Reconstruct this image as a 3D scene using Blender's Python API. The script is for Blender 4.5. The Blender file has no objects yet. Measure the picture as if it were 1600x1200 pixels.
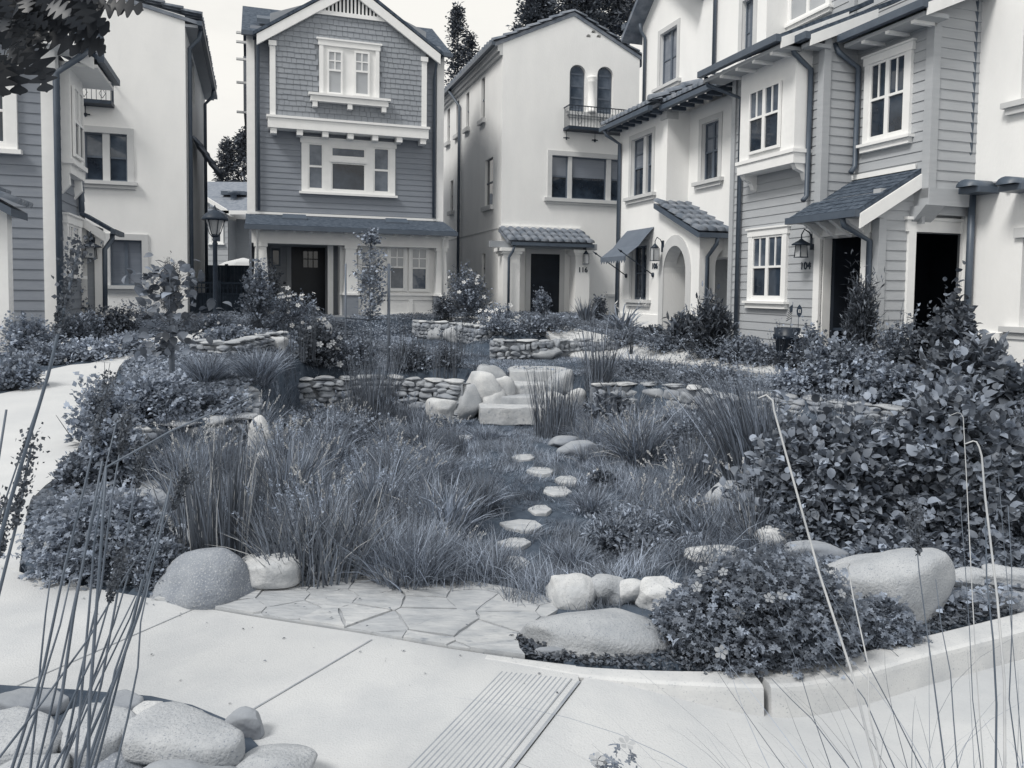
import bpy, math, random
import numpy as np
from mathutils import Vector, Matrix, noise as mnoise

# ---------------------------------------------------------------- camera
scene = bpy.context.scene
COL = scene.collection
F0, CX, CY = 1200.0, 800.0, 518.0
CAM_H = 1.6
cam = bpy.data.cameras.new('camera')
camo = bpy.data.objects.new('camera', cam)
COL.objects.link(camo)
CR = Matrix.Rotation(math.radians(90 - 3.0), 3, 'X') @ Matrix.Rotation(0.012, 3, 'Z')
camo.matrix_world = Matrix.Translation((0, 0, CAM_H)) @ CR.to_4x4()
cam.sensor_width = 36
cam.lens = 36 * F0 / 1600
cam.shift_y = -82 / 1600
cam.clip_start = 0.05
cam.clip_end = 2000
scene.camera = camo

# ---------------------------------------------------------------- sky, sun, exposure
world = bpy.data.worlds.new('World')
scene.world = world
world.use_nodes = True
wn = world.node_tree.nodes
wl = world.node_tree.links
wn.clear()
wo = wn.new('ShaderNodeOutputWorld')
bg = wn.new('ShaderNodeBackground')
sky = wn.new('ShaderNodeTexSky')
sky.sky_type = 'NISHITA'
sky.sun_disc = False
sky.sun_elevation = math.radians(52)
sky.sun_rotation = math.radians(-60)
hs = wn.new('ShaderNodeHueSaturation')
hs.inputs['Saturation'].default_value = 0.0
wl.new(sky.outputs[0], hs.inputs['Color'])
tc = wn.new('ShaderNodeTexCoord')
mp = wn.new('ShaderNodeMapping')
mp.inputs['Scale'].default_value = (1.6, 1.6, 4.0)
wl.new(tc.outputs['Generated'], mp.inputs['Vector'])
nz = wn.new('ShaderNodeTexNoise')
nz.inputs['Scale'].default_value = 2.2
nz.inputs['Detail'].default_value = 6
nz.inputs['Roughness'].default_value = 0.55
wl.new(mp.outputs[0], nz.inputs['Vector'])
cr = wn.new('ShaderNodeValToRGB')
cr.color_ramp.elements[0].position = 0.36
cr.color_ramp.elements[0].color = (7.5, 7.42, 7.15, 1)
cr.color_ramp.elements[1].position = 0.58
cr.color_ramp.elements[1].color = (8.5, 8.35, 7.95, 1)
wl.new(nz.outputs['Fac'], cr.inputs['Fac'])
mx = wn.new('ShaderNodeMix')
mx.data_type = 'RGBA'
mx.inputs['Factor'].default_value = 0.95
wl.new(hs.outputs[0], mx.inputs[6])
wl.new(cr.outputs[0], mx.inputs[7])
# pale cloud low down, thinner bluish cloud towards the zenith
sx = wn.new('ShaderNodeSeparateXYZ'); wl.new(tc.outputs['Generated'], sx.inputs[0])
mr_ = wn.new('ShaderNodeMapRange'); mr_.inputs['From Min'].default_value = .42; mr_.inputs['From Max'].default_value = .80
wl.new(sx.outputs['Z'], mr_.inputs['Value'])
mz = wn.new('ShaderNodeMix'); mz.data_type = 'RGBA'
wl.new(mr_.outputs[0], mz.inputs['Factor']); wl.new(mx.outputs[2], mz.inputs[6]); mz.inputs[7].default_value = (7.1, 7.3, 7.5, 1)
wl.new(mz.outputs[2], bg.inputs['Color'])
bg.inputs['Strength'].default_value = 0.1
wl.new(bg.outputs[0], wo.inputs['Surface'])

sun = bpy.data.lights.new('sun', 'SUN')
sun.energy = 2.2
sun.angle = math.radians(16)
sun.color = (1.0, 0.97, 0.92)
suno = bpy.data.objects.new('sun', sun)
COL.objects.link(suno)
# sun from the left, a little ahead of the camera's right angle, high
suno.rotation_euler = Vector((-0.60, -0.56, 1.0)).to_track_quat('Z', 'Y').to_euler()
scene.view_settings.view_transform = 'Standard'
scene.view_settings.look = 'None'
scene.view_settings.exposure = 0.2
scene.view_settings.gamma = 1.0
scene.cycles.max_bounces = 6
scene.cycles.diffuse_bounces = 3
scene.cycles.glossy_bounces = 2
scene.cycles.transmission_bounces = 3
scene.cycles.transparent_max_bounces = 6

# ---------------------------------------------------------------- rays: pixels of the 1600 x 1200 photograph -> points
A0 = math.radians(18.43)
CU, SU = math.cos(A0), math.sin(A0)          # u axis = (CU, SU), v axis = (-SU, CU)
def ray(px, py):
    return CR @ Vector(((px - CX) / F0, -(py - CY) / F0, -1.0))
def at_z(px, py, z):
    d = ray(px, py); t = (z - CAM_H) / d.z
    return Vector((d.x * t, d.y * t, z))
def at_y(px, py, y):
    d = ray(px, py); t = y / d.y
    return Vector((d.x * t, y, CAM_H + d.z * t))
def uv(p): return Vector((p[0] * CU + p[1] * SU, -p[0] * SU + p[1] * CU, p[2]))
def xy(p): return Vector((p[0] * CU - p[1] * SU, p[0] * SU + p[1] * CU, p[2]))
class Fac:
    """a facade plane: F faces the camera (v = c), S faces -u, E faces +u"""
    def __init__(s, kind, c): s.k, s.c = kind, c
    def p(s, a, d, z):
        if s.k == 'F': return (a, s.c - d, z)
        if s.k == 'S': return (s.c - d, a, z)
        return (s.c + d, a, z)
    def px(s, px_, py_, d=0.0):
        r = uv(ray(px_, py_))
        if s.k == 'F': t = (s.c - d) / r.y; return (r.x * t, CAM_H + r.z * t)
        t = (s.c - d if s.k == 'S' else s.c + d) / r.x
        return (r.y * t, CAM_H + r.z * t)
    def rect(s, x0, y0, x1, y1, d=0.0):
        ym, xm = (y0 + y1) / 2, (x0 + x1) / 2
        a0, a1 = s.px(x0, ym, d)[0], s.px(x1, ym, d)[0]
        return min(a0, a1), max(a0, a1), s.px(xm, y1, d)[1], s.px(xm, y0, d)[1]

# ---------------------------------------------------------------- materials (blue-black to cream tones)
TL = [.0137, .049, .094, .135, .222, .34, .57, .9]
TR = [.56, .64, .72, .78, .87, .93, .985, 1.0]
TG = [.90, .93, .95, .96, .97, .99, 1.0, 1.0]
TB = [1.50, 1.38, 1.28, 1.23, 1.15, 1.07, 1.01, .99]
def tint(a, k=1.0):
    r = lambda T: float(np.interp(a * k, TL, T))
    return (min(a * r(TR), .95), min(a * r(TG), .95), min(a * r(TB), .95), 1)
MATS = {}
def mat(name, a, a2=None, scale=3.0, rough=.8, bump=0.0, bscale=30.0, spec=.3, detail=4, lo=.35, hi=.65, coord='Object', stretch=None, speck=None, metallic=0.0):
    m = bpy.data.materials.new(name); m.use_nodes = True
    n, l = m.node_tree.nodes, m.node_tree.links
    b = n['Principled BSDF']
    b.inputs['Roughness'].default_value = rough
    b.inputs['Specular IOR Level'].default_value = spec
    b.inputs['Metallic'].default_value = metallic
    b.inputs['Base Color'].default_value = tint(a)
    t = n.new('ShaderNodeTexCoord'); mpn = n.new('ShaderNodeMapping')
    l.new(t.outputs[coord], mpn.inputs['Vector'])
    if stretch: mpn.inputs['Scale'].default_value = stretch
    if a2 is not None:
        z = n.new('ShaderNodeTexNoise'); z.inputs['Scale'].default_value = scale; z.inputs['Detail'].default_value = detail
        z.inputs['Roughness'].default_value = .6
        l.new(mpn.outputs[0], z.inputs['Vector'])
        c = n.new('ShaderNodeValToRGB')
        c.color_ramp.elements[0].position = lo; c.color_ramp.elements[0].color = tint(a)
        c.color_ramp.elements[1].position = hi; c.color_ramp.elements[1].color = tint(a2)
        l.new(z.outputs['Fac'], c.inputs['Fac'])
        out = c.outputs[0]
        if speck:
            z2 = n.new('ShaderNodeTexNoise'); z2.inputs['Scale'].default_value = speck[0]; z2.inputs['Detail'].default_value = 2
            l.new(mpn.outputs[0], z2.inputs['Vector'])
            c2 = n.new('ShaderNodeValToRGB'); c2.color_ramp.elements[0].position = speck[2]; c2.color_ramp.elements[1].position = speck[3]
            l.new(z2.outputs['Fac'], c2.inputs['Fac'])
            mm = n.new('ShaderNodeMix'); mm.data_type = 'RGBA'
            l.new(c2.outputs[0], mm.inputs['Factor']); l.new(out, mm.inputs[6]); mm.inputs[7].default_value = tint(speck[1])
            out = mm.outputs[2]
        l.new(out, b.inputs['Base Color'])
    if bump:
        z = n.new('ShaderNodeTexNoise'); z.inputs['Scale'].default_value = bscale; z.inputs['Detail'].default_value = 4
        l.new(mpn.outputs[0], z.inputs['Vector'])
        bp = n.new('ShaderNodeBump'); bp.inputs['Strength'].default_value = bump; bp.inputs['Distance'].default_value = .02
        l.new(z.outputs['Fac'], bp.inputs['Height']); l.new(bp.outputs[0], b.inputs['Normal'])
    MATS[name] = m
    return m
def leafmat(name, lo, hi, rough=.55, transl=.25, spec=.25):
    m = bpy.data.materials.new(name); m.use_nodes = True
    n, l = m.node_tree.nodes, m.node_tree.links
    b = n['Principled BSDF']; b.inputs['Roughness'].default_value = rough; b.inputs['Specular IOR Level'].default_value = spec
    at = n.new('ShaderNodeAttribute'); at.attribute_name = 'tone'
    oi = n.new('ShaderNodeObjectInfo')
    c = n.new('ShaderNodeValToRGB')
    lt = lambda a: (a * .84, a * .965, a * 1.175, 1)
    if name.startswith(('flower', 'straw')): lt = tint
    c.color_ramp.elements[0].color = lt(lo); c.color_ramp.elements[1].color = lt(hi)
    c.color_ramp.elements.new(.5).color = lt((lo * hi) ** .5)
    ma = n.new('ShaderNodeMath'); ma.operation = 'MULTIPLY_ADD'
    ma.inputs[1].default_value = .14; l.new(oi.outputs['Random'], ma.inputs[0]); l.new(at.outputs['Fac'], ma.inputs[2])
    l.new(ma.outputs[0], c.inputs['Fac']); l.new(c.outputs[0], b.inputs['Base Color'])
    if transl:
        tr = n.new('ShaderNodeBsdfTranslucent'); l.new(c.outputs[0], tr.inputs['Color'])
        ms = n.new('ShaderNodeMixShader'); ms.inputs[0].default_value = transl
        l.new(b.outputs[0], ms.inputs[1]); l.new(tr.outputs[0], ms.inputs[2])
        l.new(ms.outputs[0], n['Material Output'].inputs['Surface'])
    MATS[name] = m
    return m
mat('stucco', .84, .90, stretch=(1, 1, .4), scale=1.3, rough=.92, bump=.22, bscale=28, detail=9, lo=.3, hi=.62)
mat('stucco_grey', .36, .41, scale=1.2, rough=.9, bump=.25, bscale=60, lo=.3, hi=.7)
mat('surround', .58, .62, scale=2, rough=.85, bump=.1, bscale=60)
mat('white_trim', .88, .84, scale=5, rough=.5)
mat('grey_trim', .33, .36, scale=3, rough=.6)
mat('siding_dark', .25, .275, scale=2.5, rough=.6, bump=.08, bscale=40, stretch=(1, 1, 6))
mat('siding_mid', .30, .33, scale=2.5, rough=.6, bump=.08, bscale=40, stretch=(1, 1, 6))
mat('siding_light', .42, .45, scale=2.5, rough=.6, bump=.08, bscale=40, stretch=(1, 1, 6))
mat('asphalt_shingle', .05, .12, scale=9, rough=.9, bump=.5, bscale=40)
mat('grey_shingle', .19, .27, scale=5, rough=.9, bump=.4, bscale=30)
mat('clay_tile', .15, .27, scale=3.5, rough=.75, bump=.2, bscale=25)
mat('gutter_metal', .09, .11, scale=3, rough=.45, spec=.5)
mat('black_iron', .03, .045, scale=8, rough=.5)
mat('dark_sash', .13, .15, scale=3, rough=.5)
mat('dark_door', .012, .018, scale=3, rough=.35)
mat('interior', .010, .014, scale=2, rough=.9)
mat('glass_dark', .018, .06, scale=1.0, rough=.03, bump=.04, bscale=2, spec=.7, lo=.4, hi=.6)
mat('glass_mid', .07, .16, scale=1.3, rough=.04, bump=.04, bscale=2, spec=.7, lo=.4, hi=.6)
mat('glass_blind', .20, .23, scale=2.0, rough=.12, spec=.7, stretch=(.2, .2, 22))
mat('glass_light', .36, .46, scale=.8, rough=.1, spec=.8)
mat('concrete', .54, .42, scale=1.4, rough=.88, bump=.25, bscale=120, detail=15, lo=.42, hi=.72, speck=(160, .40, .64, .74))
mat('concrete_path', .58, .52, scale=1.2, rough=.85, bump=.1, bscale=60, detail=7)
mat('curb_concrete', .58, .42, scale=3.5, rough=.88, bump=.12, bscale=90, detail=12, lo=.42, hi=.78, speck=(120, .36, .62, .74))
mat('joint', .36, .28, scale=9, rough=.9)
mat('mortar', .47, .38, scale=6, rough=.95)
mat('boulder_pale', .60, .44, scale=5, rough=.85, bump=.4, bscale=45, detail=8, speck=(150, .34, .60, .70))
mat('boulder_grey', .30, .22, scale=5, rough=.9, bump=.5, bscale=70, detail=8, speck=(130, .42, .56, .68))
mat('granite', .46, .34, scale=4, rough=.9, bump=.45, bscale=80, detail=9, speck=(170, .24, .58, .70))
mat('wall_stone', .36, .22, scale=2.2, rough=.9, bump=.6, bscale=14, detail=7)
mat('soil', .06, .11, scale=7, rough=1, bump=.6, bscale=14, detail=8)
mat('mulch', .04, .12, scale=25, rough=.95)
mat('wood_stake', .16, .22, scale=6, rough=.9, stretch=(1, 1, .15), bump=.3, bscale=20)
mat('bark', .10, .2, scale=7, rough=.95, bump=.5, bscale=25)
mat('fence_wood', .06, .09, scale=3, rough=.9)
mat('awning_cloth', .15, .17, scale=3, rough=.9)
mat('lamp_glass', .5, .42, scale=3, rough=.3)
mat('cloth_white', .75, .7, scale=3, rough=.9)
mat('plastic_pot', .02, .03, scale=3, rough=.4)
mat('brick_paving', .22, .3, scale=5, rough=.9, bump=.3)
mat('lawn_earth', .06, .10, scale=4, rough=1, detail=8)
leafmat('leaf_mid', .085, .60, transl=.25)
leafmat('leaf_dark', .05, .32, transl=.2)
leafmat('leaf_broad', .06, .46, transl=.2, rough=.5, spec=.35)
leafmat('leaf_soft', .15, .62, transl=.25)
leafmat('needle', .05, .20, transl=.1)
leafmat('oak_leaf', .022, .05, rough=.4, transl=.15)
leafmat('grass_soft', .09, .66, transl=.3)
leafmat('grass_pale', .12, .68, transl=.3)
leafmat('rush_dark', .07, .36, transl=.1)
leafmat('stem_dark', .055, .13, transl=.0)
leafmat('straw', .45, .7, transl=.2)
leafmat('flower_white', .65, .8)
leafmat('flower_grey', .3, .5)

def setp(o, label=None, cat=None, group=None, kind=None):
    if label: o['label'] = label
    if cat: o['category'] = cat
    if group: o['group'] = group
    if kind: o['kind'] = kind
    return o

# ---------------------------------------------------------------- mesh builders
class MB:
    def __init__(s): s.v, s.f, s.sm = [], [], []
    def add(s, vs, fs, smooth=False):
        b = len(s.v); s.v += [tuple(p) for p in vs]
        s.f += [tuple(i + b for i in f) for f in fs]; s.sm += [smooth] * len(fs)
        return s
    def hexa(s, p):
        return s.add(p, [(0, 3, 2, 1), (4, 5, 6, 7), (0, 1, 5, 4), (1, 2, 6, 5), (2, 3, 7, 6), (3, 0, 4, 7)])
    def box(s, x0, x1, y0, y1, z0, z1):
        return s.hexa([(x0, y0, z0), (x1, y0, z0), (x1, y1, z0), (x0, y1, z0), (x0, y0, z1), (x1, y0, z1), (x1, y1, z1), (x0, y1, z1)])
    def fbox(s, fc, a0, a1, d0, d1, z0, z1):
        q = [fc.p(a0, d0, z0), fc.p(a1, d0, z0), fc.p(a1, d1, z0), fc.p(a0, d1, z0), fc.p(a0, d0, z1), fc.p(a1, d0, z1), fc.p(a1, d1, z1), fc.p(a0, d1, z1)]
        return s.hexa(q)
    def prism(s, poly, off):
        n = len(poly); o = Vector(off)
        vs = [Vector(p) for p in poly]; vs += [p + o for p in vs]
        return s.add(vs, [tuple(range(n))[::-1], tuple(range(n, 2 * n))] + [(i, (i + 1) % n, (i + 1) % n + n, i + n) for i in range(n)])
    def fprism(s, fc, poly, d0, d1):   # poly of (a, z)
        q = [Vector(fc.p(a, d0, z)) for a, z in poly]
        return s.prism(q, Vector(fc.p(0, d1, 0)) - Vector(fc.p(0, d0, 0)))
    def tube(s, pts, r, n=8, r2=None, cap=True):
        pts = [Vector(p) for p in pts]; m = len(pts); vs, fs = [], []
        up = Vector((0, 0, 1)); prev = None
        for i, p in enumerate(pts):
            t = (pts[min(i + 1, m - 1)] - pts[max(i - 1, 0)]).normalized()
            if prev is None:
                a = t.cross(up)
                if a.length < .05: a = t.cross(Vector((1, 0, 0)))
            else: a = prev - t * prev.dot(t)
            a.normalize(); prev = a; b = t.cross(a)
            rr = r if r2 is None else r + (r2 - r) * i / (m - 1)
            for k in range(n):
                w = 2 * math.pi * k / n
                vs.append(p + (a * math.cos(w) + b * math.sin(w)) * rr)
        for i in range(m - 1):
            for k in range(n):
                fs.append((i * n + k, i * n + (k + 1) % n, (i + 1) * n + (k + 1) % n, (i + 1) * n + k))
        if cap: fs += [tuple(range(n)), tuple(range((m - 1) * n, m * n))[::-1]]
        return s.add(vs, fs, True)
    def lathe(s, c, prof, n=16):
        vs, fs = [], []
        for r, z in prof:
            for k in range(n):
                w = 2 * math.pi * k / n
                vs.append((c[0] + r * math.cos(w), c[1] + r * math.sin(w), c[2] + z))
        for i in range(len(prof) - 1):
            for k in range(n):
                fs.append((i * n + k, i * n + (k + 1) % n, (i + 1) * n + (k + 1) % n, (i + 1) * n + k))
        fs += [tuple(range(n))[::-1], tuple(range((len(prof) - 1) * n, len(prof) * n))]
        return s.add(vs, fs, len(prof) > 3)
    def build(s, name, m, parent=None, org=(0, 0, 0)):
        me = bpy.data.meshes.new(name)
        me.from_pydata([(p[0] - org[0], p[1] - org[1], p[2] - org[2]) for p in s.v], [], s.f)
        me.polygons.foreach_set('use_smooth', s.sm)
        import bmesh
        bm = bmesh.new(); bm.from_mesh(me); bmesh.ops.recalc_face_normals(bm, faces=bm.faces); bm.to_mesh(me); bm.free()
        me.materials.append(MATS[m]); me.update()
        o = bpy.data.objects.new(name, me); COL.objects.link(o)
        if parent: o.parent = parent
        return o
def empty(name, loc, rz=0.0):
    o = bpy.data.objects.new(name, None); o.location = loc; o.rotation_euler = (0, 0, rz)
    o.empty_display_size = .3; COL.objects.link(o); return o
class Thing:
    """a thing whose parts are given in (u, v, z) house coordinates, or world coordinates when world=True"""
    def __init__(s, name, org, label, cat, group=None, world=False):
        s.org = org
        if world: s.e = empty(name, org)
        else: s.e = empty(name, xy(org), A0)
        setp(s.e, label, cat, group)
    def part(s, name, mb, m, parent=None, label=None):
        o = mb.build(name, m, parent or s.e, s.org)
        if label: o['label'] = label
        return o
def cut(obj, mb):
    """boolean: subtract the shapes in mb (same coordinates as obj's mesh) from obj"""
    c = mb.build('cutter', 'stucco')
    md = obj.modifiers.new('b', 'BOOLEAN'); md.operation = 'DIFFERENCE'; md.object = c; md.solver = 'EXACT'
    par = obj.parent; obj.parent = None; mw = obj.matrix_world.copy()
    bpy.context.view_layer.update()
    dg = bpy.context.evaluated_depsgraph_get()
    me = bpy.data.meshes.new_from_object(obj.evaluated_get(dg))
    obj.modifiers.clear(); old = obj.data; obj.data = me; me.name = obj.name
    bpy.data.meshes.remove(old); bpy.data.objects.remove(c)
    obj.parent = par
def shift(mb, org):
    mb.v = [(p[0] - org[0], p[1] - org[1], p[2] - org[2]) for p in mb.v]; return mb
def siding(mb, fc, a0, a1, z0, z1, holes=(), step=.17, d0=-.05, lip=.015, gable=None):
    """lap boards; holes = (a0, a1, z0, z1); gable(z) -> (a0, a1) limits"""
    z = math.floor(z0 / step) * step
    while z < z1 - .01:
        zb, zt = max(z, z0), min(z + step, z1)
        cuts = sorted(set([zb, zt] + [h[k] for h in holes for k in (2, 3) if zb < h[k] < zt]))
        for c0, c1 in zip(cuts[:-1], cuts[1:]):
            if c1 - c0 < .004: continue
            la, ra = (a0, a1) if gable is None else gable((c0 + c1) / 2)
            iv = [(la, ra)]
            for h in holes:
                if h[2] < (c0 + c1) / 2 < h[3]:
                    nv = []
                    for p, q in iv:
                        if h[1] <= p or h[0] >= q: nv.append((p, q)); continue
                        if h[0] > p: nv.append((p, h[0]))
                        if h[1] < q: nv.append((h[1], q))
                    iv = nv
            dl = lambda zz: lip * (1 - (zz - z) / step) + .004
            for p, q in iv:
                if q - p < .01: continue
                mb.hexa([fc.p(p, d0, c0), fc.p(q, d0, c0), fc.p(q, dl(c0), c0), fc.p(p, dl(c0), c0),
                         fc.p(p, d0, c1), fc.p(q, d0, c1), fc.p(q, dl(c1), c1), fc.p(p, dl(c1), c1)])
        z += step
    return mb
def tiles(mb, o, A, S, wa, ls, pitch=.24, row=.36, thick=.02, jit=.012, rng=random):
    """barrel tiles: o = top corner, A = unit along the eave, S = unit down the slope"""
    A, S, o = Vector(A), Vector(S), Vector(o); N = A.cross(S).normalized()
    if N.z < 0: N = -N
    nc, nr = max(1, round(wa / pitch)), max(1, round(ls / row))
    pitch, row = wa / nc, ls / nr
    for r in range(nr):
        for c in range(nc):
            j = rng.uniform(-jit, jit)
            o0 = o + A * (c + .5) * pitch + S * (r * row - .03 + j)
            vs = []
            for e, (t, rad, up) in enumerate(((0, pitch * .40, .0), (row + .06, pitch * .50, .045))):
                for k in range(7):
                    w = math.pi * k / 6
                    vs.append(o0 + S * t + A * (-math.cos(w) * rad) + N * (math.sin(w) * rad * .85 + up + .01))
            fs = [(k, k + 1, k + 8, k + 7) for k in range(6)] + [(7, 8, 9, 10, 11, 12, 13)]
            mb.add(vs, fs, True)
    return mb
def downpipe(H, pts, name='downpipe', r=.04, m='gutter_metal', brackets=()):
    o = H.part(name, MB().tube(pts, r, 8), m)
    return o
def window(H, fc, g, trim=.11, sill=.06, frame='white_trim', sashm='white_trim', glass='glass_dark', cols=2, split=None, lites=(1, 1), low=(1, 1), d=0.03, head=True, upper_glass=None, sash=.045, sill_m=None, recess=None, tw=.03, name='window', apron=0.0):
    """g = a0, a1, z0, z1 of the opening (inside the trim). Trim proud of the wall; sash and glass behind it."""
    a0, a1, z0, z1 = g
    tr = MB()
    if trim:
        tr.fbox(fc, a0 - trim, a0, 0, d + .035, z0, z1).fbox(fc, a1, a1 + trim, 0, d + .035, z0, z1)
        tr.fbox(fc, a0 - trim - (.03 if head else 0), a1 + trim + (.03 if head else 0), 0, d + .045, z1, z1 + trim * 1.15)
        if head: tr.fbox(fc, a0 - trim - .06, a1 + trim + .06, 0, d + .075, z1 + trim * 1.15, z1 + trim * 1.15 + .035)
        else: pass
        tr.fbox(fc, a0 - trim, a1 + trim, 0, d + .036, z0 - trim * .5, z0)
    else:
        tr.fbox(fc, a0 + .002, a1 - .002, d - .06, d - .04, z0 + .002, z1 - .002)
    w = H.part(name, tr, frame)
    if sill:
        s = MB().fbox(fc, a0 - trim - .07, a1 + trim + .07, 0, d + .11, z0 - trim * .5 - sill, z0 - trim * .5)
        if apron: s.fbox(fc, a0 - trim - .03, a1 + trim + .03, 0, d + .06, z0 - trim * .5 - sill - apron, z0 - trim * .5 - sill)
        H.part('sill', s, sill_m or frame, w)
    cw = (a1 - a0) / cols
    sm, gl = MB(), MB()
    for c in range(cols):
        b0, b1 = a0 + c * cw, a0 + (c + 1) * cw
        e = sash
        sm.fbox(fc, b0, b0 + e, d - .03, d + .02, z0, z1).fbox(fc, b1 - e, b1, d - .03, d + .02, z0, z1)
        sm.fbox(fc, b0 + e, b1 - e, d - .03, d + .02, z0, z0 + e * 1.2).fbox(fc, b0 + e, b1 - e, d - .03, d + .02, z1 - e, z1)
        zz = [(z0 + e * 1.2, z1 - e, low)]
        if split:
            zs = z0 + (z1 - z0) * split
            sm.fbox(fc, b0 + e, b1 - e, d - .03, d + .022, zs - e / 2, zs + e / 2)
            zz = [(z0 + e * 1.2, zs - e / 2, low), (zs + e / 2, z1 - e, lites)]
        for y0, y1, (nx, ny) in zz:
            for i in range(1, nx):
                x = b0 + e + (b1 - b0 - 2 * e) * i / nx
                sm.fbox(fc, x - tw / 2, x + tw / 2, d - .02, d + .012, y0, y1)
            for i in range(1, ny):
                y = y0 + (y1 - y0) * i / ny
                sm.fbox(fc, b0 + e, b1 - e, d - .02, d + .010, y - tw / 2, y + tw / 2)
    H.part('sash', sm, sashm, w)
    if upper_glass and split:  # lighter upper panes: sky reflection and blinds put into the glass colour
        zs = z0 + (z1 - z0) * split
        gl.fbox(fc, a0 + .01, a1 - .01, d - .028, d - .01, z0 + .01, zs)
        H.part('pane', gl, glass, w)
        H.part('pane', MB().fbox(fc, a0 + .01, a1 - .01, d - .028, d - .01, zs, z1 - .01), upper_glass, w)
    else:
        gl.fbox(fc, a0 + .01, a1 - .01, d - .028, d - .01, z0 + .01, z1 - .01)
        H.part('pane', gl, glass, w)
    return w
# ================================================================= GROUND
def smooth(t): t = np.clip(t, 0, 1); return t * t * (3 - 2 * t)
def inpoly(x, y, P):
    c = np.zeros(x.shape, bool); n = len(P)
    for i in range(n):
        x0, y0 = P[i]; x1, y1 = P[(i + 1) % n]
        if y0 == y1: continue
        m = ((y0 > y) != (y1 > y)) & (x < (x1 - x0) * (y - y0) / (y1 - y0) + x0)
        c ^= m
    return c
def pdist(x, y, P, closed=True):
    d = np.full(x.shape, 1e9); n = len(P)
    for i in range(n if closed else n - 1):
        x0, y0 = P[i]; x1, y1 = P[(i + 1) % n]
        ex, ey = x1 - x0, y1 - y0; L = ex * ex + ey * ey + 1e-12
        t = np.clip(((x - x0) * ex + (y - y0) * ey) / L, 0, 1)
        d = np.minimum(d, np.hypot(x - x0 - ex * t, y - y0 - ey * t))
    return d
def resample(P, step, closed=False):
    """Catmull-Rom through the points"""
    P = [np.array(p[:2], float) for p in P]; n = len(P); out = []
    rngi = range(n if closed else n - 1)
    for i in rngi:
        p0 = P[(i - 1) % n] if closed or i > 0 else P[0]; p1 = P[i]; p2 = P[(i + 1) % n]
        p3 = P[(i + 2) % n] if closed or i + 2 < n else P[-1]
        k = max(1, int(np.linalg.norm(p2 - p1) / step))
        for j in range(k):
            t = j / k
            out.append(.5 * ((2 * p1) + (-p0 + p2) * t + (2 * p0 - 5 * p1 + 4 * p2 - p3) * t * t + (-p0 + 3 * p1 - 3 * p2 + p3) * t ** 3))
    if not closed: out.append(P[-1])
    return [tuple(p) for p in out]
Zp = lambda L, z=0.0: [tuple(at_z(px, py, z)[:2]) for px, py in L]

# inner edge of the walk and kerb (photo left to right)
EDGE = resample([(-4.3, 6.0)] + Zp([(12, 862), (30, 893), (110, 912), (270, 941), (400, 964), (580, 992), (700, 1013), (820, 1030), (900, 1040), (1000, 1046), (1100, 1048), (1200, 1046), (1300, 1030), (1400, 1004), (1500, 980), (1600, 955), (1720, 922)]), .12)
def base_h(x, y):
    L = np.interp(y, [0, 5, 12, 17, 24, 40], [0, 0, .50, .65, .80, 1.0])
    R = np.interp(y, [0, 5, 12, 20, 27, 40], [0, 0, .42, .50, .80, 1.0])
    s = smooth((x - 1.5) / 3)
    return L * (1 - s) + R * s
def bhit(px, py):
    z = 0.0
    for _ in range(40):
        p = at_z(px, py, z); z = .5 * z + .5 * float(base_h(np.array([p.x]), np.array([p.y]))[0])
    return (p.x, p.y)
BASIN = resample(Zp([(250, 905), (400, 893), (560, 888), (700, 902), (850, 926), (1000, 917), (1100, 885), (1300, 835), (1500, 815)]) + [(4.6, 6.4), (5.2, 7.6)] +
    Zp([(1640, 662), (1430, 641), (1200, 616), (1070, 603), (1000, 600), (930, 598)], .15) + Zp([(860, 595), (715, 592), (600, 590), (480, 592)], .15) + [bhit(x, y) for x, y in ((405, 602), (386, 626), (392, 650), (320, 660), (238, 666), (200, 700), (188, 760), (200, 830))], .25, True)
TERR = resample([(-3.6, 12.6), (-.9, 12.6), (1.3, 12.1), (3.4, 10.9), (5.0, 9.4), (6.0, 9.2), (6.0, 10.5), (4.5, 12.6), (3.0, 14.6), (1.6, 16.6), (.6, 17.0), (-.6, 17.1), (-.8, 19.5), (-1.2, 21.2), (-3.0, 21.6), (-4.6, 17.5), (-4.3, 13.5)], .4, True)
def ground(x, y):
    x = np.asarray(x, float); y = np.asarray(y, float); sh = np.broadcast(x, y).shape
    x = np.broadcast_to(x, sh).ravel(); y = np.broadcast_to(y, sh).ravel()
    h = base_h(x, y)
    m = (np.abs(x) < 8) & (y > 3) & (y < 23)
    if m.any():
        xs, ys = x[m], y[m]; hh = h[m]
        it = inpoly(xs, ys, TERR); dt = pdist(xs, ys, TERR)
        zt = .15 + .018 * (ys - 12.9)
        w = np.where(it, .5 + .5 * smooth(dt / .5), .5 - .5 * smooth(dt / .5))
        hh = hh * (1 - w) + np.minimum(hh, zt) * w
        ib = inpoly(xs, ys, BASIN); db = pdist(xs, ys, BASIN)
        wid = np.interp(ys, [4, 6, 8, 9], [1.3, .8, .35, .15]); wid = np.where((xs < -1.8) & (ys > 4.9), np.minimum(wid, .22), wid)
        wb = np.where(ib, smooth(db / wid), 0)
        fl = -.42 + .03 * np.sin(xs * 2.3 + 1) * np.cos(ys * 1.9) + .05 * np.sin(xs * .9) * np.sin(ys * .7)
        fl = fl + .28 * smooth((np.abs(xs - .2 + (ys - 8) * .08) - .9) / 1.6) * (1 - .7 * smooth((ys - 8) / 3))
        hh = hh * (1 - wb) + fl * wb
        st = (ys > 11.3) & (ys < 12.8) & (xs > -.26) & (xs < .84)
        hh = np.where(st, np.minimum(hh, -.38), hh)
        h = h.copy(); h[m] = hh
    # gentle mounds away from paving
    return h.reshape(sh)
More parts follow.
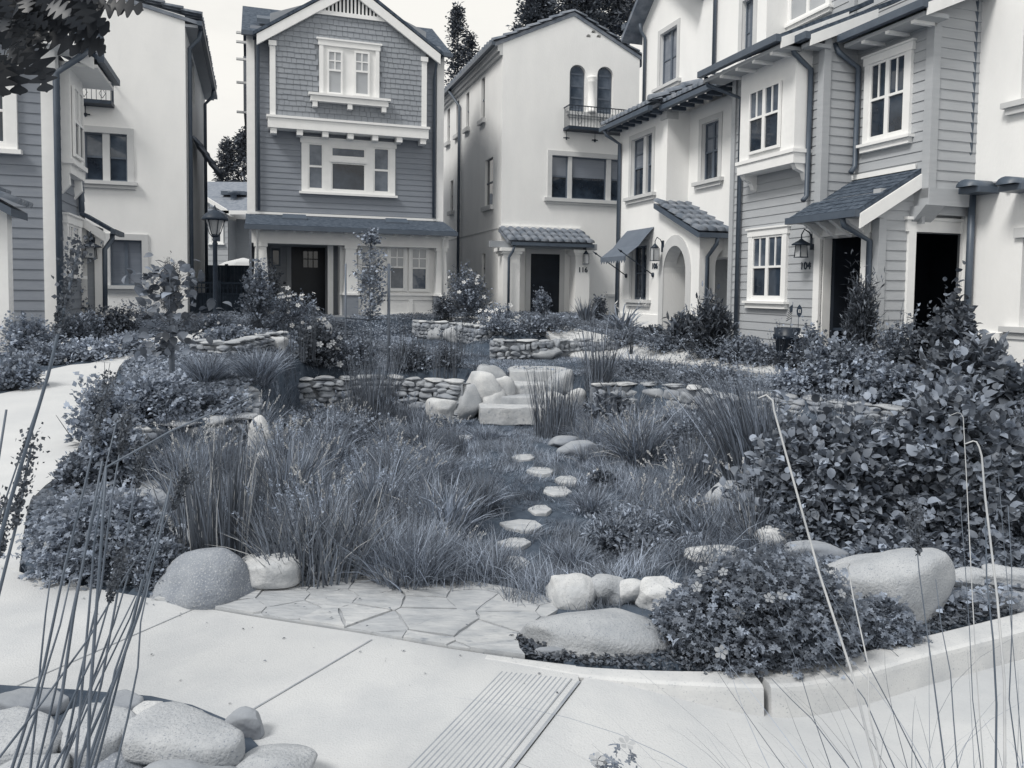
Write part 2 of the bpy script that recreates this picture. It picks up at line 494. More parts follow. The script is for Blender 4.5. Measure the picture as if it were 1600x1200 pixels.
def gz(x, y): return float(ground(np.array([x]), np.array([y]))[0])
def ghit(px, py, y0=3.0, y1=45.0):
    """where the pixel's ray meets the ground"""
    d = ray(px, py); ts = np.concatenate([np.arange(y0, 14, .05), np.arange(14, y1, .12)]) / d.y
    X, Y, Z = d.x * ts, d.y * ts, CAM_H + d.z * ts
    G = ground(X, Y); k = np.nonzero(Z < G)[0]
    i = k[0] if len(k) else len(ts) - 1
    return Vector((X[i], Y[i], G[i]))

# walk outlines
WALK_IN = EDGE
ic = min(range(len(EDGE)), key=lambda i: (EDGE[i][0] - at_z(905, 1040, 0).x) ** 2 + (EDGE[i][1] - at_z(905, 1040, 0).y) ** 2)
CR0, CR1 = at_z(905, 1065, 0), at_z(800, 1200, 0)          # joint between walk and driveway slab
cdir = (CR1 - CR0).normalized(); cnor = Vector((-cdir.y, cdir.x, 0))
if cnor.x < 0: cnor = -cnor
cb_far = CR0 + cdir * 6.0
WALK = [tuple(p) for p in EDGE[:ic + 1]] + [(CR0.x, CR0.y), (cb_far.x, cb_far.y), (-7, cb_far.y), (-7, 6.0)]
PL = resample(Zp([(30, 893)], 0) + [tuple(ghit(px, py)[:2]) for px, py in ((48, 785), (95, 745), (128, 690), (122, 655), (140, 635), (178, 592), (202, 562))] + [(-6.0, 14.2), (-5.0, 17.0)], .3)
PR = resample([(-7, 6.0), (-6.9, 6.4), (-6.6, 8.2)] + [tuple(ghit(px, py)[:2]) for px, py in ((35, 610), (60, 585), (110, 572), (168, 563))] + [(-7.2, 14.2), (-6.2, 17.5)], .3)
PATHL = PL + PR[::-1]
PC = resample([(-1.6, 23.0), (.3, 21.0)] + [tuple(ghit(px, py)[:2]) for px, py in ((905, 538), (1000, 549), (1100, 559), (1200, 568), (1290, 578), (1370, 592))] + [(7.0, 9.6)], .3)
def ribbon(P, w):
    P = [np.array(p) for p in P]; L, R = [], []
    for i, p in enumerate(P):
        t = P[min(i + 1, len(P) - 1)] - P[max(i - 1, 0)]; t /= np.linalg.norm(t); n = np.array((-t[1], t[0]))
        L.append(p + n * w / 2); R.append(p - n * w / 2)
    return L, R
PCL, PCR = ribbon(PC, 1.0)
PATHC = [tuple(p) for p in PCL] + [tuple(p) for p in PCR[::-1]]

APR = Zp([(236, 938), (268, 933), (320, 936), (378, 915), (420, 900), (500, 890), (580, 893), (650, 900), (715, 908), (780, 918), (850, 934), (872, 956), (840, 975), (806, 1000), (820, 1028), (700, 1012), (580, 991), (400, 963), (270, 941)])
def axis(lo, hi, f0, f1, fine, grow=1.18):
    a = list(np.arange(f0, f1, fine)); s = fine
    while a[-1] < hi: s *= grow; a.append(min(a[-1] + s, hi))
    s = fine; b = [f0]
    while b[-1] > lo: s *= grow; b.append(max(b[-1] - s, lo))
    return np.array(sorted(set(b[1:])) + a)
XS = axis(-300, 300, -6.5, 6.8, .09); YS = axis(-60, 600, 2.6, 17.5, .09)
GX, GY = np.meshgrid(XS, YS)
GZ = ground(GX, GY)
fx, fy = GX.ravel(), GY.ravel()
low = inpoly(fx, fy, WALK) | inpoly(fx, fy, PATHL) | inpoly(fx, fy, PATHC) | inpoly(fx, fy, APR)
_m = (np.abs(fx) < 9) & (fy > 7) & (fy < 25)
low[_m] |= pdist(fx[_m], fy[_m], PATHC) < .22
near = (fy < 5.2)
slabreg = (fy < 4.3) & ~inpoly(fx, fy, [tuple(p) for p in EDGE] + [(8, 8), (-3.3, 8)])
rough = .012 * np.sin(fx * 7.1) * np.cos(fy * 6.3) + .01 * np.sin(fx * 15.3 + fy * 11)
g = GZ.ravel() + np.where(low | slabreg, 0, rough)
g = g - np.where(low, .09, 0); g = np.where(slabreg, -.30, g)
GZ = g.reshape(GZ.shape)
def np_mesh(name, V, F, m, parent=None, tone=None, smooth_=True, loc=None):
    """V (n,3); F (k,4) or (k,3) array; one mesh object"""
    V = np.asarray(V, np.float32); F = np.asarray(F, np.int32)
    me = bpy.data.meshes.new(name); me.vertices.add(len(V)); me.vertices.foreach_set('co', V.ravel())
    k, w = F.shape
    me.loops.add(k * w); me.loops.foreach_set('vertex_index', F.ravel())
    me.polygons.add(k); me.polygons.foreach_set('loop_start', np.arange(0, k * w, w, dtype=np.int32))
    try: me.polygons.foreach_set('loop_total', np.full(k, w, np.int32))
    except Exception: pass
    me.polygons.foreach_set('use_smooth', np.full(k, smooth_, bool))
    if tone is not None:
        at = me.attributes.new('tone', 'FLOAT', 'POINT'); at.data.foreach_set('value', np.asarray(tone, np.float32))
    me.update(calc_edges=True)
    me.materials.append(MATS[m])
    o = bpy.data.objects.new(name, me); COL.objects.link(o)
    if parent: o.parent = parent
    if loc is not None: o.location = loc
    return o
ny, nx = GX.shape
idx = np.arange(ny * nx).reshape(ny, nx)
Fq = np.stack([idx[:-1, :-1], idx[:-1, 1:], idx[1:, 1:], idx[1:, :-1]], -1).reshape(-1, 4)
gr = np_mesh('ground', np.stack([GX.ravel(), GY.ravel(), GZ.ravel()], 1), Fq, 'soil'); setp(gr, kind='structure')

def sheet(name, P, zf, m, thick=.12, step=None, kind='structure'):
    """a paving slab with outline P and height zf(x, y): triangulated and gridded"""
    import bmesh
    bm = bmesh.new()
    vs = [bm.verts.new((x, y, 0)) for x, y in P]
    f = bm.faces.new(vs)
    bmesh.ops.triangulate(bm, faces=[f])
    if step:
        xs = [p[0] for p in P]; ys = [p[1] for p in P]
        for y in np.arange(min(ys) + step, max(ys), step):
            bmesh.ops.bisect_plane(bm, geom=bm.verts[:] + bm.edges[:] + bm.faces[:], plane_co=(0, y, 0), plane_no=(0, 1, 0))
    r = bmesh.ops.extrude_face_region(bm, geom=bm.faces[:])
    top = [v for v in r['geom'] if isinstance(v, bmesh.types.BMVert)]; ts = set(top)
    for v in bm.verts:
        z = zf(v.co.x, v.co.y)
        v.co.z = z if v in ts else z - thick
    bmesh.ops.recalc_face_normals(bm, faces=bm.faces)
    me = bpy.data.meshes.new(name); bm.to_mesh(me); bm.free(); me.materials.append(MATS[m])
    o = bpy.data.objects.new(name, me); COL.objects.link(o); setp(o, kind=kind)
    return o
sheet('sidewalk', WALK, lambda x, y: 0.0, 'concrete')
hL = lambda x, y: gz(x, y) + .012
sheet('garden_path', PATHL, hL, 'concrete_path', step=.35)
sheet('garden_path', PATHC, lambda x, y: gz(x, y) + .04, 'concrete_path', step=.35)

# driveway slab right of the joint, dropping to the gutter
def road_z(x, y):
    s = (Vector((x, y, 0)) - CR0).dot(cnor)
    return -.125 * float(smooth(np.array(s / .85))) - .004 if s > 0 else -.004
xs = np.concatenate([np.arange(0, 1.2, .05), np.arange(1.2, 9, .5)]); ysr = np.arange(-.15, 8, .25)
V = []; 
for s in xs:
    tt_ = np.arange(-3, 2, .01); px_ = CR0.x + cnor.x * (s + .006) + cdir.x * tt_; py_ = CR0.y + cnor.y * (s + .006) + cdir.y * tt_
    beh = inpoly(px_, py_, [tuple(q) for q in EDGE] + [(12, 2), (12, 12), (-8, 12), (-8, 5.6)])
    te = tt_[np.nonzero(beh)[0][-1]] + .02 if beh.any() and s < 6 else -1.5
    for t in te + (8 - te) * np.linspace(0, 1, 36) ** 1.5:
        p = CR0 + cnor * (s + .006) + cdir * t
        V.append((p.x, p.y, road_z(p.x, p.y)))
n1, n2 = len(xs), 36
ix = np.arange(n1 * n2).reshape(n1, n2)
rd = np_mesh('driveway', V, np.stack([ix[:-1, :-1], ix[1:, :-1], ix[1:, 1:], ix[:-1, 1:]], -1).reshape(-1, 4), 'concrete'); setp(rd, kind='structure')

# kerb: follows EDGE from the joint, two lengths with a gap between
kb = [p for p in EDGE[ic - 2:]]
gapp = at_z(1178, 1048, 0)
def kerb(P, name):
    L = [np.array(p) for p in P]; V = []; prof = None
    for i, p in enumerate(L):
        t = L[min(i + 1, len(L) - 1)] - L[max(i - 1, 0)]; t /= np.linalg.norm(t); n = np.array((t[1], -t[0]))   # towards the camera
        s = float(np.interp((p[0] - CR0.x), [-.3, 0, .9], [.06, .09, .15]))
        q = p + n * s
        zr = road_z(q[0], q[1])
        for (o, z) in ((-.0, -.25), (0, -.006), (.012, .0), (s - .02, .0), (s - .004, -.008), (s, -.022), (s + .012, min(zr - .03, -.03)), (s + .012, -.25)):
            V.append((p[0] + n[0] * o, p[1] + n[1] * o, z + (.003 if z > -.01 else 0)))
    k = 8; m_ = len(L); ix = np.arange(m_ * k).reshape(m_, k)
    mb = MB(); mb.add(V, [tuple(f) for f in np.stack([ix[:-1, :-1], ix[1:, :-1], ix[1:, 1:], ix[:-1, 1:]], -1).reshape(-1, 4).tolist()] + [tuple(range(k)), tuple(range((m_ - 1) * k, m_ * k))[::-1]])
    o = mb.build(name, 'curb_concrete'); setp(o, kind='structure'); return o
kf = resample(kb, .012)
kerb([p for p in kf if p[0] < gapp.x - .007], 'kerb'); kerb([p for p in kf if p[0] > gapp.x + .007], 'kerb')
# joints and grooves in the walk
def strip(name, p, q, w, z=.003, m='joint'):
    p, q = Vector((p[0], p[1], 0)), Vector((q[0], q[1], 0)); n = (q - p).normalized(); n = Vector((-n.y, n.x, 0)) * w / 2
    mb = MB().add([p - n + Vector((0, 0, z)), p + n + Vector((0, 0, z)), q + n + Vector((0, 0, z)), q - n + Vector((0, 0, z))], [(0, 1, 2, 3)])
    o = mb.build(name, m); setp(o, kind='structure'); return o
strip('walk_joint', at_z(581, 1000, 0), at_z(300, 1165, 0), .008)
strip('walk_joint', at_z(305, 951, 0), at_z(-60, 1110, 0), .006)
strip('walk_joint', CR0, cb_far, .012)
for a, b in (((42, 742), (100, 742)), ((38, 765), (75, 765)), ((20, 684), (125, 684))):
    pass
G0, G1 = at_z(785, 1050, 0), at_z(893, 1061, 0)
ng = 15
gm = MB(); gd = (at_z(640, 1200, 0) - G0).normalized(); Lg = 1.3
W = (G1 - G0)
for i in range(ng):
    a = G0 + W * (i / (ng - 1)); a.z = 0; d = cdir if i > 7 else gd
    d = (gd * (1 - i / (ng - 1)) + cdir * (i / (ng - 1))).normalized()
    n = Vector((-d.y, d.x, 0)); 
    e = a + d * Lg; w = .0032
    gm.add([a - n * w + Vector((0, 0, .003)), a + n * w + Vector((0, 0, .003)), e + n * w + Vector((0, 0, .003)), e - n * w + Vector((0, 0, .003))], [(0, 1, 2, 3)])
    if i < ng - 1:
        b = G0 + W * ((i + 1) / (ng - 1)); b.z = 0; d2 = (gd * (1 - (i + 1) / (ng - 1)) + cdir * ((i + 1) / (ng - 1))).normalized()
        f = b + d2 * Lg
        i1, i2 = a + (b - a) * .08, a + (b - a) * .92; j1, j2 = e + (f - e) * .08, e + (f - e) * .92
        k1, k2 = a + (b - a) * .16, a + (b - a) * .84; l1, l2 = e + (f - e) * .16, e + (f - e) * .84
        rg_ = MB()
        up = Vector((0, 0, .003)); z1 = Vector((0, 0, .001))
        gm2 = globals().setdefault('RIDGE', MB())
        gm2.hexa([i1 + z1, i2 + z1, j2 + z1, j1 + z1, k1 + up, k2 + up, l2 + up, l1 + up])
o = RIDGE.build('grooved_strip', 'concrete'); setp(o, kind='structure')
o = gm.build('groove_lines', 'joint'); setp(o, kind='structure')

# flagstone apron in front of the basin: irregular slabs with mortar between
def apron_z(x, y): return .012 + .02 * math.sin(x * 2 + 1) * math.cos(y * 3)
sheet('flagstone_mortar', APR, lambda x, y: .007, 'mortar', thick=.1)
def flagstones():
    import bmesh
    rng = random.Random(11); P = APR; xs = [p[0] for p in P]; ys = [p[1] for p in P]
    seeds = []
    for k in range(4000):
        p = (rng.uniform(min(xs) - .2, max(xs) + .2), rng.uniform(min(ys) - .2, max(ys) + .2))
        if all((p[0] - q[0]) ** 2 + ((p[1] - q[1]) * 1.5) ** 2 > rng.choice((.16, .22, .30, .36)) ** 2 for q in seeds): seeds.append(p)
        if len(seeds) > 95: break
    mb = MB(); cnt = 0; bmb = [MB(), MB(), MB()]
    for i, s in enumerate(seeds):
        bm = bmesh.new(); f = bm.faces.new([bm.verts.new((x, y, 0)) for x, y in P])
        for j, q in enumerate(seeds):
            if i == j: continue
            n = Vector((q[0] - s[0], (q[1] - s[1]), 0)); dd = n.length
            if dd > 1.2: continue
            n.normalize(); m_ = Vector(((s[0] + q[0]) / 2, (s[1] + q[1]) / 2, 0)) - n * rng.uniform(.0006, .0035)
            bmesh.ops.bisect_plane(bm, geom=bm.verts[:] + bm.edges[:] + bm.faces[:], plane_co=m_, plane_no=n, clear_outer=True)
            if not bm.faces: break
        for f in bm.faces:
            poly = [(v.co.x, v.co.y) for v in f.verts]
            if f.calc_area() < .0015: continue
            q2 = []
            for k in range(len(poly)):
                (ax, ay), (bx_, by_) = poly[k], poly[(k + 1) % len(poly)]; ln_ = math.hypot(bx_ - ax, by_ - ay); q2.append((ax, ay))
                for j_ in range(1, int(ln_ / .07) + 1):
                    t_ = j_ / (int(ln_ / .07) + 1); jj = rng.uniform(0, .012); mx_, my_ = ax + (bx_ - ax) * t_, ay + (by_ - ay) * t_
                    q2.append((mx_ + (s[0] - mx_) * jj / .15, my_ + (s[1] - my_) * jj / .15))
            poly = q2
            h = .013 + rng.uniform(-.002, .006); tl = rng.uniform(-.006, .006)
            top = [(x, y, h + tl * (x - s[0])) for x, y in poly]
            n = len(top); b = bmb[rng.choice((0, 0, 1, 1, 2))]
            b.add(top + [(x, y, -.02) for x, y in poly], [tuple(range(n))] + [(k, (k + 1) % n, (k + 1) % n + n, k + n) for k in range(n)])
        bm.free()
    e = empty('flagstone_apron', (0, 0, 0)); setp(e, kind='structure')
    for b, mn in zip(bmb, ('flag_a', 'flag_b', 'flag_c')):
        if b.v: b.build('flagstone', mn, e)
mat('flag_a', .54, .40, scale=5, rough=.85, bump=.6, bscale=16, detail=12, stretch=(1, 2.5, 1), speck=(14, .30, .60, .75))
mat('flag_b', .50, .37, scale=6, rough=.85, bump=.6, bscale=14, detail=12, stretch=(1, 2.5, 1))
mat('flag_c', .38, .46, scale=6, rough=.85, bump=.6, bscale=14, detail=12, stretch=(1, 2.5, 1))
flagstones()
# ================================================================= BUILDINGS
def solid_wall(H, name, mb, m, cuts=None):
    o = H.part(name, mb, m)
    if cuts is not None:
        shift(cuts, H.org); cut(o, cuts)
    return o
def arch_poly(a0, a1, z0, zs, n=14, pointed=0.0):
    """rectangle to the spring line zs, then a half circle (or taller)"""
    c, r = (a0 + a1) / 2, (a1 - a0) / 2
    p = [(a0, z0), (a1, z0)]
    for k in range(n + 1):
        w = math.pi * k / n
        p.append((c + r * math.cos(w), zs + r * math.sin(w) * (1 + pointed)))
    return p
def number(H, fc, a, z, text, h=.16, d=.012, m='black_iron', parent=None, mirror=False):
    """house number: raised strokes from a font curve turned into a mesh"""
    cu = bpy.data.curves.new('house_number', 'FONT'); cu.body = text; cu.size = h * 1.4; cu.extrude = .008
    cu.align_x = 'CENTER'; cu.offset = .004
    o = bpy.data.objects.new('tmp', cu); COL.objects.link(o)
    bpy.context.view_layer.update()
    me = bpy.data.meshes.new_from_object(o.evaluated_get(bpy.context.evaluated_depsgraph_get()))
    bpy.data.objects.remove(o)
    mb = MB()
    sg = -1 if fc.k == 'S' else 1     # on an S face the reader's right is -v
    vs = [fc.p(a + sg * v.co.x, d + v.co.z, z + v.co.y) for v in me.vertices]
    mb.add(vs, [tuple(p.vertices) for p in me.polygons])
    return H.part('house_number', mb, m, parent)
def wall_lantern(org_uvz, fc, a, z, d, label, cat='lantern', size=.16, style='box'):
    """a lamp fixed to a wall: bracket, hood, glass"""
    L = Thing('wall_lantern', Vector(org_uvz), label, cat)
    b = MB()
    b.fbox(fc, a - .05, a + .05, 0, .03, z + .02, z + .32)
    c = Vector(fc.p(a, d, z)); w0 = Vector(fc.p(a, .02, z + .22))
    top = c + Vector((0, 0, .30))
    pts = [w0, w0 + (top - w0) * .3 + Vector((0, 0, .10)), w0 + (top - w0) * .75 + Vector((0, 0, .12)), top, c + Vector((0, 0, .18))]
    b.tube(pts, .012, 6)
    s = size
    if style == 'hood':
        b.lathe((c.x, c.y, c.z), [(s * 1.25, .10), (s * 1.2, .12), (s * .35, .19), (.02, .22)], 14)
    else:
        b.lathe((c.x, c.y, c.z), [(s * .62, .12), (s * .6, .14), (s * .3, .2), (.015, .24)], 8)
    hw, bw = s * .48, s * .58 if style == 'hood' else s * .5
    zb = -.20 if style == 'box' else -.12
    for sx in (-1, 1):
        for sy in (-1, 1):
            b.tube([(c.x + sx * hw, c.y + sy * hw, c.z + .12), (c.x + sx * bw, c.y + sy * bw, c.z + zb)], .009, 5)
    b.box(c.x - bw - .01, c.x + bw + .01, c.y - bw - .01, c.y + bw + .01, c.z + zb - .015, c.z + zb)
    L.part('frame', b, 'black_iron')
    g = MB().hexa([(c.x - bw * .9, c.y - bw * .9, c.z + zb), (c.x + bw * .9, c.y - bw * .9, c.z + zb), (c.x + bw * .9, c.y + bw * .9, c.z + zb), (c.x - bw * .9, c.y + bw * .9, c.z + zb),
                   (c.x - hw * .9, c.y - hw * .9, c.z + .11), (c.x + hw * .9, c.y - hw * .9, c.z + .11), (c.x + hw * .9, c.y + hw * .9, c.z + .11), (c.x - hw * .9, c.y + hw * .9, c.z + .11)])
    L.part('glass', g, 'lamp_glass')
    return L
def balcony(H, fc, a0, a1, zf, h, dep, ornaments=3):
    """juliet balcony of iron bars"""
    b = MB()
    b.fbox(fc, a0, a1, .0, dep, zf - .10, zf)
    bal = H.part('balcony', b, 'black_iron')
    r = MB()
    zt = zf + h
    r.fbox(fc, a0, a1, dep - .03, dep, zt - .03, zt).fbox(fc, a0, a0 + .03, 0, dep - .03, zt - .03, zt).fbox(fc, a1 - .03, a1, 0, dep - .03, zt - .03, zt)
    n = int((a1 - a0) / .115)
    for i in range(n + 1):
        a = a0 + .015 + (a1 - a0 - .03) * i / n
        r.fbox(fc, a - .007, a + .007, dep - .022, dep - .008, zf, zt - .03)
    for a in (a0 + .007, a1 - .007):
        for k in range(1, 5):
            dd = dep * k / 5
            r.fbox(fc, a - .007, a + .007, dd - .007, dd + .007, zf, zt - .03)
    for i in range(ornaments):
        a = a0 + (a1 - a0) * (i + .5) / ornaments; zc = (zf + zt) / 2
        for sx in (-1, 1):
            pts = [fc.p(a + sx * x, dep - .015, zc + y) for x, y in ((0, h * .45), (.10, h * .12), (.02, -.02), (.08, -h * .2), (0, -h * .42))]
            r.tube(pts, .008, 5)
    H.part('railing', r, 'black_iron', bal)
    f = MB()
    for a in (a0 + .10, (a0 + a1) / 2 - .05):
        f.tube([fc.p(a, .06, zf - .1), fc.p(a, .06, zf - .36)], .01, 5)
        c = fc.p(a, .06, zf - .34)
        f.lathe(c, [(.004, -.07), (.04, -.03), (.012, 0), (.05, .02), (.01, .05)], 6)
        f.fbox(fc, a - .11, a + .11, .045, .07, zf - .35, zf - .32)
    H.part('bracket', f, 'black_iron', bal)
    return bal
def roof_slab(p0, p1, p2, p3, t):
    q = [Vector(p) for p in (p0, p1, p2, p3)]
    return [(v.x, v.y, v.z - t) for v in q] + [tuple(v) for v in q]

# ---------------------------------------------------------------- grey craftsman house (centre)
def craftsman():
    V0 = 24.4; fc = Fac('F', V0)
    uL, zt0 = fc.px(388, 60); uR, _ = fc.px(691, 85)
    Z0 = .80
    H = Thing('craftsman_house', Vector((uL, V0, Z0)), 'grey craftsman house with shingled gable and dark front porch, facing us in the middle', 'house')
    # body core behind the boards
    zE = fc.px(540, 60)[1]
    zP = fc.px(540, 340)[1]              # porch roof meets the wall
    gp = fc.px(548, -24, .45)[1]         # gable peak height
    gl = fc.px(401, 60, .45); gr = fc.px(687, 82, .45)
    slope = (gp - (gl[1] + gr[1]) / 2) / ((gr[0] - gl[0]) / 2)
    cu_ = (gl[0] + gr[0]) / 2
    core = MB().box(uL + .06, uR - .06, V0 + .06, V0 + 9, zP - .3, zE + .1)
    core.prism([(uL + .3, V0 + .07, zE), (uR - .3, V0 + .07, zE), (cu_, V0 + .07, gp - .35)], (0, 6, 0))
    core.box(uL + .06, uR - .06, V0 + 1.2, V0 + 9, Z0 - .2, zP - .3)
    H.part('wall', core, 'siding_dark')
    s = MB()
    siding(s, fc, uL + .05, uR - .05, zP - .25, zE + .05)
    siding(s, Fac('S', uL), V0 - .0, V0 + 8, Z0, zE, d0=-.06)
    H.part('siding', s, 'siding_dark')
    # projecting shingled panel
    d1 = .42; fp = Fac('F', V0 - d1)
    pa0, _ = fp.px(423, 200); pa1, _ = fp.px(665, 210)
    zb = (fp.px(423, 183)[1] + fp.px(665, 196)[1]) / 2
    zbb = (fp.px(423, 204)[1] + fp.px(665, 213)[1]) / 2
    zv = fp.px(545, 22)[1]
    sh = MB()
    sh.fprism(fp, [(pa0, zb), (pa1, zb), (pa1, zE + .35), (pa0, zE + .35)], -.36, -.02)
    sh.fprism(fp, [(pa0, zE + .35), (pa1, zE + .35), (cu_, gp - .2)], -.36, -.02)
    H.part('gable_wall', sh, 'siding_mid')
    gl_ = lambda z: (max(pa0, cu_ - (gp - .12 - z) / slope), min(pa1, cu_ + (gp - .12 - z) / slope))
    shingle = MB()
    rng = random.Random(4)
    w0, w1, w2, w3 = fp.rect(511, 80, 579, 150)
    wz = (w0 - .2, w1 + .2, w2 - .1, w3 + .2)
    z = zb + .02; row = 0
    while z < gp - .3:
        la, ra = gl_(z + .1)
        a = la - (.1 if row % 2 else 0)
        while a < ra:
            wd = rng.uniform(.13, .24)
            x0, x1 = max(a, la), min(a + wd - .008, ra)
            if x1 - x0 > .02 and not (x1 > wz[0] and x0 < wz[1] and wz[2] < z + .1 < wz[3]):
                o = rng.uniform(-.01, .01)
                shingle.hexa([fp.p(x0, -.03, z), fp.p(x1, -.03, z), fp.p(x1, .026, z + o), fp.p(x0, .026, z + o),
                              fp.p(x0, -.03, z + .15), fp.p(x1, -.03, z + .15), fp.p(x1, .006, z + .17), fp.p(x0, .006, z + .17)])
            a += wd
        z += .155; row += 1
    H.part('shingles', shingle, 'siding_mid')
    t = MB()
    ps = .14
    zpt = gp - (cu_ - pa0) * slope - .36
    t.fbox(fp, pa0 - .02, pa0 + ps, -.38, .05, zb, zpt).fbox(fp, pa1 - ps, pa1 + .02, -.38, .05, zb, zpt)
    t.fbox(fp, pa0 - .05, pa0 + ps + .03, -.1, .09, zpt - .14, zpt).fbox(fp, pa1 - ps - .03, pa1 + .05, -.1, .09, zpt - .14, zpt)
    t.fbox(fp, pa0 - .08, pa1 + .08, -.38, .08, zbb, zb - .07).fbox(fp, pa0 - .12, pa1 + .12, -.38, .12, zb - .07, zb)
    H.part('trim_band', t, 'white_trim')
    for i in range(7):
        a = pa0 + .08 + (pa1 - pa0 - .16) * i / 6
        k = MB().fprism(fp, [(a - .09, zbb - .16), (a + .09, zbb - .16), (a + .09, zbb), (a - .09, zbb)], -.36, .04)
        H.part('bracket', k, 'white_trim')
    # gable vent
    vt = MB()
    la, ra = gl_(zv)
    vt.fbox(fp, la + .05, ra - .05, .03, .08, zv - .12, zv)
    n = max(6, int((ra - la - .2) / .105))
    for i in range(n):
        a = la + .12 + (ra - la - .24) * i / (n - 1)
        zt = gp - .15 - abs(a - cu_) * slope
        if zt > zv + .05: vt.fbox(fp, a - .028, a + .028, .03, .055, zv, zt)
    H.part('gable_vent', vt, 'white_trim')
    H.part('vent_backing', MB().fprism(fp, [(la + .1, zv), (ra - .1, zv), (cu_, gp - .2)], .0, .027), 'interior')
    # corner boards, soffit
    cb = MB()
    cb.fbox(fc, uL - .06, uL + .17, -.08, .05, zP - .2, zE - .12).fbox(fc, uR - .17, uR + .06, -.08, .05, zP - .2, zE - .12)
    H.part('corner_board', cb, 'white_trim')
    # front gable roof + rakes
    rf = MB(); rk = MB()
    ov = .55
    for sgn, g in ((-1, gl), (1, gr)):
        ze = gp - abs(g[0] - cu_) * slope
        y0, y1 = V0 - .45 - .1, V0 + 5.5
        rf.hexa(roof_slab((g[0] + sgn * .1, y0 - .05, ze - .07 + .13), (cu_, y0 - .05, gp + .13), (cu_, y1, gp + .13), (g[0] + sgn * .1, y1, ze - .07 + .13), .10))
        rk.hexa(roof_slab((g[0], y0 - .03, ze), (cu_, y0 - .03, gp), (cu_, y0 + .06, gp), (g[0], y0 + .06, ze), .30))
    H.part('roof', rf, 'asphalt_shingle')
    H.part('rake_board', rk, 'white_trim')
    mr = MB()
    zl = fc.px(378, 48, .3)[1]
    eu0, eu1 = fc.px(377, 40, .3)[0], fc.px(706, 62, .3)[0]
    mr.hexa(roof_slab((eu0, V0 - .35, zl), (eu1, V0 - .35, zl), (eu1, V0 + 2.6, zl + 1.7), (eu0, V0 + 2.6, zl + 1.7), .12))
    mr.hexa(roof_slab((eu0, V0 + 6.2, zl), (eu1, V0 + 6.2, zl), (eu1, V0 + 2.601, zl + 1.7), (eu0, V0 + 2.601, zl + 1.7), .12))
    H.part('roof', mr, 'asphalt_shingle')
    ve = fc.px(415, 36, -.2)
    H.part('roof_vent', MB().hexa(roof_slab((ve[0] - .25, V0 + .3, zl + .62), (ve[0] + .35, V0 + .3, zl + .62), (ve[0] + .35, V0 + .6, zl + .80), (ve[0] - .25, V0 + .6, zl + .80), .12)), 'gutter_metal')
    gt = MB().fbox(fc, eu0, gl[0] + .25, .36, .48, zl - .14, zl - .02).fbox(fc, gr[0] - .25, eu1, .36, .48, zl - .14, zl - .02)
    H.part('gutter', gt, 'gutter_metal')
    for a, a2 in ((uL + .27, uL + .27), (uR - .27, uR - .27)):
        H.part('downpipe', MB().tube([fc.p(a, .42, zl - .1), fc.p(a, .40, zl - .35), fc.p(a2, .09, zl - .75), fc.p(a2, .09, zP + .1)], .045, 8), 'gutter_metal')
    # left side bay with rafter tails
    sb = MB().box(uL - .16, uL - .01, V0 + 1.2, V0 + 5, fc.px(380, 160)[1], zl - .3)
    H.part('side_bay', sb, 'siding_dark')
    for zz in (35, 50, 78, 116, 164):
        H.part('rafter_tail', MB().box(uL - .36, uL - .02, V0 + .95, V0 + 1.05, fc.px(380, zz)[1] - .03, fc.px(380, zz)[1] + .03), 'white_trim')
    # upper window (third floor)
    wd = .44
    fw = Fac('F', V0 - d1)
    a0, a1, z0, z1 = fw.rect(505, 76, 586, 152)
    pn = MB().fbox(fw, a0, a1, .0, .035, z0, z1)
    w = H.part('window', pn, 'white_trim')
    fr = MB().fbox(fw, a0 - .12, a0, .0, .09, z0, z1).fbox(fw, a1, a1 + .12, .0, .09, z0, z1)
    fr.fbox(fw, a0 - .15, a1 + .15, .0, .10, z1, z1 + .16).fbox(fw, a0 - .2, a1 + .2, .0, .13, z1 + .16, z1 + .21)
    H.part('frame', fr, 'white_trim', w)
    sl = MB().fbox(fw, a0 - .38, a1 + .38, .0, .22, z0 - .24, z0 - .07).fbox(fw, a0 - .44, a1 + .44, .0, .27, z0 - .07, z0)
    H.part('sill', sl, 'white_trim', w)
    for k in range(3):
        a = a0 - .25 + (a1 - a0 + .5) * k / 2
        H.part('bracket', MB().fbox(fw, a - .07, a + .07, .0, .2, z0 - .40, z0 - .24), 'white_trim', w)
    for (x0, x1, y0, y1) in ((511, 535, 80, 149), (553, 577, 82, 151)):
        g = fw.rect(x0, y0, x1, y1)
        window(H, fw, g, trim=0, sill=0, cols=1, split=.55, lites=(2, 2), glass='glass_light', d=.075, sash=.055, tw=.035)
    # second-floor triple window
    A = fc.rect(481, 229, 505, 295); Bt = fc.rect(517, 231, 571, 247); Bl = fc.rect(517, 255, 571, 295); C = fc.rect(583, 233, 608, 297)
    zt = max(A[3], C[3]) + .03; zb2 = min(A[2], C[2]) - .02
    al, ar = fc.px(471, 260)[0], fc.px(617, 265)[0]
    fr = MB()
    for p, q in ((al, A[0]), (A[1], Bt[0]), (Bt[1], C[0]), (C[1], ar)):
        fr.fbox(fc, p, q, 0, .07, zb2, zt)
    fr.fbox(fc, Bt[0], Bt[1], 0, .069, Bl[3], Bt[2]).fbox(fc, Bt[0], Bt[1], 0, .069, Bt[3], zt).fbox(fc, Bt[0] - .04, Bt[1] + .04, .07, .10, Bl[3], Bl[3] + .07)
    fr.fbox(fc, al - .04, ar + .04, 0, .085, zt, zt + .14).fbox(fc, al - .08, ar + .08, 0, .12, zt + .14, zt + .18)
    fr.fbox(fc, al, ar, 0, .072, zb2 - .08, zb2)
    w = H.part('window', fr, 'white_trim')
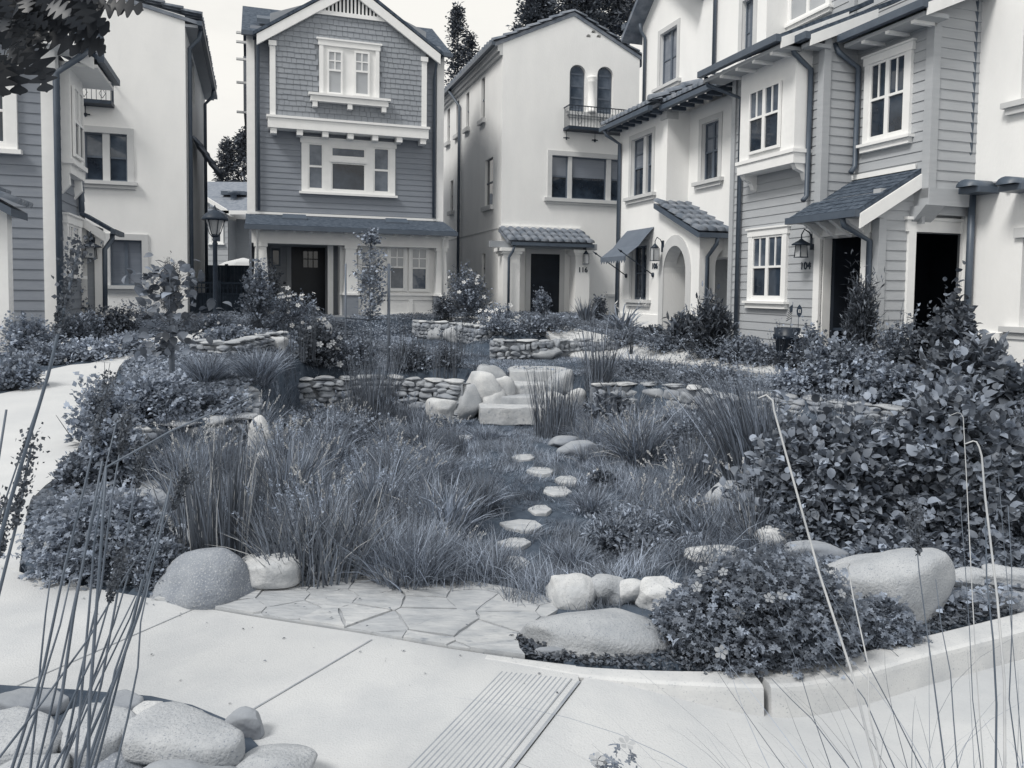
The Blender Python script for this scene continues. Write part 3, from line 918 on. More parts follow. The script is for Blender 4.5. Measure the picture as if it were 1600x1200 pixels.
    H.part('sill', MB().fbox(fc, al - .07, ar + .07, 0, .14, zb2 - .15, zb2 - .08), 'white_trim', w)
    sm = MB(); gl2 = MB(); gd = MB()
    for g, sp in ((A, True), (C, True), (Bt, False), (Bl, False)):
        b0, b1, c0, c1 = g[0], g[1], g[2], g[3]
        if sp: c0, c1 = zb2, zt
        elif g is Bl: c0 = zb2
        e = .045
        sm.fbox(fc, b0, b0 + e, .0, .05, c0, c1).fbox(fc, b1 - e, b1, .0, .05, c0, c1).fbox(fc, b0 + e, b1 - e, .0, .05, c0, c0 + e).fbox(fc, b0 + e, b1 - e, .0, .05, c1 - e, c1)
        if sp: sm.fbox(fc, b0 + e, b1 - e, .0, .052, (c0 + c1) / 2 - .03, (c0 + c1) / 2 + .03)
        (gd if g is Bl else gl2).fbox(fc, b0 + .01, b1 - .01, .0, .03, c0 + .01, c1 - .01)
    H.part('sash', sm, 'white_trim', w); H.part('pane', gl2, 'glass_mid', w); H.part('pane', gd, 'glass_dark', w)
    # porch: roof, beam, columns
    D = 1.75; fq = Fac('F', V0 - D)
    e0, e1 = fq.px(383, 350)[0], fq.px(713, 363)[0]
    ze = (fq.px(383, 349)[1] + fq.px(713, 362)[1]) / 2
    pr = MB().hexa(roof_slab((e0, V0 - D, ze), (e1, V0 - D, ze), (e1, V0 + .0, zP), (e0, V0 + .0, zP), .07))
    H.part('porch_roof', pr, 'asphalt_shingle')
    for i, xx in enumerate((463, 630)):
        a = fq.px(xx, 340)[0]
        f = .62; yy = V0 - D * (1 - f); zz = ze + (zP - ze) * f
        H.part('roof_vent', MB().hexa(roof_slab((a - .35, yy - .12, zz + .02), (a + .35, yy - .12, zz + .02), (a + .33, yy + .15, zz + .16), (a - .33, yy + .15, zz + .16), .05)), 'gutter_metal')
    H.part('gutter', MB().box(e0 - .02, e1 + .02, V0 - D - .12, V0 - D, ze - .15, ze - .02), 'gutter_metal')
    H.part('flashing', MB().fbox(fc, e0 + .1, e1 - .1, .03, .06, zP, zP + .07), 'white_trim')
    Db = 1.35; fb = Fac('F', V0 - Db)
    b0, b1 = fb.px(393, 366)[0], fb.px(701, 370)[0]
    zbt, zbb2 = ze - .08, (fb.px(460, 379)[1] + fb.px(640, 388)[1]) / 2
    H.part('porch_beam', MB().fbox(fb, b0, b1, -.3, .0, zbb2, zbt + .1), 'white_trim')
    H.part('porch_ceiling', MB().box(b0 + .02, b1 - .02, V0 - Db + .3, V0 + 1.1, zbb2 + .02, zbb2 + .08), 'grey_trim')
    for i in range(12):
        a = e0 + .35 + (e1 - e0 - .7) * i / 11
        H.part('rafter_tail', MB().fbox(fb, a - .04, a + .04, .0, .36, ze - .16, ze - .07), 'white_trim')
    zp2 = fb.px(550, 458)[1]
    for x0, x1 in ((396, 419), (538, 559), (681, 699)):
        p, q = fb.px(x0, 420)[0], fb.px(x1, 420)[0]; m_ = (p + q) / 2; hw = (q - p) / 2
        zc = zbb2
        k = MB().hexa([(m_ - hw * 1.05, V0 - Db - .02, zp2), (m_ + hw * 1.05, V0 - Db - .02, zp2), (m_ + hw * 1.05, V0 - Db + hw * 2, zp2), (m_ - hw * 1.05, V0 - Db + hw * 2, zp2),
                       (m_ - hw * .78, V0 - Db + .03, zc - .1), (m_ + hw * .78, V0 - Db + .03, zc - .1), (m_ + hw * .78, V0 - Db + hw * 1.7, zc - .1), (m_ - hw * .78, V0 - Db + hw * 1.7, zc - .1)])
        k.box(m_ - hw * .95, m_ + hw * .95, V0 - Db - .01, V0 - Db + hw * 1.9, zc - .1, zc - .002)
        k.box(m_ - hw * 1.25, m_ + hw * 1.25, V0 - Db - .06, V0 - Db + hw * 2.1, zp2 - .06, zp2)
        c = H.part('porch_column', k, 'white_trim')
        H.part('pedestal', MB().box(m_ - hw * 1.1, m_ + hw * 1.1, V0 - Db - .03, V0 - Db + hw * 2.05, Z0 - .2, zp2 - .06), 'siding_dark', c)
    H.part('porch_floor', MB().box(b0, b1, V0 - Db - .05, V0 + 1.2, Z0 - .35, Z0 + .02), 'grey_trim')
    # recessed entry (left) and its wall
    fr_ = Fac('F', V0 + .9)
    xr = fr_.px(516, 430)[0]
    ew = MB().fbox(fr_, b0, xr + .3, -.25, 0, Z0, zP)
    H.part('entry_wall', ew, 'siding_mid')
    g = fr_.rect(455, 386, 508, 487)
    dr = H.part('door', MB().fbox(fr_, g[0], g[1], 0, .04, Z0 + .02, g[3]), 'dark_door')
    dl = fr_.rect(473, 392, 497, 418)
    dp = MB().fbox(fr_, dl[0], dl[1], .04, .05, dl[2], dl[3])
    H.part('pane', dp, 'glass_dark', dr)
    dm = MB()
    for i in range(4):
        a = dl[0] + (dl[1] - dl[0]) * i / 3
        dm.fbox(fr_, a - .015, a + .015, .05, .07, dl[2], dl[3])
    dm.fbox(fr_, dl[0], dl[1], .05, .072, (dl[2] + dl[3]) / 2 - .015, (dl[2] + dl[3]) / 2 + .015)
    H.part('glazing_bar', dm, 'dark_door', dr)
    tb = MB().fbox(fr_, g[0] - .14, g[0], 0, .06, Z0, g[3] + .14).fbox(fr_, g[1], g[1] + .14, 0, .06, Z0, g[3] + .14).fbox(fr_, g[0], g[1], 0, .06, g[3], g[3] + .14)
    H.part('door_trim', tb, 'grey_trim')
    window(H, fr_, fr_.rect(424, 388, 438, 416), trim=.05, sill=.0, frame='grey_trim', sashm='dark_sash', cols=1, split=.0001, low=(2, 3), head=False)
    # right half: bay to the front, post
    fy = Fac('F', V0 - .95)
    x0, x1 = fy.px(563, 430)[0], fy.px(680, 430)[0]
    by = MB().fbox(fy, x0 - .6, x1, -2.2, 0, Z0 - .1, zbb2 + .1)
    H.part('bay', by, 'white_trim')
    H.part('bay', MB().box(fy.px(515, 430)[0] + .1, x0 - .6, V0 - .3, V0 + 1.3, Z0, zP - .2), 'siding_dark')
    ga, gb = fy.rect(608, 386, 632, 453), fy.rect(642, 388, 667, 454)
    window(H, fy, ga, trim=.07, sill=0, cols=1, split=.53, lites=(2, 2), glass='glass_mid', upper_glass='glass_light', head=False, tw=.035)
    window(H, fy, gb, trim=.07, sill=0, cols=1, split=.53, lites=(2, 2), glass='glass_mid', upper_glass='glass_light', head=False, tw=.035)
    gs = fy.rect(563, 388, 590, 453)
    window(H, fy, (gs[0], gs[1], ga[2], ga[3]), trim=.07, sill=0, cols=1, split=.53, lites=(2, 2), glass='glass_mid', upper_glass='glass_light', head=False, tw=.035)
    zs = ga[2] - .1
    pn = MB().fbox(fy, x0 - .62, x1 + .04, 0, .10, zs - .07, zs).fbox(fy, x0, x1, 0, .05, Z0 - .1, Z0 + .08).fbox(fy, x0, x1, 0, .045, zs - .2, zs - .07)
    for i in range(4):
        a = x0 + (x1 - x0) * i / 3
        pn.fbox(fy, a - .06, a + .06, 0, .052, Z0 + .08, zs - .2)
    H.part('panelling', pn, 'white_trim')
    pf = Fac('F', V0 - .6); a = pf.px(516.5, 430)[0]
    H.part('post', MB().fbox(pf, a - .08, a + .08, -.16, 0, Z0, zbb2 + .02), 'white_trim')
    for xx in (402, 691):
        a = fb.px(xx, 380)[0]
        H.part('downpipe', MB().tube([fq.p(a, .0, ze - .1), fb.p(a, .1, ze - .3), fb.p(a, .07, Z0 + .2)], .035, 7), 'white_trim')
    return H
craftsman()

# ---------------------------------------------------------------- white stucco house with the balcony (116)
def house116():
    V0 = 24.8; fc = Fac('F', V0); Z0 = .80
    uL = fc.px(784, 250)[0]; uR = fc.px(1010, 250)[0]
    zE = fc.px(785, 66)[1]; pk = fc.px(897, 24); U1 = pk[0]; uR = 2 * U1 - uL
    fs = Fac('S', uL)
    H = Thing('stucco_house', Vector((uL, V0, Z0)), 'white stucco house with tiled gable, twin arched windows and iron balcony, number 116', 'house')
    V1 = fs.px(690, 250)[0] + .4
    body = MB()
    body.prism([(uL, V0, Z0 - .3), (uR, V0, Z0 - .3), (uR, V0, zE), (U1, V0, pk[1]), (uL, V0, zE)], (0, V1 - V0, 0))
    c = MB()
    # arched windows
    ar = []
    for x0, x1, y0, y1 in ((890, 915, 101, 176), (933, 958, 104, 178)):
        a0, a1, z0, z1 = fc.rect(x0, y0, x1, y1)
        r = (a1 - a0) / 2
        ar.append((a0, a1, z0, z1 - r))
        c.fprism(fc, arch_poly(a0, a1, z0, z1 - r), -.16, .3)
    W2 = fc.rect(862, 246, 972, 312)
    c.fbox(fc, W2[0], W2[1], -.14, .3, W2[2], W2[3])
    pd = .0
    DO = fc.rect(815, 392, 898, 492)
    sw = []
    for x0, x1, y0, y1 in ((752, 757.5, 122, 187), (728.5, 733, 145, 200), (713, 717.5, 158, 210), (699, 703, 170, 222), (758, 770, 248, 322), (753, 758, 396, 442), (704, 708, 282, 330)):
        g = fs.rect(x0, y0, x1, y1); sw.append(g)
        c.fbox(fs, g[0], g[1], -.12, .3, g[2], g[3])
    cx = []
    for x, y in ((920, 56.5), (928, 50), (936, 57)):
        p = fc.px(x, y); r = .095
        poly = [(p[0] + r * math.cos(k * math.pi / 8), p[1] - .04 + (r * 1.1 * math.sin(k * math.pi / 8) if k else 0)) for k in range(0, 9)]
        c.fprism(fc, poly, -.2, .3); cx.append(p)
    solid_wall(H, 'wall', body, 'stucco', c)
    # glazing of arches
    for (a0, a1, z0, zs) in ar:
        r = (a1 - a0) / 2
        p = arch_poly(a0 + .02, a1 - .02, z0 + .01, zs)
        w = H.part('window', MB().fprism(fc, p, -.155, -.12), 'dark_sash')
        gm = MB().fprism(fc, arch_poly(a0 + .10, a1 - .10, z0 + .12, zs + .02), -.118, -.11)
        H.part('pane', gm, 'glass_mid', w)
        bars = MB()
        for f in (.0, .33, .66, 1.0):
            zz = z0 + .12 + (zs - z0 - .12) * f
            bars.fbox(fc, a0 + .09, a1 - .09, -.11, -.095, zz - .03, zz + .03)
        H.part('glazing_bar', bars, 'dark_sash', w)
    fx = fc.px(924, 150)[0]; zc0, zc1 = fc.px(924, 177)[1], fc.px(924, 120)[1]
    prof = [(.17, 0), (.17, .08), (.13, .12), (.125, zc1 - zc0 - .22), (.15, zc1 - zc0 - .18), (.13, zc1 - zc0 - .14), (.17, zc1 - zc0 - .06), (.17, zc1 - zc0)]
    H.part('column', MB().lathe(fc.p(fx, .02, zc0), prof, 14), 'stucco')
    H.part('sill', MB().fbox(fc, ar[0][0] - .1, ar[1][1] + .1, 0, .1, zc0 - .12, zc0).fbox(fc, ar[0][0] - .05, ar[1][1] + .05, 0, .06, zc0 - .2, zc0 - .12), 'surround')
    b0, b1 = fc.px(880, 205)[0], fc.px(980, 207)[0]
    balcony(H, fc, b0, b1, fc.px(925, 204)[1], fc.px(925, 172)[1] - fc.px(925, 204)[1], .5)
    # second floor window
    a0, a1, z0, z1 = W2
    xs = [a0, fc.px(888, 280)[0], fc.px(894, 280)[0], fc.px(948, 280)[0], fc.px(955, 280)[0], a1]
    mu = MB().fbox(fc, xs[1], xs[2], -.13, -.02, z0, z1).fbox(fc, xs[3], xs[4], -.13, -.02, z0, z1)
    w = H.part('window', mu, 'surround')
    sm = MB(); g1 = MB(); g2 = MB()
    for p, q, sp in ((xs[0], xs[1], 1), (xs[2], xs[3], 0), (xs[4], xs[5], 1)):
        e = .05
        sm.fbox(fc, p, p + e, -.13, -.08, z0, z1).fbox(fc, q - e, q, -.13, -.08, z0, z1).fbox(fc, p + e, q - e, -.13, -.08, z0, z0 + e).fbox(fc, p + e, q - e, -.13, -.08, z1 - e, z1)
        zm = z0 + (z1 - z0) * .52
        if sp: sm.fbox(fc, p + e, q - e, -.13, -.078, zm - .03, zm + .03)
        g1.fbox(fc, p + .01, q - .01, -.132, -.105, zm, z1 - .01); g2.fbox(fc, p + .01, q - .01, -.132, -.105, z0 + .01, zm)
    H.part('sash', sm, 'dark_sash', w); H.part('pane', g1, 'glass_blind', w); H.part('pane', g2, 'glass_dark', w)
    H.part('sill', MB().fbox(fc, a0 - .28, a1 + .2, 0, .12, z0 - .12, z0).fbox(fc, a0 - .22, a1 + .2, 0, .07, z0 - .2, z0 - .12), 'surround', w)
    H.part('surround', MB().fbox(fc, a0 - .16, a0, 0, .03, z0, z1 + .16).fbox(fc, a0, a1 + .2, 0, .03, z1, z1 + .16), 'surround', w)
    # side windows
    for g in sw:
        w = H.part('window', MB().fbox(fs, g[0] + .01, g[1] - .01, -.115, -.09, g[2] + .01, g[3] - .01), 'glass_dark')
        H.part('sill', MB().fbox(fs, g[0] - .14, g[1] + .14, 0, .12, g[2] - .16, g[2]), 'surround', w)
        H.part('glazing_bar', MB().fbox(fs, g[0], g[1], -.09, -.07, (g[2] + g[3]) / 2 - .03, (g[2] + g[3]) / 2 + .03), 'dark_sash', w)
    # roof
    sl = (pk[1] - zE) / (U1 - uL)
    rf = MB()
    for sg in (-1, 1):
        ue = U1 + sg * (U1 - uL + .28)
        ze = pk[1] - sl * (U1 - uL + .28)
        rf.hexa(roof_slab((ue, V0 - .04, ze + .10), (U1, V0 - .04, pk[1] + .10), (U1, V1, pk[1] + .10), (ue, V1, ze + .10), .12))
    H.part('roof', rf, 'clay_tile')
    rt = MB(); rng = random.Random(2)
    L = math.hypot(U1 - uL + .3, sl * (U1 - uL + .3)); S = Vector((-(U1 - uL), 0, -(pk[1] - zE))).normalized()
    for sg in (-1, 1):
        Sx = Vector((sg * abs(S.x), 0, S.z))
        tiles(rt, (U1, V0 - .10, pk[1] + .12), (0, 1, 0), Sx, .5, L, pitch=.25, row=.42, rng=rng)
        tiles(rt, (U1, V0 + .4, pk[1] + .12), (0, 1, 0), Sx, V1 - V0 - .5, L, pitch=.3, row=.45, rng=rng)
    H.part('roof_tiles', rt, 'clay_tile')
    # cornice and gutter along the left side
    cn = MB().fbox(fs, V0, V1, 0, .10, zE - .42, zE - .3).fbox(fs, V0, V1, 0, .18, zE - .3, zE - .14).fbox(fs, V0, V1, 0, .26, zE - .14, zE - .02)
    H.part('cornice', cn, 'surround')
    H.part('gutter', MB().fbox(fs, V0 - .02, V1, .26, .40, zE - .12, zE + .0), 'gutter_metal')
    gv = fs.px(720, 300)[0]
    H.part('downpipe', MB().tube([fs.p(gv + .8, .33, zE - .1), fs.p(gv + .5, .3, zE - .35), fs.p(gv, .09, zE - .9), fs.p(gv, .09, Z0)], .06, 8), 'gutter_metal')
    zl = fs.px(782, 356)[1]
    H.part('band', MB().fbox(fs, V0 + .02, V1, 0, .012, zl - .02, zl + .02), 'surround')
    # porch
    D = 1.15; fp = Fac('F', V0 - D); fb = Fac('F', V0 - D + .25)
    p0, p1 = fp.px(795, 372)[0], fp.px(928, 372)[0]
    zt = fc.px(850, 358)[1]; ze = fp.px(850, 377)[1]
    q0, q1 = fc.px(783, 358)[0], fc.px(921, 358)[0]
    S = Vector((0, -D, ze - zt)); Ls = S.length; S.normalize()
    H.part('porch_roof', MB().hexa(roof_slab((p0, V0 - D + .1, ze), (p1, V0 - D + .1, ze), (p1, V0, zt - .06), (p0, V0, zt - .06), .08)), 'clay_tile')
    tt = MB(); tiles(tt, (p0, V0 - .02, zt - .04), (1, 0, 0), S, p1 - p0, Ls, pitch=.27, row=.42, rng=rng)
    H.part('porch_tiles', tt, 'clay_tile')
    H.part('flashing', MB().fbox(fc, p0, p1, .0, .08, zt, zt + .07), 'white_trim')
    H.part('gutter', MB().box(p0 + .1, p1, V0 - D - .06, V0 - D + .05, ze - .16, ze - .05), 'gutter_metal')
    H.part('porch_beam', MB().box(p0 - .55, p1 + .25, V0 - D + .28, V0 - D + .42, ze - .22, ze - .02), 'grey_trim')
    for x0, x1, nm in ((786, 812, 'L'), (899, 921, 'R')):
        a0, a1 = fb.px(x0, 440)[0], fb.px(x1, 440)[0]
        k = MB().fbox(fb, a0, a1, -(a1 - a0), 0, Z0 - .3, ze - .42)
        k.fbox(fb, a0 - .06, a1 + .06, -(a1 - a0) - .05, .06, ze - .42, ze - .34).fbox(fb, a0 - .12, a1 + .12, -(a1 - a0) - .1, .12, ze - .34, ze - .23)
        H.part('porch_pillar', k, 'stucco')
    g = fc.rect(828, 397, 873, 492)
    dd = H.part('door', MB().fbox(fc, g[0], g[1], .0, .05, Z0, g[3]), 'dark_door')
    kn = fc.p(g[0] + .1, .09, Z0 + 1.0)
    H.part('handle', MB().lathe((kn[0], kn[1], kn[2] - .03), [(.01, 0), (.035, .02), (.035, .05), (.01, .07)], 8), 'gutter_metal', dd)
    H.part('door_surround', MB().fbox(fc, g[0] - .18, g[0], 0, .07, Z0, g[3] + .18).fbox(fc, g[1], g[1] + .18, 0, .07, Z0, g[3] + .18).fbox(fc, g[0], g[1], 0, .07, g[3], g[3] + .18), 'surround')
    H.part('porch_step', MB().box(p0, p1, V0 - D - .2, V0, Z0 - .3, Z0 - .04), 'surround')
    a = fp.px(797, 430)[0]
    H.part('downpipe', MB().tube([fp.p(a + .15, .0, ze - .12), fp.p(a + .1, -.05, ze - .35), fp.p(a, -.14, ze - .55), fp.p(a, -.14, Z0)], .045, 8), 'gutter_metal')
    nx = fb.px(910.5, 422)
    number(H, fb, nx[0], nx[1] - .07, '116', h=.17)
    # far right corner detail
    g = fc.rect(948, 418, 960, 464)
    H.part('sill', MB().fbox(fc, g[0], g[1] + .3, 0, .08, g[2], g[2] + .1), 'surround')
    ln = fb.px(913, 408)
    wall_lantern(fb.p(ln[0], 0, ln[1] - .3), fb, ln[0], ln[1] + .11, .13, 'black lantern on the white pillar above the number 116', size=.15)
    return H
house116()

# ---------------------------------------------------------------- right row: stucco house 106
D0 = 10.05
FS = Fac('S', D0)
def house106():
    Z0 = .52
    fA = Fac('S', D0); fB = Fac('S', D0 + .65); fU = Fac('S', D0 + 1.25)
    vF = fA.px(967, 330)[0]          # far end
    vC = fA.px(1042, 250)[0]         # near end of the upper projecting block
    vN = fA.px(1092, 440)[0]         # near corner of the arch wall
    vE = fA.px(1143, 330)[0]         # joins the siding house
    H = Thing('stucco_house', Vector((D0, vF, Z0)), 'white stucco house with cloth awning, round arches and tiled eaves, number 106', 'house')
    zE = fA.px(950, 203, .3)[1]
    # body: blocks
    c = MB()
    wA = fA.rect(987, 214, 1019, 305); wG = fA.rect(988, 384, 1011, 468)
    c.fbox(fA, wA[0], wA[1], -.16, .3, wA[2], wA[3]); c.fbox(fA, wG[0], wG[1], -.16, .3, wG[2], wG[3])
    ah = fA.rect(1037, 384, 1072, 512); r = (ah[1] - ah[0]) / 2
    spr = ah[3] - r * 1.25
    c.fprism(fA, arch_poly(ah[0], ah[1], Z0 - .5, spr, pointed=.25), -1.0, .3)
    body = MB().prism([(D0, vC, Z0 - .5), (D0, vF, Z0 - .5), (D0, vF, zE), (D0, vC, zE)], (1.2, 0, 0))
    z1p = fA.px(1042, 322)[1]; z2p = fA.px(1092, 362)[1]
    # ground floor porch block with the sloping top, hollow behind the arches
    pb = MB().prism([(D0, vN, Z0 - .5), (D0, vC, Z0 - .5), (D0, vC, z1p), (D0, vN, z2p)], (.34, 0, 0))
    fN = Fac('F', vN)
    solid_wall(H, 'wall', body, 'stucco', c)
    c2 = MB(); c2.fprism(fA, arch_poly(ah[0], ah[1], Z0 - .6, spr, pointed=.25), -1.2, .3)
    solid_wall(H, 'porch_wall', pb, 'stucco', c2)
    # front wall of the porch with arch 2 (faces the camera)
    g2 = fN.rect(1117, 387, 1160, 500); r2 = (g2[1] - g2[0]) / 2
    fw = MB().box(D0 + .34, D0 + 2.2, vN, vN + .3, Z0 - .5, z2p)
    c3 = MB(); c3.fprism(fN, arch_poly(g2[0], g2[1], Z0 - .6, g2[3] - r2 * 1.15, pointed=.15), -.6, .4)
    solid_wall(H, 'porch_wall', fw, 'stucco', c3)
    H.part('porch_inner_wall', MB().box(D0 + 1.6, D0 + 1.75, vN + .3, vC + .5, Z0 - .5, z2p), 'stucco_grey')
    # recessed upper wall B and the set-back top floor
    c4 = MB(); wB = fB.rect(1097, 190, 1123, 281)
    c4.fbox(fB, wB[0], wB[1], -.14, .3, wB[2], wB[3])
    solid_wall(H, 'wall', MB().box(D0 + .65, D0 + 1.3, vE - .4, vC + .3, z2p - .6, zE), 'stucco', c4)
    vU0 = fU.px(1003, 100)[0]; vU1 = fU.px(1197, 60)[0]
    zU = fU.px(1003, 44)[1]
    wU1 = fU.rect(1032, 47, 1058, 131); wU2 = fU.rect(1160, 0, 1177, 96); wU2 = (wU2[0], wU2[1], wU2[2], wU2[2] + 1.5)
    c5 = MB(); c5.fbox(fU, wU1[0], wU1[1], -.14, .3, wU1[2], wU1[3]); c5.fbox(fU, wU2[0], wU2[1], -.14, .3, wU2[2], wU2[3])
    solid_wall(H, 'upper_wall', MB().box(D0 + 1.25, D0 + 8, vU1, vU0, zE - .3, zU + .15), 'stucco', c5)
    # gable of the top floor over the far half
    vM = (fU.px(1003, 44)[0] + fU.px(1085, 20)[0]) / 2
    vg1 = fU.px(1085, 20)[0]
    H.part('upper_wall', MB().prism([(D0 + 1.251, vU0, zU + .15), (D0 + 1.251, vg1, zU + .15), (D0 + 1.251, (vU0 + vg1) / 2, zU + 1.3)], (5, 0, 0)), 'stucco')
    ur = MB(); gm = (vU0 + vg1) / 2; us = 1.25 / (vU0 - gm)
    for va, sg in ((vU0 + .45, 1), (vg1 - .45, -1)):
        ze = zU + 1.42 - us * abs(va - gm)
        ur.hexa(roof_slab((D0 + .75, va, ze), (D0 + .75, gm, zU + 1.42), (D0 + 7, gm, zU + 1.42), (D0 + 7, va, ze), .16))
    ur.box(D0 + .7, D0 + 8, vU1, vg1 - .4, zU + .3, zU + .42)
    H.part('roof', ur, 'clay_tile')
    H.part('fascia', MB().box(D0 + .75, D0 + 1.2, vU0 + .2, vU0 + .45, zU + .0, zU + .16), 'gutter_metal')
    # windows
    for fcx, g, nm in ((fA, wA, 0), (fA, wG, 1), (fB, wB, 2), (fU, wU1, 3), (fU, wU2, 4)):
        if nm == 0:
            mid = fA.px(1006, 260)[0]
            w = window(H, fcx, (g[0], mid - .08, g[2], g[3]), trim=0, sill=0, cols=1, split=.5, lites=(2, 2), glass='glass_mid', sashm='dark_sash', d=-.11, upper_glass='glass_blind')
            window(H, fcx, (mid + .08, g[1], g[2], g[3]), trim=0, sill=0, cols=1, split=.5, lites=(1, 2), glass='glass_dark', sashm='dark_sash', d=-.11, upper_glass='glass_blind')
            H.part('mullion', MB().fbox(fcx, mid - .08, mid + .08, -.14, -.02, g[2], g[3]), 'surround', w)
        else:
            w = window(H, fcx, g, trim=0, sill=0, cols=2, split=(.0001 if nm != 2 else .5), low=(1, 4) if nm != 2 else (1, 1), lites=(1, 2), glass='glass_dark' if nm < 3 else 'glass_blind', sashm='dark_sash', d=-.11, upper_glass='glass_blind' if nm == 2 else None)
        H.part('surround', MB().fbox(fcx, g[0] - .14, g[0], 0, .025, g[2], g[3] + .14).fbox(fcx, g[1], g[1] + .14, 0, .025, g[2], g[3] + .14).fbox(fcx, g[0], g[1], 0, .025, g[3], g[3] + .14), 'surround', w)
        H.part('sill', MB().fbox(fcx, g[0] - .26, g[1] + .26, 0, .13, g[2] - .09, g[2]).fbox(fcx, g[0] - .2, g[1] + .2, 0, .08, g[2] - .18, g[2] - .09), 'surround', w)
    # arch surround
    ro = arch_poly(ah[0] - .22, ah[1] + .22, Z0 - .1, spr, pointed=.25); ri = arch_poly(ah[0], ah[1], Z0 - .1, spr, pointed=.25)
    sm = MB()
    n = len(ro)
    for i in range(1, n - 1):
        q = [ro[i], ro[i + 1], ri[i + 1], ri[i]]
        sm.fprism(fA, q, .001, .03)
    sm.fprism(fA, [ro[n - 1], ro[0], ri[0], ri[n - 1]], .001, .03)
    H.part('arch_surround', sm, 'surround')
    zpl = fA.px(1025, 492)[1]
    H.part('plinth', MB().fbox(fA, ah[1] + .22, vF, 0, .035, Z0 - .5, zpl).fbox(fA, vN - .04, ah[0] - .22, 0, .035, Z0 - .5, zpl).box(D0 - .035, D0 + .33, vN - .035, vN, Z0 - .5, zpl), 'stucco')
    # tile eaves over A and B
    rng = random.Random(8)
    def eave(v0, v1, u, zz, run=1.5, pitch=.42):
        t = MB(); S = Vector((-1, 0, -pitch)).normalized(); L = run * math.hypot(1, pitch)
        top = Vector((u - .45 + run, v0, zz + .08 + pitch * run))
        tiles(t, top, (0, 1, 0), S, v1 - v0, L, pitch=.24, row=.4, rng=rng)
        H.part('roof_tiles', t, 'clay_tile')
        s = MB().hexa(roof_slab((u - .42, v0, zz + .06), (u - .42, v1, zz + .06), (u - .45 + run, v1, zz + .06 + pitch * run), (u - .45 + run, v0, zz + .06 + pitch * run), .08))
        H.part('roof', s, 'clay_tile')
        H.part('gutter', MB().box(u - .56, u - .43, v0 - .02, v1 + .02, zz - .07, zz + .05), 'gutter_metal')
        for i in range(int((v1 - v0) / .4)):
            v = v0 + .2 + i * .4
            H.part('rafter_tail', MB().box(u - .36, u + .02, v - .045, v + .045, zz - .10, zz + .02), 'gutter_metal')
    eave(vC + .05, vF + .25, D0, zE)
    eave(vE, vC - .0, D0 + .65 - .35, zE)
    hip = MB(); tiles(hip, (D0 + .9, vC + .10, zE + .72), (0, -1, 0), Vector((-1, 0, -.42)).normalized(), .3, 1.5, pitch=.3, row=.5, rng=rng)
    H.part('ridge_tiles', hip, 'clay_tile')
    H.part('cornice_return', MB().box(D0 - .05, D0 + .3, vC - .02, vC + .3, zE - .25, zE - .05), 'surround')
    # porch tile roof sloping towards the camera
    zR1 = fA.px(1036, 314)[1]; S = Vector((0, vN - .28 - vC - .25, z2p - .02 - zR1)); L = S.length; Sn = S.normalized()
    pr = MB().hexa(roof_slab((D0 - .22, vC + .25, zR1 - .06), (D0 + 1.8, vC + .25, zR1 - .06), (D0 + 1.8, vN - .25, z2p - .03), (D0 - .22, vN - .25, z2p - .03), .13))
    H.part('porch_roof', pr, 'gutter_metal')
    tt = MB(); tiles(tt, (D0 - .24, vC + .25, zR1 - .02), (1, 0, 0), Sn, 2.0, L, pitch=.26, row=.42, rng=rng)
    H.part('porch_tiles', tt, 'clay_tile')
    H.part('gutter', MB().box(D0 - .25, D0 + 1.6, vN - .38, vN - .27, z2p - .16, z2p - .05), 'gutter_metal')
    a, _ = fN.px(1104, 430, .06)
    H.part('downpipe', MB().tube([(a + .1, vN - .33, z2p - .15), (a + .1, vN - .3, z2p - .3), (a, vN - .08, z2p - .6), (a, vN - .08, Z0)], .05, 8), 'gutter_metal')
    # long downpipes
    v = fA.px(965.5, 400, .06)[0]
    H.part('downpipe', MB().tube([(D0 - .5, v + .12, zE - .05), (D0 - .45, v + .1, zE - .2), (D0 - .07, v, zE - .45), (D0 - .07, v, Z0)], .055, 8), 'gutter_metal')
    v = fB.px(1060, 230, .08)[0]
    H.part('downpipe', MB().tube([(D0 + .10, v, zE - .05), (D0 + .12, v, zE - .2), (D0 + .56, v, zE - .35), (D0 + .56, v, zR1 + .05)], .05, 8), 'gutter_metal')
    for x, y0, y1 in ((1007, 52, 166), (1115, -20, 118)):
        v = fU.px(x, 100, .07)[0]
        zz0, zz1 = fU.px(x, y1)[1], fU.px(x, y0)[1]
        H.part('downpipe', MB().tube([(D0 + 1.0, v, zz1 + .2), (D0 + 1.03, v, zz1), (D0 + 1.18, v, zz1 - .2), (D0 + 1.18, v, zz0)], .05, 8), 'gutter_metal')
    n = fA.px(1023.5, 415)
    number(H, fA, n[0], n[1] - .08, '106', h=.15)
    ln = fA.px(1017, 395, .3)
    wall_lantern(fA.p(ln[0] - .25, 0, ln[1] - .3), fA, ln[0] - .1, ln[1] + .0, .24, 'black square lantern on the white wall under the awning, above the number 106', size=.17)
    # awning (a thing of its own)
    aw = Thing('window_awning', Vector(fA.p(wG[0], 0, wG[3])), 'dark cloth awning with scalloped edge on two iron spears over a ground floor window', 'awning')
    t0, zt = fA.px(1019, 354)[0] , fA.px(1000, 358)[1]
    a0_, a1_ = wG[0] - .35, wG[1] + .35
    zb = fA.px(988, 425, .8)[1]
    top = [(D0 - .01, zt), (D0 - .22, zt - .22), (D0 - .45, zt - .5), (D0 - .82, zt - .78)]
    cl = MB()
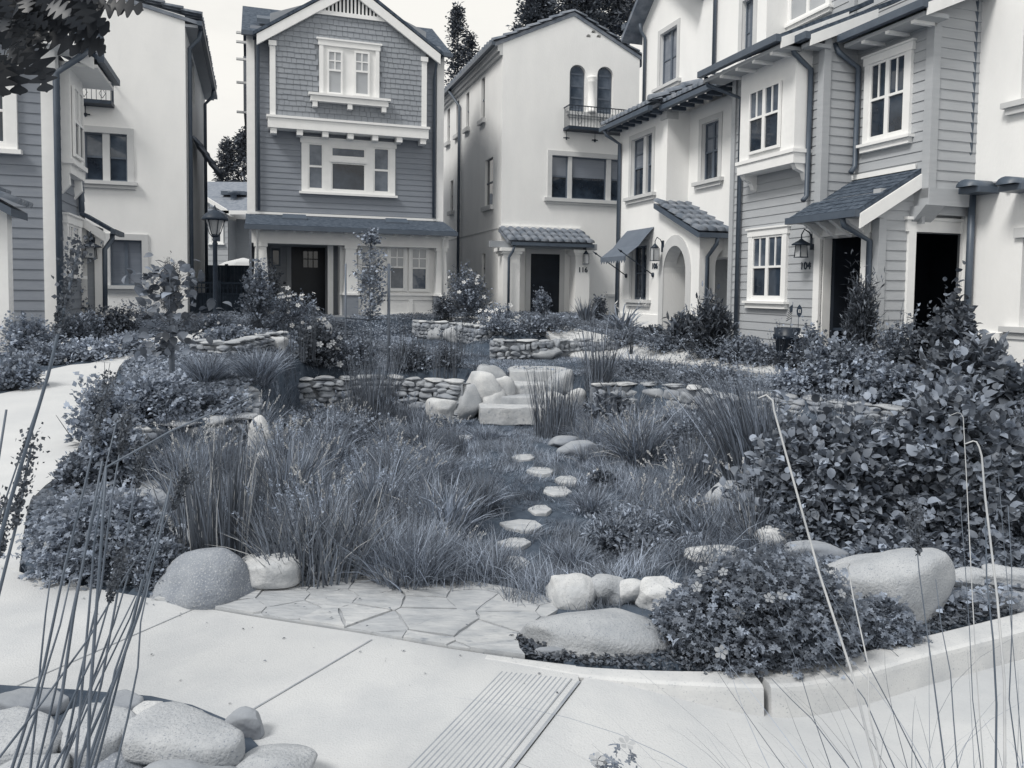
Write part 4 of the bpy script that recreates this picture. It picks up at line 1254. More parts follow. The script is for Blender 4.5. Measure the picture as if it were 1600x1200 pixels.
    for i in range(3):
        (u0, z0), (u1, z1) = top[i], top[i + 1]
        cl.hexa([(u0, a0_, z0 - .012), (u0, a1_, z0 - .012), (u1, a1_, z1 - .012), (u1, a0_, z1 - .012), (u0, a0_, z0), (u0, a1_, z0), (u1, a1_, z1), (u1, a0_, z1)])
    u1, z1 = top[-1]; nS = 10
    for i in range(nS):
        v0_, v1_ = a0_ + (a1_ - a0_) * i / nS, a0_ + (a1_ - a0_) * (i + 1) / nS
        cl.prism([(u1, v0_, z1), (u1, v1_, z1), (u1, v1_, z1 - .10), (u1, (v0_ + v1_) / 2, z1 - .19), (u1, v0_, z1 - .10)], (-.01, 0, 0))
    aw.part('cloth', cl, 'awning_cloth')
    for v in (a0_, a1_):
        p0 = Vector((D0 - .01, v, wG[2] + (wG[3] - wG[2]) * .45)); p1 = Vector((u1 - .05, v, z1 + .05)); q = p1 + (p1 - p0) * .10
        sp = MB().tube([p0, q], .016, 6).tube([q, q + (q - p0).normalized() * .06, q + (q - p0).normalized() * .14], .035, 6, r2=.002).lathe(p0, [(.03, -.06), (.05, -.02), (.05, .02), (.03, .06)], 8)
        aw.part('spear', sp, 'black_iron')
    return H, vE
H106, vE106 = house106()

# ---------------------------------------------------------------- right row: pale grey siding house 104
def house104():
    Z0 = .52
    fA = Fac('S', D0)
    vE = vE106; v1 = fA.px(1286, 200)[0]; fB = Fac('S', D0 + .75)
    v2 = fB.px(1457, 150)[0]; vG = fA.px(1372, 430)[0]
    H = Thing('siding_house', Vector((D0, vE, Z0)), 'pale grey lap sided house with shed porch roof and open dark garage, number 104', 'house')
    zE = fA.px(1245, 66, .35)[1]; 
    zF = fA.px(1372, 300)[1]
    uW = D0 + 2.2
    dO = fA.rect(1283, 368, 1347, 540)
    fG = Fac('F', vG)
    gO = fG.rect(1424, 364, 1508, 560)
    # cores behind the boards
    core = MB().box(D0 + .06, D0 + 6, v1 + .06, vE - .02, Z0 - .3, zE + .3)
    core.box(D0 + .81, D0 + 6, v2 + .06, v1 + .3, fA.px(1400, 330)[1], zE + .3)
    H.part('wall', core, 'siding_light')
    low = MB().box(D0 + .06, D0 + .2, dO[1] + .0, v1 + .1, Z0 - .3, zF).box(D0 + .06, D0 + .2, vG + .06, dO[0], Z0 - .3, zF).box(D0 + .06, D0 + .2, dO[0], dO[1], dO[3], zF)
    low.box(D0 + .2, gO[0], vG + .06, vG + .2, Z0 - .3, zF).box(gO[0], gO[1], vG + .06, vG + .2, gO[3], zF).box(gO[1], gO[1] + .6, vG + .06, vG + .2, Z0 - .3, zF)
    H.part('wall', low, 'siding_light')
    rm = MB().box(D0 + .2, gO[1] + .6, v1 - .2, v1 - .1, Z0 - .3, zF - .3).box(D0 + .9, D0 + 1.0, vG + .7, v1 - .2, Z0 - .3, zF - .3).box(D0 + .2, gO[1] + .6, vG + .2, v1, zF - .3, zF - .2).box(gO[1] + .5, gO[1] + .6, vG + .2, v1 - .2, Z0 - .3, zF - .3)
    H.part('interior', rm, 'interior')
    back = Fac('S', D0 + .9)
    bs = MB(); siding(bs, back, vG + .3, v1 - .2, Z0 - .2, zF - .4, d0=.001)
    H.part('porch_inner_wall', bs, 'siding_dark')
    s = MB()
    siding(s, fA, v1 + .1, vE - .1, Z0 - .3, zE + .1)
    siding(s, fA, vG + .1, v1 + .1, Z0 - .3, zF, holes=[(dO[0], dO[1], Z0 - 1, dO[3])])
    siding(s, Fac('F', v1), D0 + .1, D0 + .75, zF - .5, zE + .1)
    siding(s, fB, v2 + .1, v1, fA.px(1400, 345)[1], zE + .1)
    siding(s, Fac('F', v2), D0 + .85, D0 + 3, zF - .2, zE + .3)
    siding(s, fG, D0 + .1, gO[1] + .6, Z0 - .3, zF, holes=[(gO[0], gO[1], Z0 - 1, gO[3])])
    H.part('siding', s, 'siding_light')
    # corner boards
    def corner(u, v, za, zb):
        H.part('corner_board', MB().box(u - .04, u, v - .04, v + .12, za, zb).box(u, u + .12, v - .04, v, za, zb), 'siding_light')
    corner(D0 - .01, v1, zF - .8, zE); corner(D0 + .74, v2, zF - .1, zE + .3); corner(D0 - .01, vG, Z0 - .3, zF + .05)
    H.part('corner_board', MB().box(D0 - .05, D0, vE - .12, vE + .02, Z0 - .3, zE), 'siding_light')
    # overhang beam and corbel
    zo0, zo1 = Fac('F', v2).px(1470, 322)[1], Fac('F', v2).px(1470, 297)[1]
    H.part('overhang_beam', MB().box(D0 + .70, D0 + 3, v2 - .06, vG + .02, zo0, zo1 + .02), 'siding_light')
    H.part('corbel', MB().prism([(D0 + .62, v2 - .08, zo0), (D0 + .62, vG, zo0), (D0 + .62, vG, zo0 - .3), (D0 + .62, vG - .12, zo0 - .22)], (.42, 0, 0)), 'siding_light')
    # eaves: stepped shingle roof, fascia, gutters
    def eave(v0, v1_, u, zz, ov=.5):
        H.part('roof', MB().hexa(roof_slab((u - ov, v0, zz + .05), (u - ov, v1_, zz + .05), (u + 1.6, v1_, zz + .95), (u + 1.6, v0, zz + .95), .08)), 'asphalt_shingle')
        H.part('gutter', MB().box(u - ov - .12, u - ov, v0 - .02, v1_, zz - .10, zz + .03), 'gutter_metal')
        H.part('soffit', MB().box(u - ov + .02, u + .02, v0 + .05, v1_ - .03, zz - .20, zz - .13), 'siding_light')
        H.part('rake_board', MB().hexa(roof_slab((u - ov, v0 - .03, zz - .02), (u - ov, v0 + .01, zz - .02), (u + 1.0, v0 + .01, zz + .62), (u + 1.0, v0 - .03, zz + .62), .2)), 'white_trim')
        for i in range(int((v1_ - v0) / .55)):
            v = v0 + .3 + i * .55
            H.part('rafter_tail', MB().box(u - ov + .02, u, v - .04, v + .04, zz - .25, zz - .20), 'white_trim')
    vb0, vb1 = fA.px(1245, 180, .35)[0], fA.px(1157, 180, .35)[0]
    eave(vb0 - .12, vE - .02, D0 - .35, zE)
    eave(v1 - .12, vb0 - .14, D0 + .05, zE)
    eave(v2 - .3, v1 - .14, D0 + .75, zE)
    # bay on the first floor
    fBy = Fac('S', D0 - .38)
    b0, b1, bz0, bz1 = fBy.rect(1157, 110, 1242, 248)
    byy = MB().box(D0 - .38, D0 + .02, b0, b1, bz0, zE - .1)
    H.part('bay', byy, 'white_trim')
    bb = MB().box(D0 - .44, D0 + .02, b0 - .06, b1 + .06, bz0, bz0 + .07).box(D0 - .41, D0 + .02, b0 - .03, b1 + .03, bz0 - .2, bz0)
    H.part('bay_sill', bb, 'white_trim')
    for v in (b0 + .0, b1 - .12):
        H.part('bracket', MB().prism([(D0 - .36, v, bz0 - .2), (D0, v, bz0 - .2), (D0, v, bz0 - .55), (D0 - .08, v, bz0 - .5), (D0 - .14, v, bz0 - .36), (D0 - .30, v, bz0 - .3)], (0, .12, 0)), 'white_trim')
    g = fBy.rect(1173, 132, 1221, 248); g = (g[0], g[1], bz0 + .16, g[3] - .05)
    window(H, fBy, g, trim=.0, sill=0, cols=2, split=.55, lites=(2, 1), glass='glass_dark', upper_glass='glass_mid', head=False, d=.04, tw=.03)
    # ground floor window
    g = fA.rect(1178, 368, 1226, 466)
    window(H, fA, g, trim=.12, sill=.05, cols=2, split=.5, lites=(2, 1), glass='glass_dark', upper_glass='glass_mid', d=.04, apron=.1, tw=.028)
    # second floor window right
    g = fB.rect(1362, 92, 1418, 213)
    window(H, fB, g, trim=.12, sill=.05, cols=2, split=.52, lites=(2, 1), glass='glass_dark', d=.04, apron=.1, tw=.028)
    # top floor
    fT = Fac('S', D0 + 1.9)
    t0, t1 = fT.px(1560, 20)[0], fT.px(1199, 60)[0]
    H.part('wall', MB().box(D0 + 1.96, D0 + 8, t0, t1 + .02, zE, zE + 4), 'siding_light')
    s = MB(); siding(s, fT, t0, t1 - .1, zE + .3, zE + 3.6)
    H.part('siding', s, 'siding_light')
    H.part('corner_board', MB().box(D0 + 1.85, D0 + 1.9, t1 - .13, t1 + .02, zE, zE + 3.6), 'white_trim')
    g = fT.rect(1238, -60, 1296, 22)
    window(H, fT, g, trim=.1, sill=.05, cols=2, split=.5, glass='glass_light', d=.04, apron=.08)
    vv = fT.px(1336, 20)[0]
    H.part('corner_board', MB().box(D0 + 1.80, D0 + 1.87, vv - .08, vv + .08, zE, zE + 3.6), 'siding_light')
    # shed porch roof
    fP = Fac('S', D0 - .55)
    r0, r1 = fP.px(1366, 322)[0], fP.px(1235, 343)[0]
    ze = fP.px(1300, 332)[1]; zt = fB.px(1446, 262)[1]; 
    q0 = vG - .12
    H.part('porch_roof', MB().hexa(roof_slab((D0 - .55, q0, ze), (D0 - .55, r1, ze), (D0 + .76, r1, zt), (D0 + .76, q0, zt), .07)), 'asphalt_shingle')
    sh = MB(); rg = random.Random(3)
    Sx = Vector((-1.31, 0, ze - zt)); Ls = Sx.length; Sx.normalize(); Nn = Vector((0, 1, 0)).cross(Sx); Nn = Nn if Nn.z > 0 else -Nn
    nr = 9
    for i in range(nr):
        v = q0
        while v < r1 - .02:
            w_ = rg.uniform(.12, .3); ve = min(v + w_ - .008, r1)
            o = Vector((D0 + .76, v, zt)) + Sx * (Ls * i / nr) + Nn * .004
            A = Vector((0, ve - v, 0)); e = Sx * (Ls / nr + .02)
            sh.hexa([o, o + A, o + A + e, o + e, o + Nn * .008, o + A + Nn * .008, o + A + e + Nn * rg.uniform(.014, .022), o + e + Nn * .018])
            v += w_
    H.part('shingles', sh, 'asphalt_shingle')
    H.part('gutter', MB().box(D0 - .66, D0 - .55, q0 - .02, r1 + .02, ze - .13, ze - .01), 'gutter_metal')
    H.part('rake_board', MB().hexa(roof_slab((D0 - .56, q0 - .05, ze - .08), (D0 - .56, q0 - .01, ze - .08), (D0 + .74, q0 - .01, zt - .08), (D0 + .74, q0 - .05, zt - .08), .24)), 'white_trim')
    H.part('soffit', MB().box(D0 - .5, D0 + .03, q0 + .05, r1 - .05, ze - .12, ze - .08), 'siding_light')
    for i in range(4):
        v = q0 + .4 + i * (r1 - q0 - .7) / 3
        H.part('bracket', MB().prism([(D0 - .5, v, ze - .1), (D0, v, ze - .1), (D0, v, ze - .4), (D0 - .1, v, ze - .34)], (0, .09, 0)), 'white_trim')
    H.part('flashing', MB().fbox(fB, q0 + .1, v1, .03, .06, zt, zt + .09), 'white_trim')
    # door opening casing and garage casing
    dc = MB().fbox(fA, dO[0] - .16, dO[0], -.02, .06, Z0 - .2, dO[3]).fbox(fA, dO[1], dO[1] + .16, -.02, .06, Z0 - .2, dO[3]).fbox(fA, dO[0] - .2, dO[1] + .2, -.02, .07, dO[3], dO[3] + .2)
    dc.fbox(fA, dO[1] - .02, dO[1], -.25, -.02, Z0 - .2, dO[3]).fbox(fA, dO[0], dO[0] + .02, -.25, -.02, Z0 - .2, dO[3]).fbox(fA, dO[0], dO[1], -.25, -.02, dO[3] - .02, dO[3])
    H.part('door_casing', dc, 'white_trim')
    gc = MB().fbox(fG, gO[0] - .16, gO[0], -.02, .06, Z0 - .2, gO[3]).fbox(fG, gO[0] - .2, gO[1] + .5, -.02, .06, gO[3], gO[3] + .2).fbox(fG, gO[0] - .24, gO[1] + .5, -.02, .10, gO[3] + .2, gO[3] + .25)
    H.part('garage_casing', gc, 'white_trim')
    # downpipes
    def dpipe(pts, r=.05): H.part('downpipe', MB().tube(pts, r, 8), 'gutter_metal')
    v = fA.px(1154, 350, .09)[0]
    dpipe([(D0 - .8, vE - .1, zE - .08), (D0 - .75, vE - .1, zE - .25), (D0 - .1, v, zE - .55), (D0 - .09, v, Z0)])
    v = fA.px(1264, 200, .09)[0]
    dpipe([(D0 - .5, v + .05, zE - .08), (D0 - .47, v, zE - .25), (D0 - .09, v, zE - .5), (D0 - .09, v, fA.px(1262, 315)[1] + .1), (D0 - .2, v - .03, fA.px(1262, 315)[1])])
    v = fB.px(1338, 200, .09)[0]
    dpipe([(D0 + .2, v + .12, zE - .08), (D0 + .24, v + .05, zE - .25), (D0 + .66, v, zE - .5), (D0 + .66, v, zt + .25), (D0 + .55, v - .02, zt + .12)])
    v = fA.px(1356, 450, .09)[0]
    dpipe([(D0 - .6, v + .1, ze - .1), (D0 - .55, v + .1, ze - .25), (D0 - .09, v, ze - .5), (D0 - .09, v, Z0)])
    n = fA.px(1259.5, 415)
    number(H, fA, n[0], n[1] - .07, '104', h=.145)
    ln = fA.px(1248, 393, .3)
    wall_lantern(fA.p(ln[0], 0, ln[1] - .3), fA, ln[0] - .03, ln[1] + .02, .27, 'iron hooded lantern beside the porch door, above the number 104', size=.145, style='hood')
    return H, v2, zE
H104, v2104, zE104 = house104()

# ---------------------------------------------------------------- white stucco house at the right edge
def house_right():
    Z0 = .45; U = D0 + 1.75; fc = Fac('S', U)
    va = fc.px(1513, 200)[0]
    H = Thing('stucco_house', Vector((U, va, Z0)), 'white stucco house at the right edge with curved roof moulding and a long downpipe', 'house')
    w1 = fc.rect(1597, 60, 1640, 152); w1 = (w1[0] - .5, w1[1], w1[2], w1[3] + .2)
    w2 = fc.rect(1595, 370, 1640, 512); w2 = (w2[0] - .5, w2[1], w2[2], w2[3])
    c = MB().fbox(fc, w1[0], w1[1], -.35, .3, w1[2], w1[3] + 1).fbox(fc, w2[0], w2[1], -.3, .3, w2[2], w2[3])
    solid_wall(H, 'wall', MB().box(U, U + 6, va - 9, va, Z0 - .5, 10.5), 'stucco', c)
    for g in (w1, w2):
        w = window(H, fc, (g[0], g[1] - .0, g[2], g[3] + (1 if g is w1 else 0)), trim=0, sill=0, cols=2, low=(1, 2), sashm='dark_sash', d=-.24)
        H.part('sill', MB().fbox(fc, g[0] - .2, g[1] + .25, 0, .14, g[2] - .09, g[2]).fbox(fc, g[0] - .2, g[1] + .2, 0, .09, g[2] - .2, g[2] - .09), 'surround', w)
    H.part('lintel', MB().fbox(fc, w2[0], w2[1] + .12, 0, .06, w2[3], w2[3] + .16), 'surround')
    zp = fc.px(1560, 520)[1]
    H.part('plinth', MB().fbox(fc, va - 9, va, 0, .06, Z0 - .5, zp), 'stucco')
    # curved moulding and tile ends
    ca, cz = fc.px(1554, 288); r = fc.px(1531, 288)[0] - ca
    mo = MB()
    for k in range(10):
        w0_, w1_ = math.pi * k / 10, math.pi * (k + 1) / 10
        q = [(ca + math.cos(w) * rr, cz - .12 + math.sin(w) * rr * .5) for w, rr in ((w0_, r * 1.15), (w1_, r * 1.15), (w1_, r * .95), (w0_, r * .95))]
        mo.fprism(fc, q, .001, .07)
    H.part('moulding', mo, 'stucco_grey')
    for x, y in ((1528, 293), (1592, 289)):
        a, z = fc.px(x, y, .25)
        t = MB()
        for off in (0,):
            vs = []
            for d in (.02, .55):
                for k in range(9):
                    w = math.pi * k / 8
                    vs.append(fc.p(a + math.cos(w) * .17, d, z + math.sin(w) * .12))
            t.add(vs, [(k, k + 1, k + 10, k + 9) for k in range(8)] + [tuple(range(9)), tuple(range(9, 18))], True)
        t.fbox(fc, a - .2, a + .2, .0, .45, z - .1, z)
        H.part('tile_end', t, 'gutter_metal')
    v = fc.px(1520, 100, .1)[0]
    z1 = fc.px(1515, 250)[1]
    H.part('downpipe', MB().tube([fc.p(v, .1, 10.4), fc.p(v, .1, z1 + .1), fc.p(v + .12, .3, z1 - .35)], .06, 8), 'gutter_metal')
    v = fc.px(1514, 430, .1)[0]
    H.part('downpipe', MB().tube([fc.p(v, .1, z1 - .45), fc.p(v, .1, Z0)], .06, 8), 'gutter_metal')
    H.part('corner_board', MB().box(U - .02, U + .3, va + .001, va + .05, Z0, 10.4), 'white_trim')
house_right()

# ---------------------------------------------------------------- left: grey siding house with the bay
def house_left():
    Z0 = .80; U = -3.6; V = 16.3
    fF = Fac('F', V)
    U = fF.px(79, 300)[0] + .08
    fE = Fac('E', U)
    H = Thing('siding_house', Vector((U, V, Z0)), 'grey lap sided house on the left with a white bay window and small porch roof', 'house')
    ze = fF.px(80, 75)[1]; ve = fE.px(131, 300)[0]
    H.part('wall', MB().box(U - 9, U - .06, V + .06, ve, Z0 - .5, ze + .1), 'siding_dark')
    s = MB(); siding(s, fF, U - 9, U - .1, Z0 - .5, ze + .15, step=.19); siding(s, fE, V + .1, ve, Z0 - .5, ze, step=.19)
    H.part('siding', s, 'siding_dark')
    H.part('corner_board', MB().box(U - .2, U + .04, V - .05, V, Z0 - .55, ze + .1).box(U, U + .045, V, V + .2, Z0 - .55, ze + .1), 'white_trim')
    # window on the front
    g = fF.rect(-70, 118, 10, 224)
    window(H, fF, g, trim=.18, sill=.08, cols=2, split=.5, lites=(1, 1), glass='glass_dark', d=.04)
    # bay on the side
    vb = fE.px(94, 190)[0]; r_ = uv(ray(110, 190)); BD = r_.x * vb / r_.y - U
    fb = Fac('E', U + BD)
    b0, b1, z0, z1 = fb.rect(109.5, 120, 130, 260)
    H.part('bay', MB().box(U - .02, U + BD, b0, b1, z0, ze - .1), 'white_trim')
    H.part('bay_sill', MB().box(U - .02, U + BD + .06, b0 - .06, b1 + .06, z0 - .02, z0 + .07).box(U, U + BD, b0, b1, z0 - .2, z0 - .02), 'white_trim')
    H.part('bracket', MB().prism([(U + BD - .04, b0, z0 - .2), (U, b0, z0 - .2), (U, b0, z0 - .6), (U + .15, b0, z0 - .42)], (0, .12, 0)).prism([(U + BD - .04, b1 - .12, z0 - .2), (U, b1 - .12, z0 - .2), (U, b1 - .12, z0 - .6), (U + .15, b1 - .12, z0 - .42)], (0, .12, 0)), 'white_trim')
    g = fb.rect(112, 142, 126, 250); 
    window(H, fb, (g[0], g[1], z0 + .15, g[3]), trim=0, sill=0, cols=2, split=.5, lites=(2, 1), glass='glass_dark', upper_glass='glass_light', d=.04)
    # eaves
    def eav(v0, v1, u, zz, ov=.55):
        H.part('roof', MB().hexa(roof_slab((u - 3, v0, zz + 1.7), (u - 3, v1, zz + 1.7), (u + ov, v1, zz), (u + ov, v0, zz), .1)), 'asphalt_shingle')
        H.part('gutter', MB().box(u + ov, u + ov + .12, v0, v1, zz - .14, zz - .02), 'gutter_metal')
        H.part('rake_board', MB().hexa(roof_slab((u - 3, v0 - .06, zz + 1.6), (u - 3, v0 - .01, zz + 1.6), (u + ov - .05, v0 - .01, zz - .08), (u + ov - .05, v0 - .06, zz - .08), .22)), 'white_trim')
        H.part('soffit', MB().box(u - .05, u + ov, v0 + .02, v1, zz - .25, zz - .19), 'white_trim')
    eav(V - .5, b0 - .15, U, ze + .2); eav(b0 - .13, b1 + .5, U + BD - .05, ze + .05)
    v = fE.px(91, 300, .09)[0]
    H.part('downpipe', MB().tube([(U + .6, v + .1, ze + .0), (U + .5, v, ze - .15), (U + .09, v, ze - .5), (U + .09, v, Z0)], .06, 8), 'gutter_metal')
    v = fE.px(127, 300, .09)[0]
    H.part('downpipe', MB().tube([(U + .09, v, z0 - .3), (U + .09, v, fE.px(127, 335)[1])], .055, 8), 'gutter_metal')
    g = fE.rect(101, 352, 119, 425)
    window(H, fE, g, trim=.14, sill=.06, cols=2, split=.5, lites=(2, 1), glass='glass_mid', upper_glass='glass_light', d=.05)
    # porch
    p0, p1 = fE.px(126, 400)[0], ve + .6
    r_ = uv(ray(174, 357)); t_ = p0 / r_.y; PD = r_.x * t_ - U; zp = CAM_H + r_.z * t_; zt = fE.px(127, 330)[1]
    H.part('porch_roof', MB().hexa(roof_slab((U, p0 - .1, zt), (U, p1, zt), (U + PD, p1, zp), (U + PD, p0 - .1, zp), .08)), 'asphalt_shingle')
    H.part('gutter', MB().box(U + PD, U + PD + .1, p0 - .12, p1, zp - .12, zp - .02), 'gutter_metal')
    H.part('rake_board', MB().hexa(roof_slab((U, p0 - .16, zt - .1), (U, p0 - .11, zt - .1), (U + PD - .1, p0 - .11, zp - .1), (U + PD - .1, p0 - .16, zp - .1), .2)), 'white_trim')
    H.part('porch_wall', MB().box(U - .2, U + PD * .45, p0, p1, Z0 - .5, zt - .3), 'siding_mid')
    H.part('pillar', MB().box(U + PD * .45, U + PD * .7, p0 - .04, p0 + .2, Z0 - .5, zp - .1).box(U, U + .12, p0 - .03, p0, Z0 - .5, zp), 'white_trim')
    H.part('downpipe', MB().tube([(U + PD, p0 + .1, zp - .1), (U + PD, p0 + .1, zp - .22), (U + PD * .78, p0 - .02, zp - .45), (U + PD * .76, p0 - .02, Z0)], .05, 8), 'gutter_metal')
    fw = Fac('F', p0 - .04); c = fw.px(141, 390, .25)
    wall_lantern((U + PD * .5, p0 - .2, c[1] - .3), fw, c[0], c[1] - .05, .2, 'hooded lantern on the porch of the grey house on the left', size=.17, style='hood')
    # porch roof end of the unit further left
    f2 = Fac('F', 13.5); a, z = f2.px(17, 325)
    K = Thing('porch_canopy', Vector((a - .2, 13.5, .75)), 'small tiled porch roof on a white post at the far left edge', 'porch')
    rf = MB(); tiles(rf, (a - 2.5, 14.4, z + 1.5), (0, -1, 0), Vector((2.5, 0, -1.45)).normalized(), .9, 2.9, rng=random.Random(5))
    K.part('roof_tiles', rf, 'clay_tile')
    K.part('roof', MB().hexa(roof_slab((a - 2.5, 13.5, z + 1.45), (a - 2.5, 14.4, z + 1.45), (a, 14.4, z), (a, 13.5, z), .12)), 'gutter_metal')
    K.part('post', MB().box(a - .42, a - .16, 13.9, 14.15, .55, z + .1), 'white_trim')
house_left()

# ---------------------------------------------------------------- left: tall white stucco house
def house_b1():
    V = 24.2; fc = Fac('F', V); Z0 = .85
    uR = fc.px(291, 250)[0]; fE = Fac('E', uR)
    H = Thing('stucco_house', Vector((uR, V, Z0)), 'tall blank white stucco house on the left with a half hidden iron balcony', 'house')
    uL = uR - 9; zc = fc.px(291, 25)[1]; zt = fc.px(235, 0)[1]
    slp = (fc.px(240, 2)[1] - fc.px(303, 21)[1]) / (fc.px(303, 21)[0] - fc.px(240, 2)[0])
    up = uR - 4.5; zp = zc + slp * 4.5
    body = MB().prism([(uL, V, Z0 - .3), (uR, V, Z0 - .3), (uR, V, zc), (up, V, zp), (uL, V, zc)], (0, 9, 0))
    a0, a1, z0, z1 = fc.rect(133, 45, 163, 120)
    c = MB().fprism(fc, arch_poly(a0, a1, z0, z1 - (a1 - a0) / 2), -.15, .3)
    w2 = fc.rect(132, 208, 199, 283); w1 = fc.rect(172, 375, 222, 446)
    c.fbox(fc, w2[0], w2[1], -.13, .3, w2[2], w2[3]).fbox(fc, w1[0], w1[1], -.13, .3, w1[2], w1[3])
    sg = fE.rect(297, 92, 304, 158); c.fbox(fE, sg[0], sg[1], -.12, .3, sg[2], sg[3])
    solid_wall(H, 'wall', body, 'stucco', c)
    w = H.part('window', MB().fprism(fc, arch_poly(a0 + .02, a1 - .02, z0 + .01, z1 - (a1 - a0) / 2), -.145, -.11), 'dark_sash')
    H.part('pane', MB().fprism(fc, arch_poly(a0 + .1, a1 - .1, z0 + .1, z1 - (a1 - a0) / 2 - .05), -.108, -.1), 'glass_blind', w)
    balcony(H, fc, fc.px(95, 165)[0], fc.px(179, 165)[0], fc.px(160, 162)[1], fc.px(160, 129)[1] - fc.px(160, 162)[1], .5)
    for g, sp, gl in ((w2, .5, 'glass_dark'), (w1, .0001, 'glass_blind')):
        w = window(H, fc, g, trim=0, sill=0, cols=2, split=sp, lites=(1, 1), low=(1, 4) if sp < .1 else (1, 1), glass=gl, sashm='dark_sash', d=-.10, upper_glass='glass_mid' if sp > .1 else None)
        H.part('surround', MB().fbox(fc, g[0] - .17, g[0], 0, .04, g[2], g[3] + .17).fbox(fc, g[1], g[1] + .17, 0, .04, g[2], g[3] + .17).fbox(fc, g[0], g[1], 0, .04, g[3], g[3] + .17), 'surround', w)
        H.part('sill', MB().fbox(fc, g[0] - .25, g[1] + .25, 0, .14, g[2] - .1, g[2]).fbox(fc, g[0] - .2, g[1] + .2, 0, .08, g[2] - .2, g[2] - .1), 'surround', w)
    mid = (w2[0] + w2[1]) / 2
    H.part('mullion', MB().fbox(fc, mid - .09, mid + .09, -.12, -.02, w2[2], w2[3]), 'surround')
    H.part('plinth', MB().fbox(fc, uL, uR, 0, .05, Z0 - .4, fc.px(220, 466)[1]), 'stucco')
    H.part('window', MB().fbox(fE, sg[0], sg[1], -.11, -.08, sg[2], sg[3]), 'glass_dark')
    H.part('shutter', MB().fbox(fE, sg[0] - .3, sg[0], .0, .05, sg[2], sg[3]), 'gutter_metal')
    rf = MB().hexa(roof_slab((uR + .35, V - .05, zc - .12), (up, V - .05, zp + .08), (up, V + 9, zp + .08), (uR + .35, V + 9, zc - .12), .1))
    rf.hexa(roof_slab((uL - .35, V - .05, zc - .12), (up - .001, V - .05, zp + .08), (up - .001, V + 9, zp + .08), (uL - .35, V + 9, zc - .12), .1))
    H.part('roof', rf, 'clay_tile')
    t = MB(); S = Vector((4.85, 0, -slp * 4.85)).normalized()
    tiles(t, (up, V - .08, zp + .11), (0, 1, 0), S, .5, 5.0, pitch=.25, row=.5, rng=random.Random(6))
    tiles(t, (up, V + .42, zp + .11), (0, 1, 0), S, 8.5, 5.0, pitch=.28, row=.5, rng=random.Random(6))
    H.part('roof_tiles', t, 'clay_tile')
    H.part('gutter', MB().fbox(fE, V - .1, V + 9, .34, .47, zc - .25, zc - .12), 'gutter_metal')
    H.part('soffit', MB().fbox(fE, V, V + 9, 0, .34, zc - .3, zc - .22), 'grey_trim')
    for v in (V + .35, V + 7.5):
        H.part('downpipe', MB().tube([fE.p(v, .4, zc - .2), fE.p(v, .35, zc - .5), fE.p(v, .09, zc - .8), fE.p(v, .09, Z0)], .06, 8), 'gutter_metal')
    # small tiled hood on the side
    hz = fE.px(303, 222)[1]; hv = fE.px(300, 240)[0]
    H.part('side_hood', tiles(MB(), (uR, hv, hz), (0, 1, 0), Vector((.7, 0, -1.0)).normalized(), 2.2, 1.3, rng=random.Random(7)), 'clay_tile')
house_b1()

# ---------------------------------------------------------------- house beyond the gap, fences, umbrella
def house_back():
    Y = 40.0
    p = lambda x, y, yy=Y: at_y(x, y, yy)
    H = Thing('background_house', p(320, 470), 'low grey sided house with shingle roof seen through the gap behind the lamp post', 'house', world=True)
    H.e.location.z = 1.0; H.org = Vector((p(320, 470).x, Y, 1.0))
    x0, x1 = p(300, 350).x, p(460, 350).x
    zL, zR = p(318, 306).z, p(365, 333).z
    xr = p(362, 333).x
    z0 = .9
    slp = (zL - zR) / (xr - p(318, 306).x)
    xt = x0 - 1.5
    H.part('wall', MB().prism([(xt, Y, z0), (xr - .2, Y, z0), (xr - .2, Y, zR - .3), (xt, Y, zR - .3 + slp * (xr - xt))], (0, 8, 0)).box(xr - .2, x1, Y + 1.2, Y + 8, z0, zR - .2), 'siding_light')
    class FW:   # a facade in world axes
        k = 'F'
        def p(s, a, d, z): return (a, Y - d, z)
    class FW2(FW):
        def p(s, a, d, z): return (a, Y + 1.2 - d, z)
    sd = MB(); siding(sd, FW(), xt, xr - .2, z0, zR + 3, step=.3, gable=lambda z: (xt, min(xr - .2, xr - (z - zR + .3) / slp if z > zR - .3 else xr)))
    siding(sd, FW2(), xr - .2, x1, z0, zR - .3, step=.3)
    H.part('siding', sd, 'siding_light')
    H.part('rake_board', MB().hexa(roof_slab((xr + .1, Y - .3, zR), (xt, Y - .3, zR + slp * (xr + .1 - xt)), (xt, Y, zR + slp * (xr + .1 - xt)), (xr + .1, Y, zR), .22)), 'white_trim')
    zt = p(350, 284, Y + 5).z
    H.part('roof', MB().hexa(roof_slab((xt, Y - .3, zR + .1), (x1, Y - .3, zR + .1), (x1, Y + 5, zt), (xt, Y + 5, zt), .15)), 'grey_shingle')
    H.part('fascia', MB().box(xr, x1, Y - .4, Y - .3, zR - .1, zR + .1), 'white_trim')
    v = p(365, 312, Y + 1.6)
    H.part('roof_vent', MB().lathe((v.x, Y + 1.6, v.z - .3), [(.45, 0), (.4, .06), (.16, .12), (.16, .55), (.3, .6), (.3, .75)], 10).box(v.x - .8, v.x + .5, Y + 1.9, Y + 2.5, v.z + .3, v.z + .5), 'gutter_metal')
    w0, w1, z0_, z1_ = p(331, 360).x, p(346, 360).x, p(340, 379).z, p(340, 346).z
    window(H, FW(), (w0, w1, z0_, z1_), trim=.12, sill=.06, cols=1, split=.5, lites=(3, 3), glass='glass_dark')
house_back()
# ================================================================= STONES

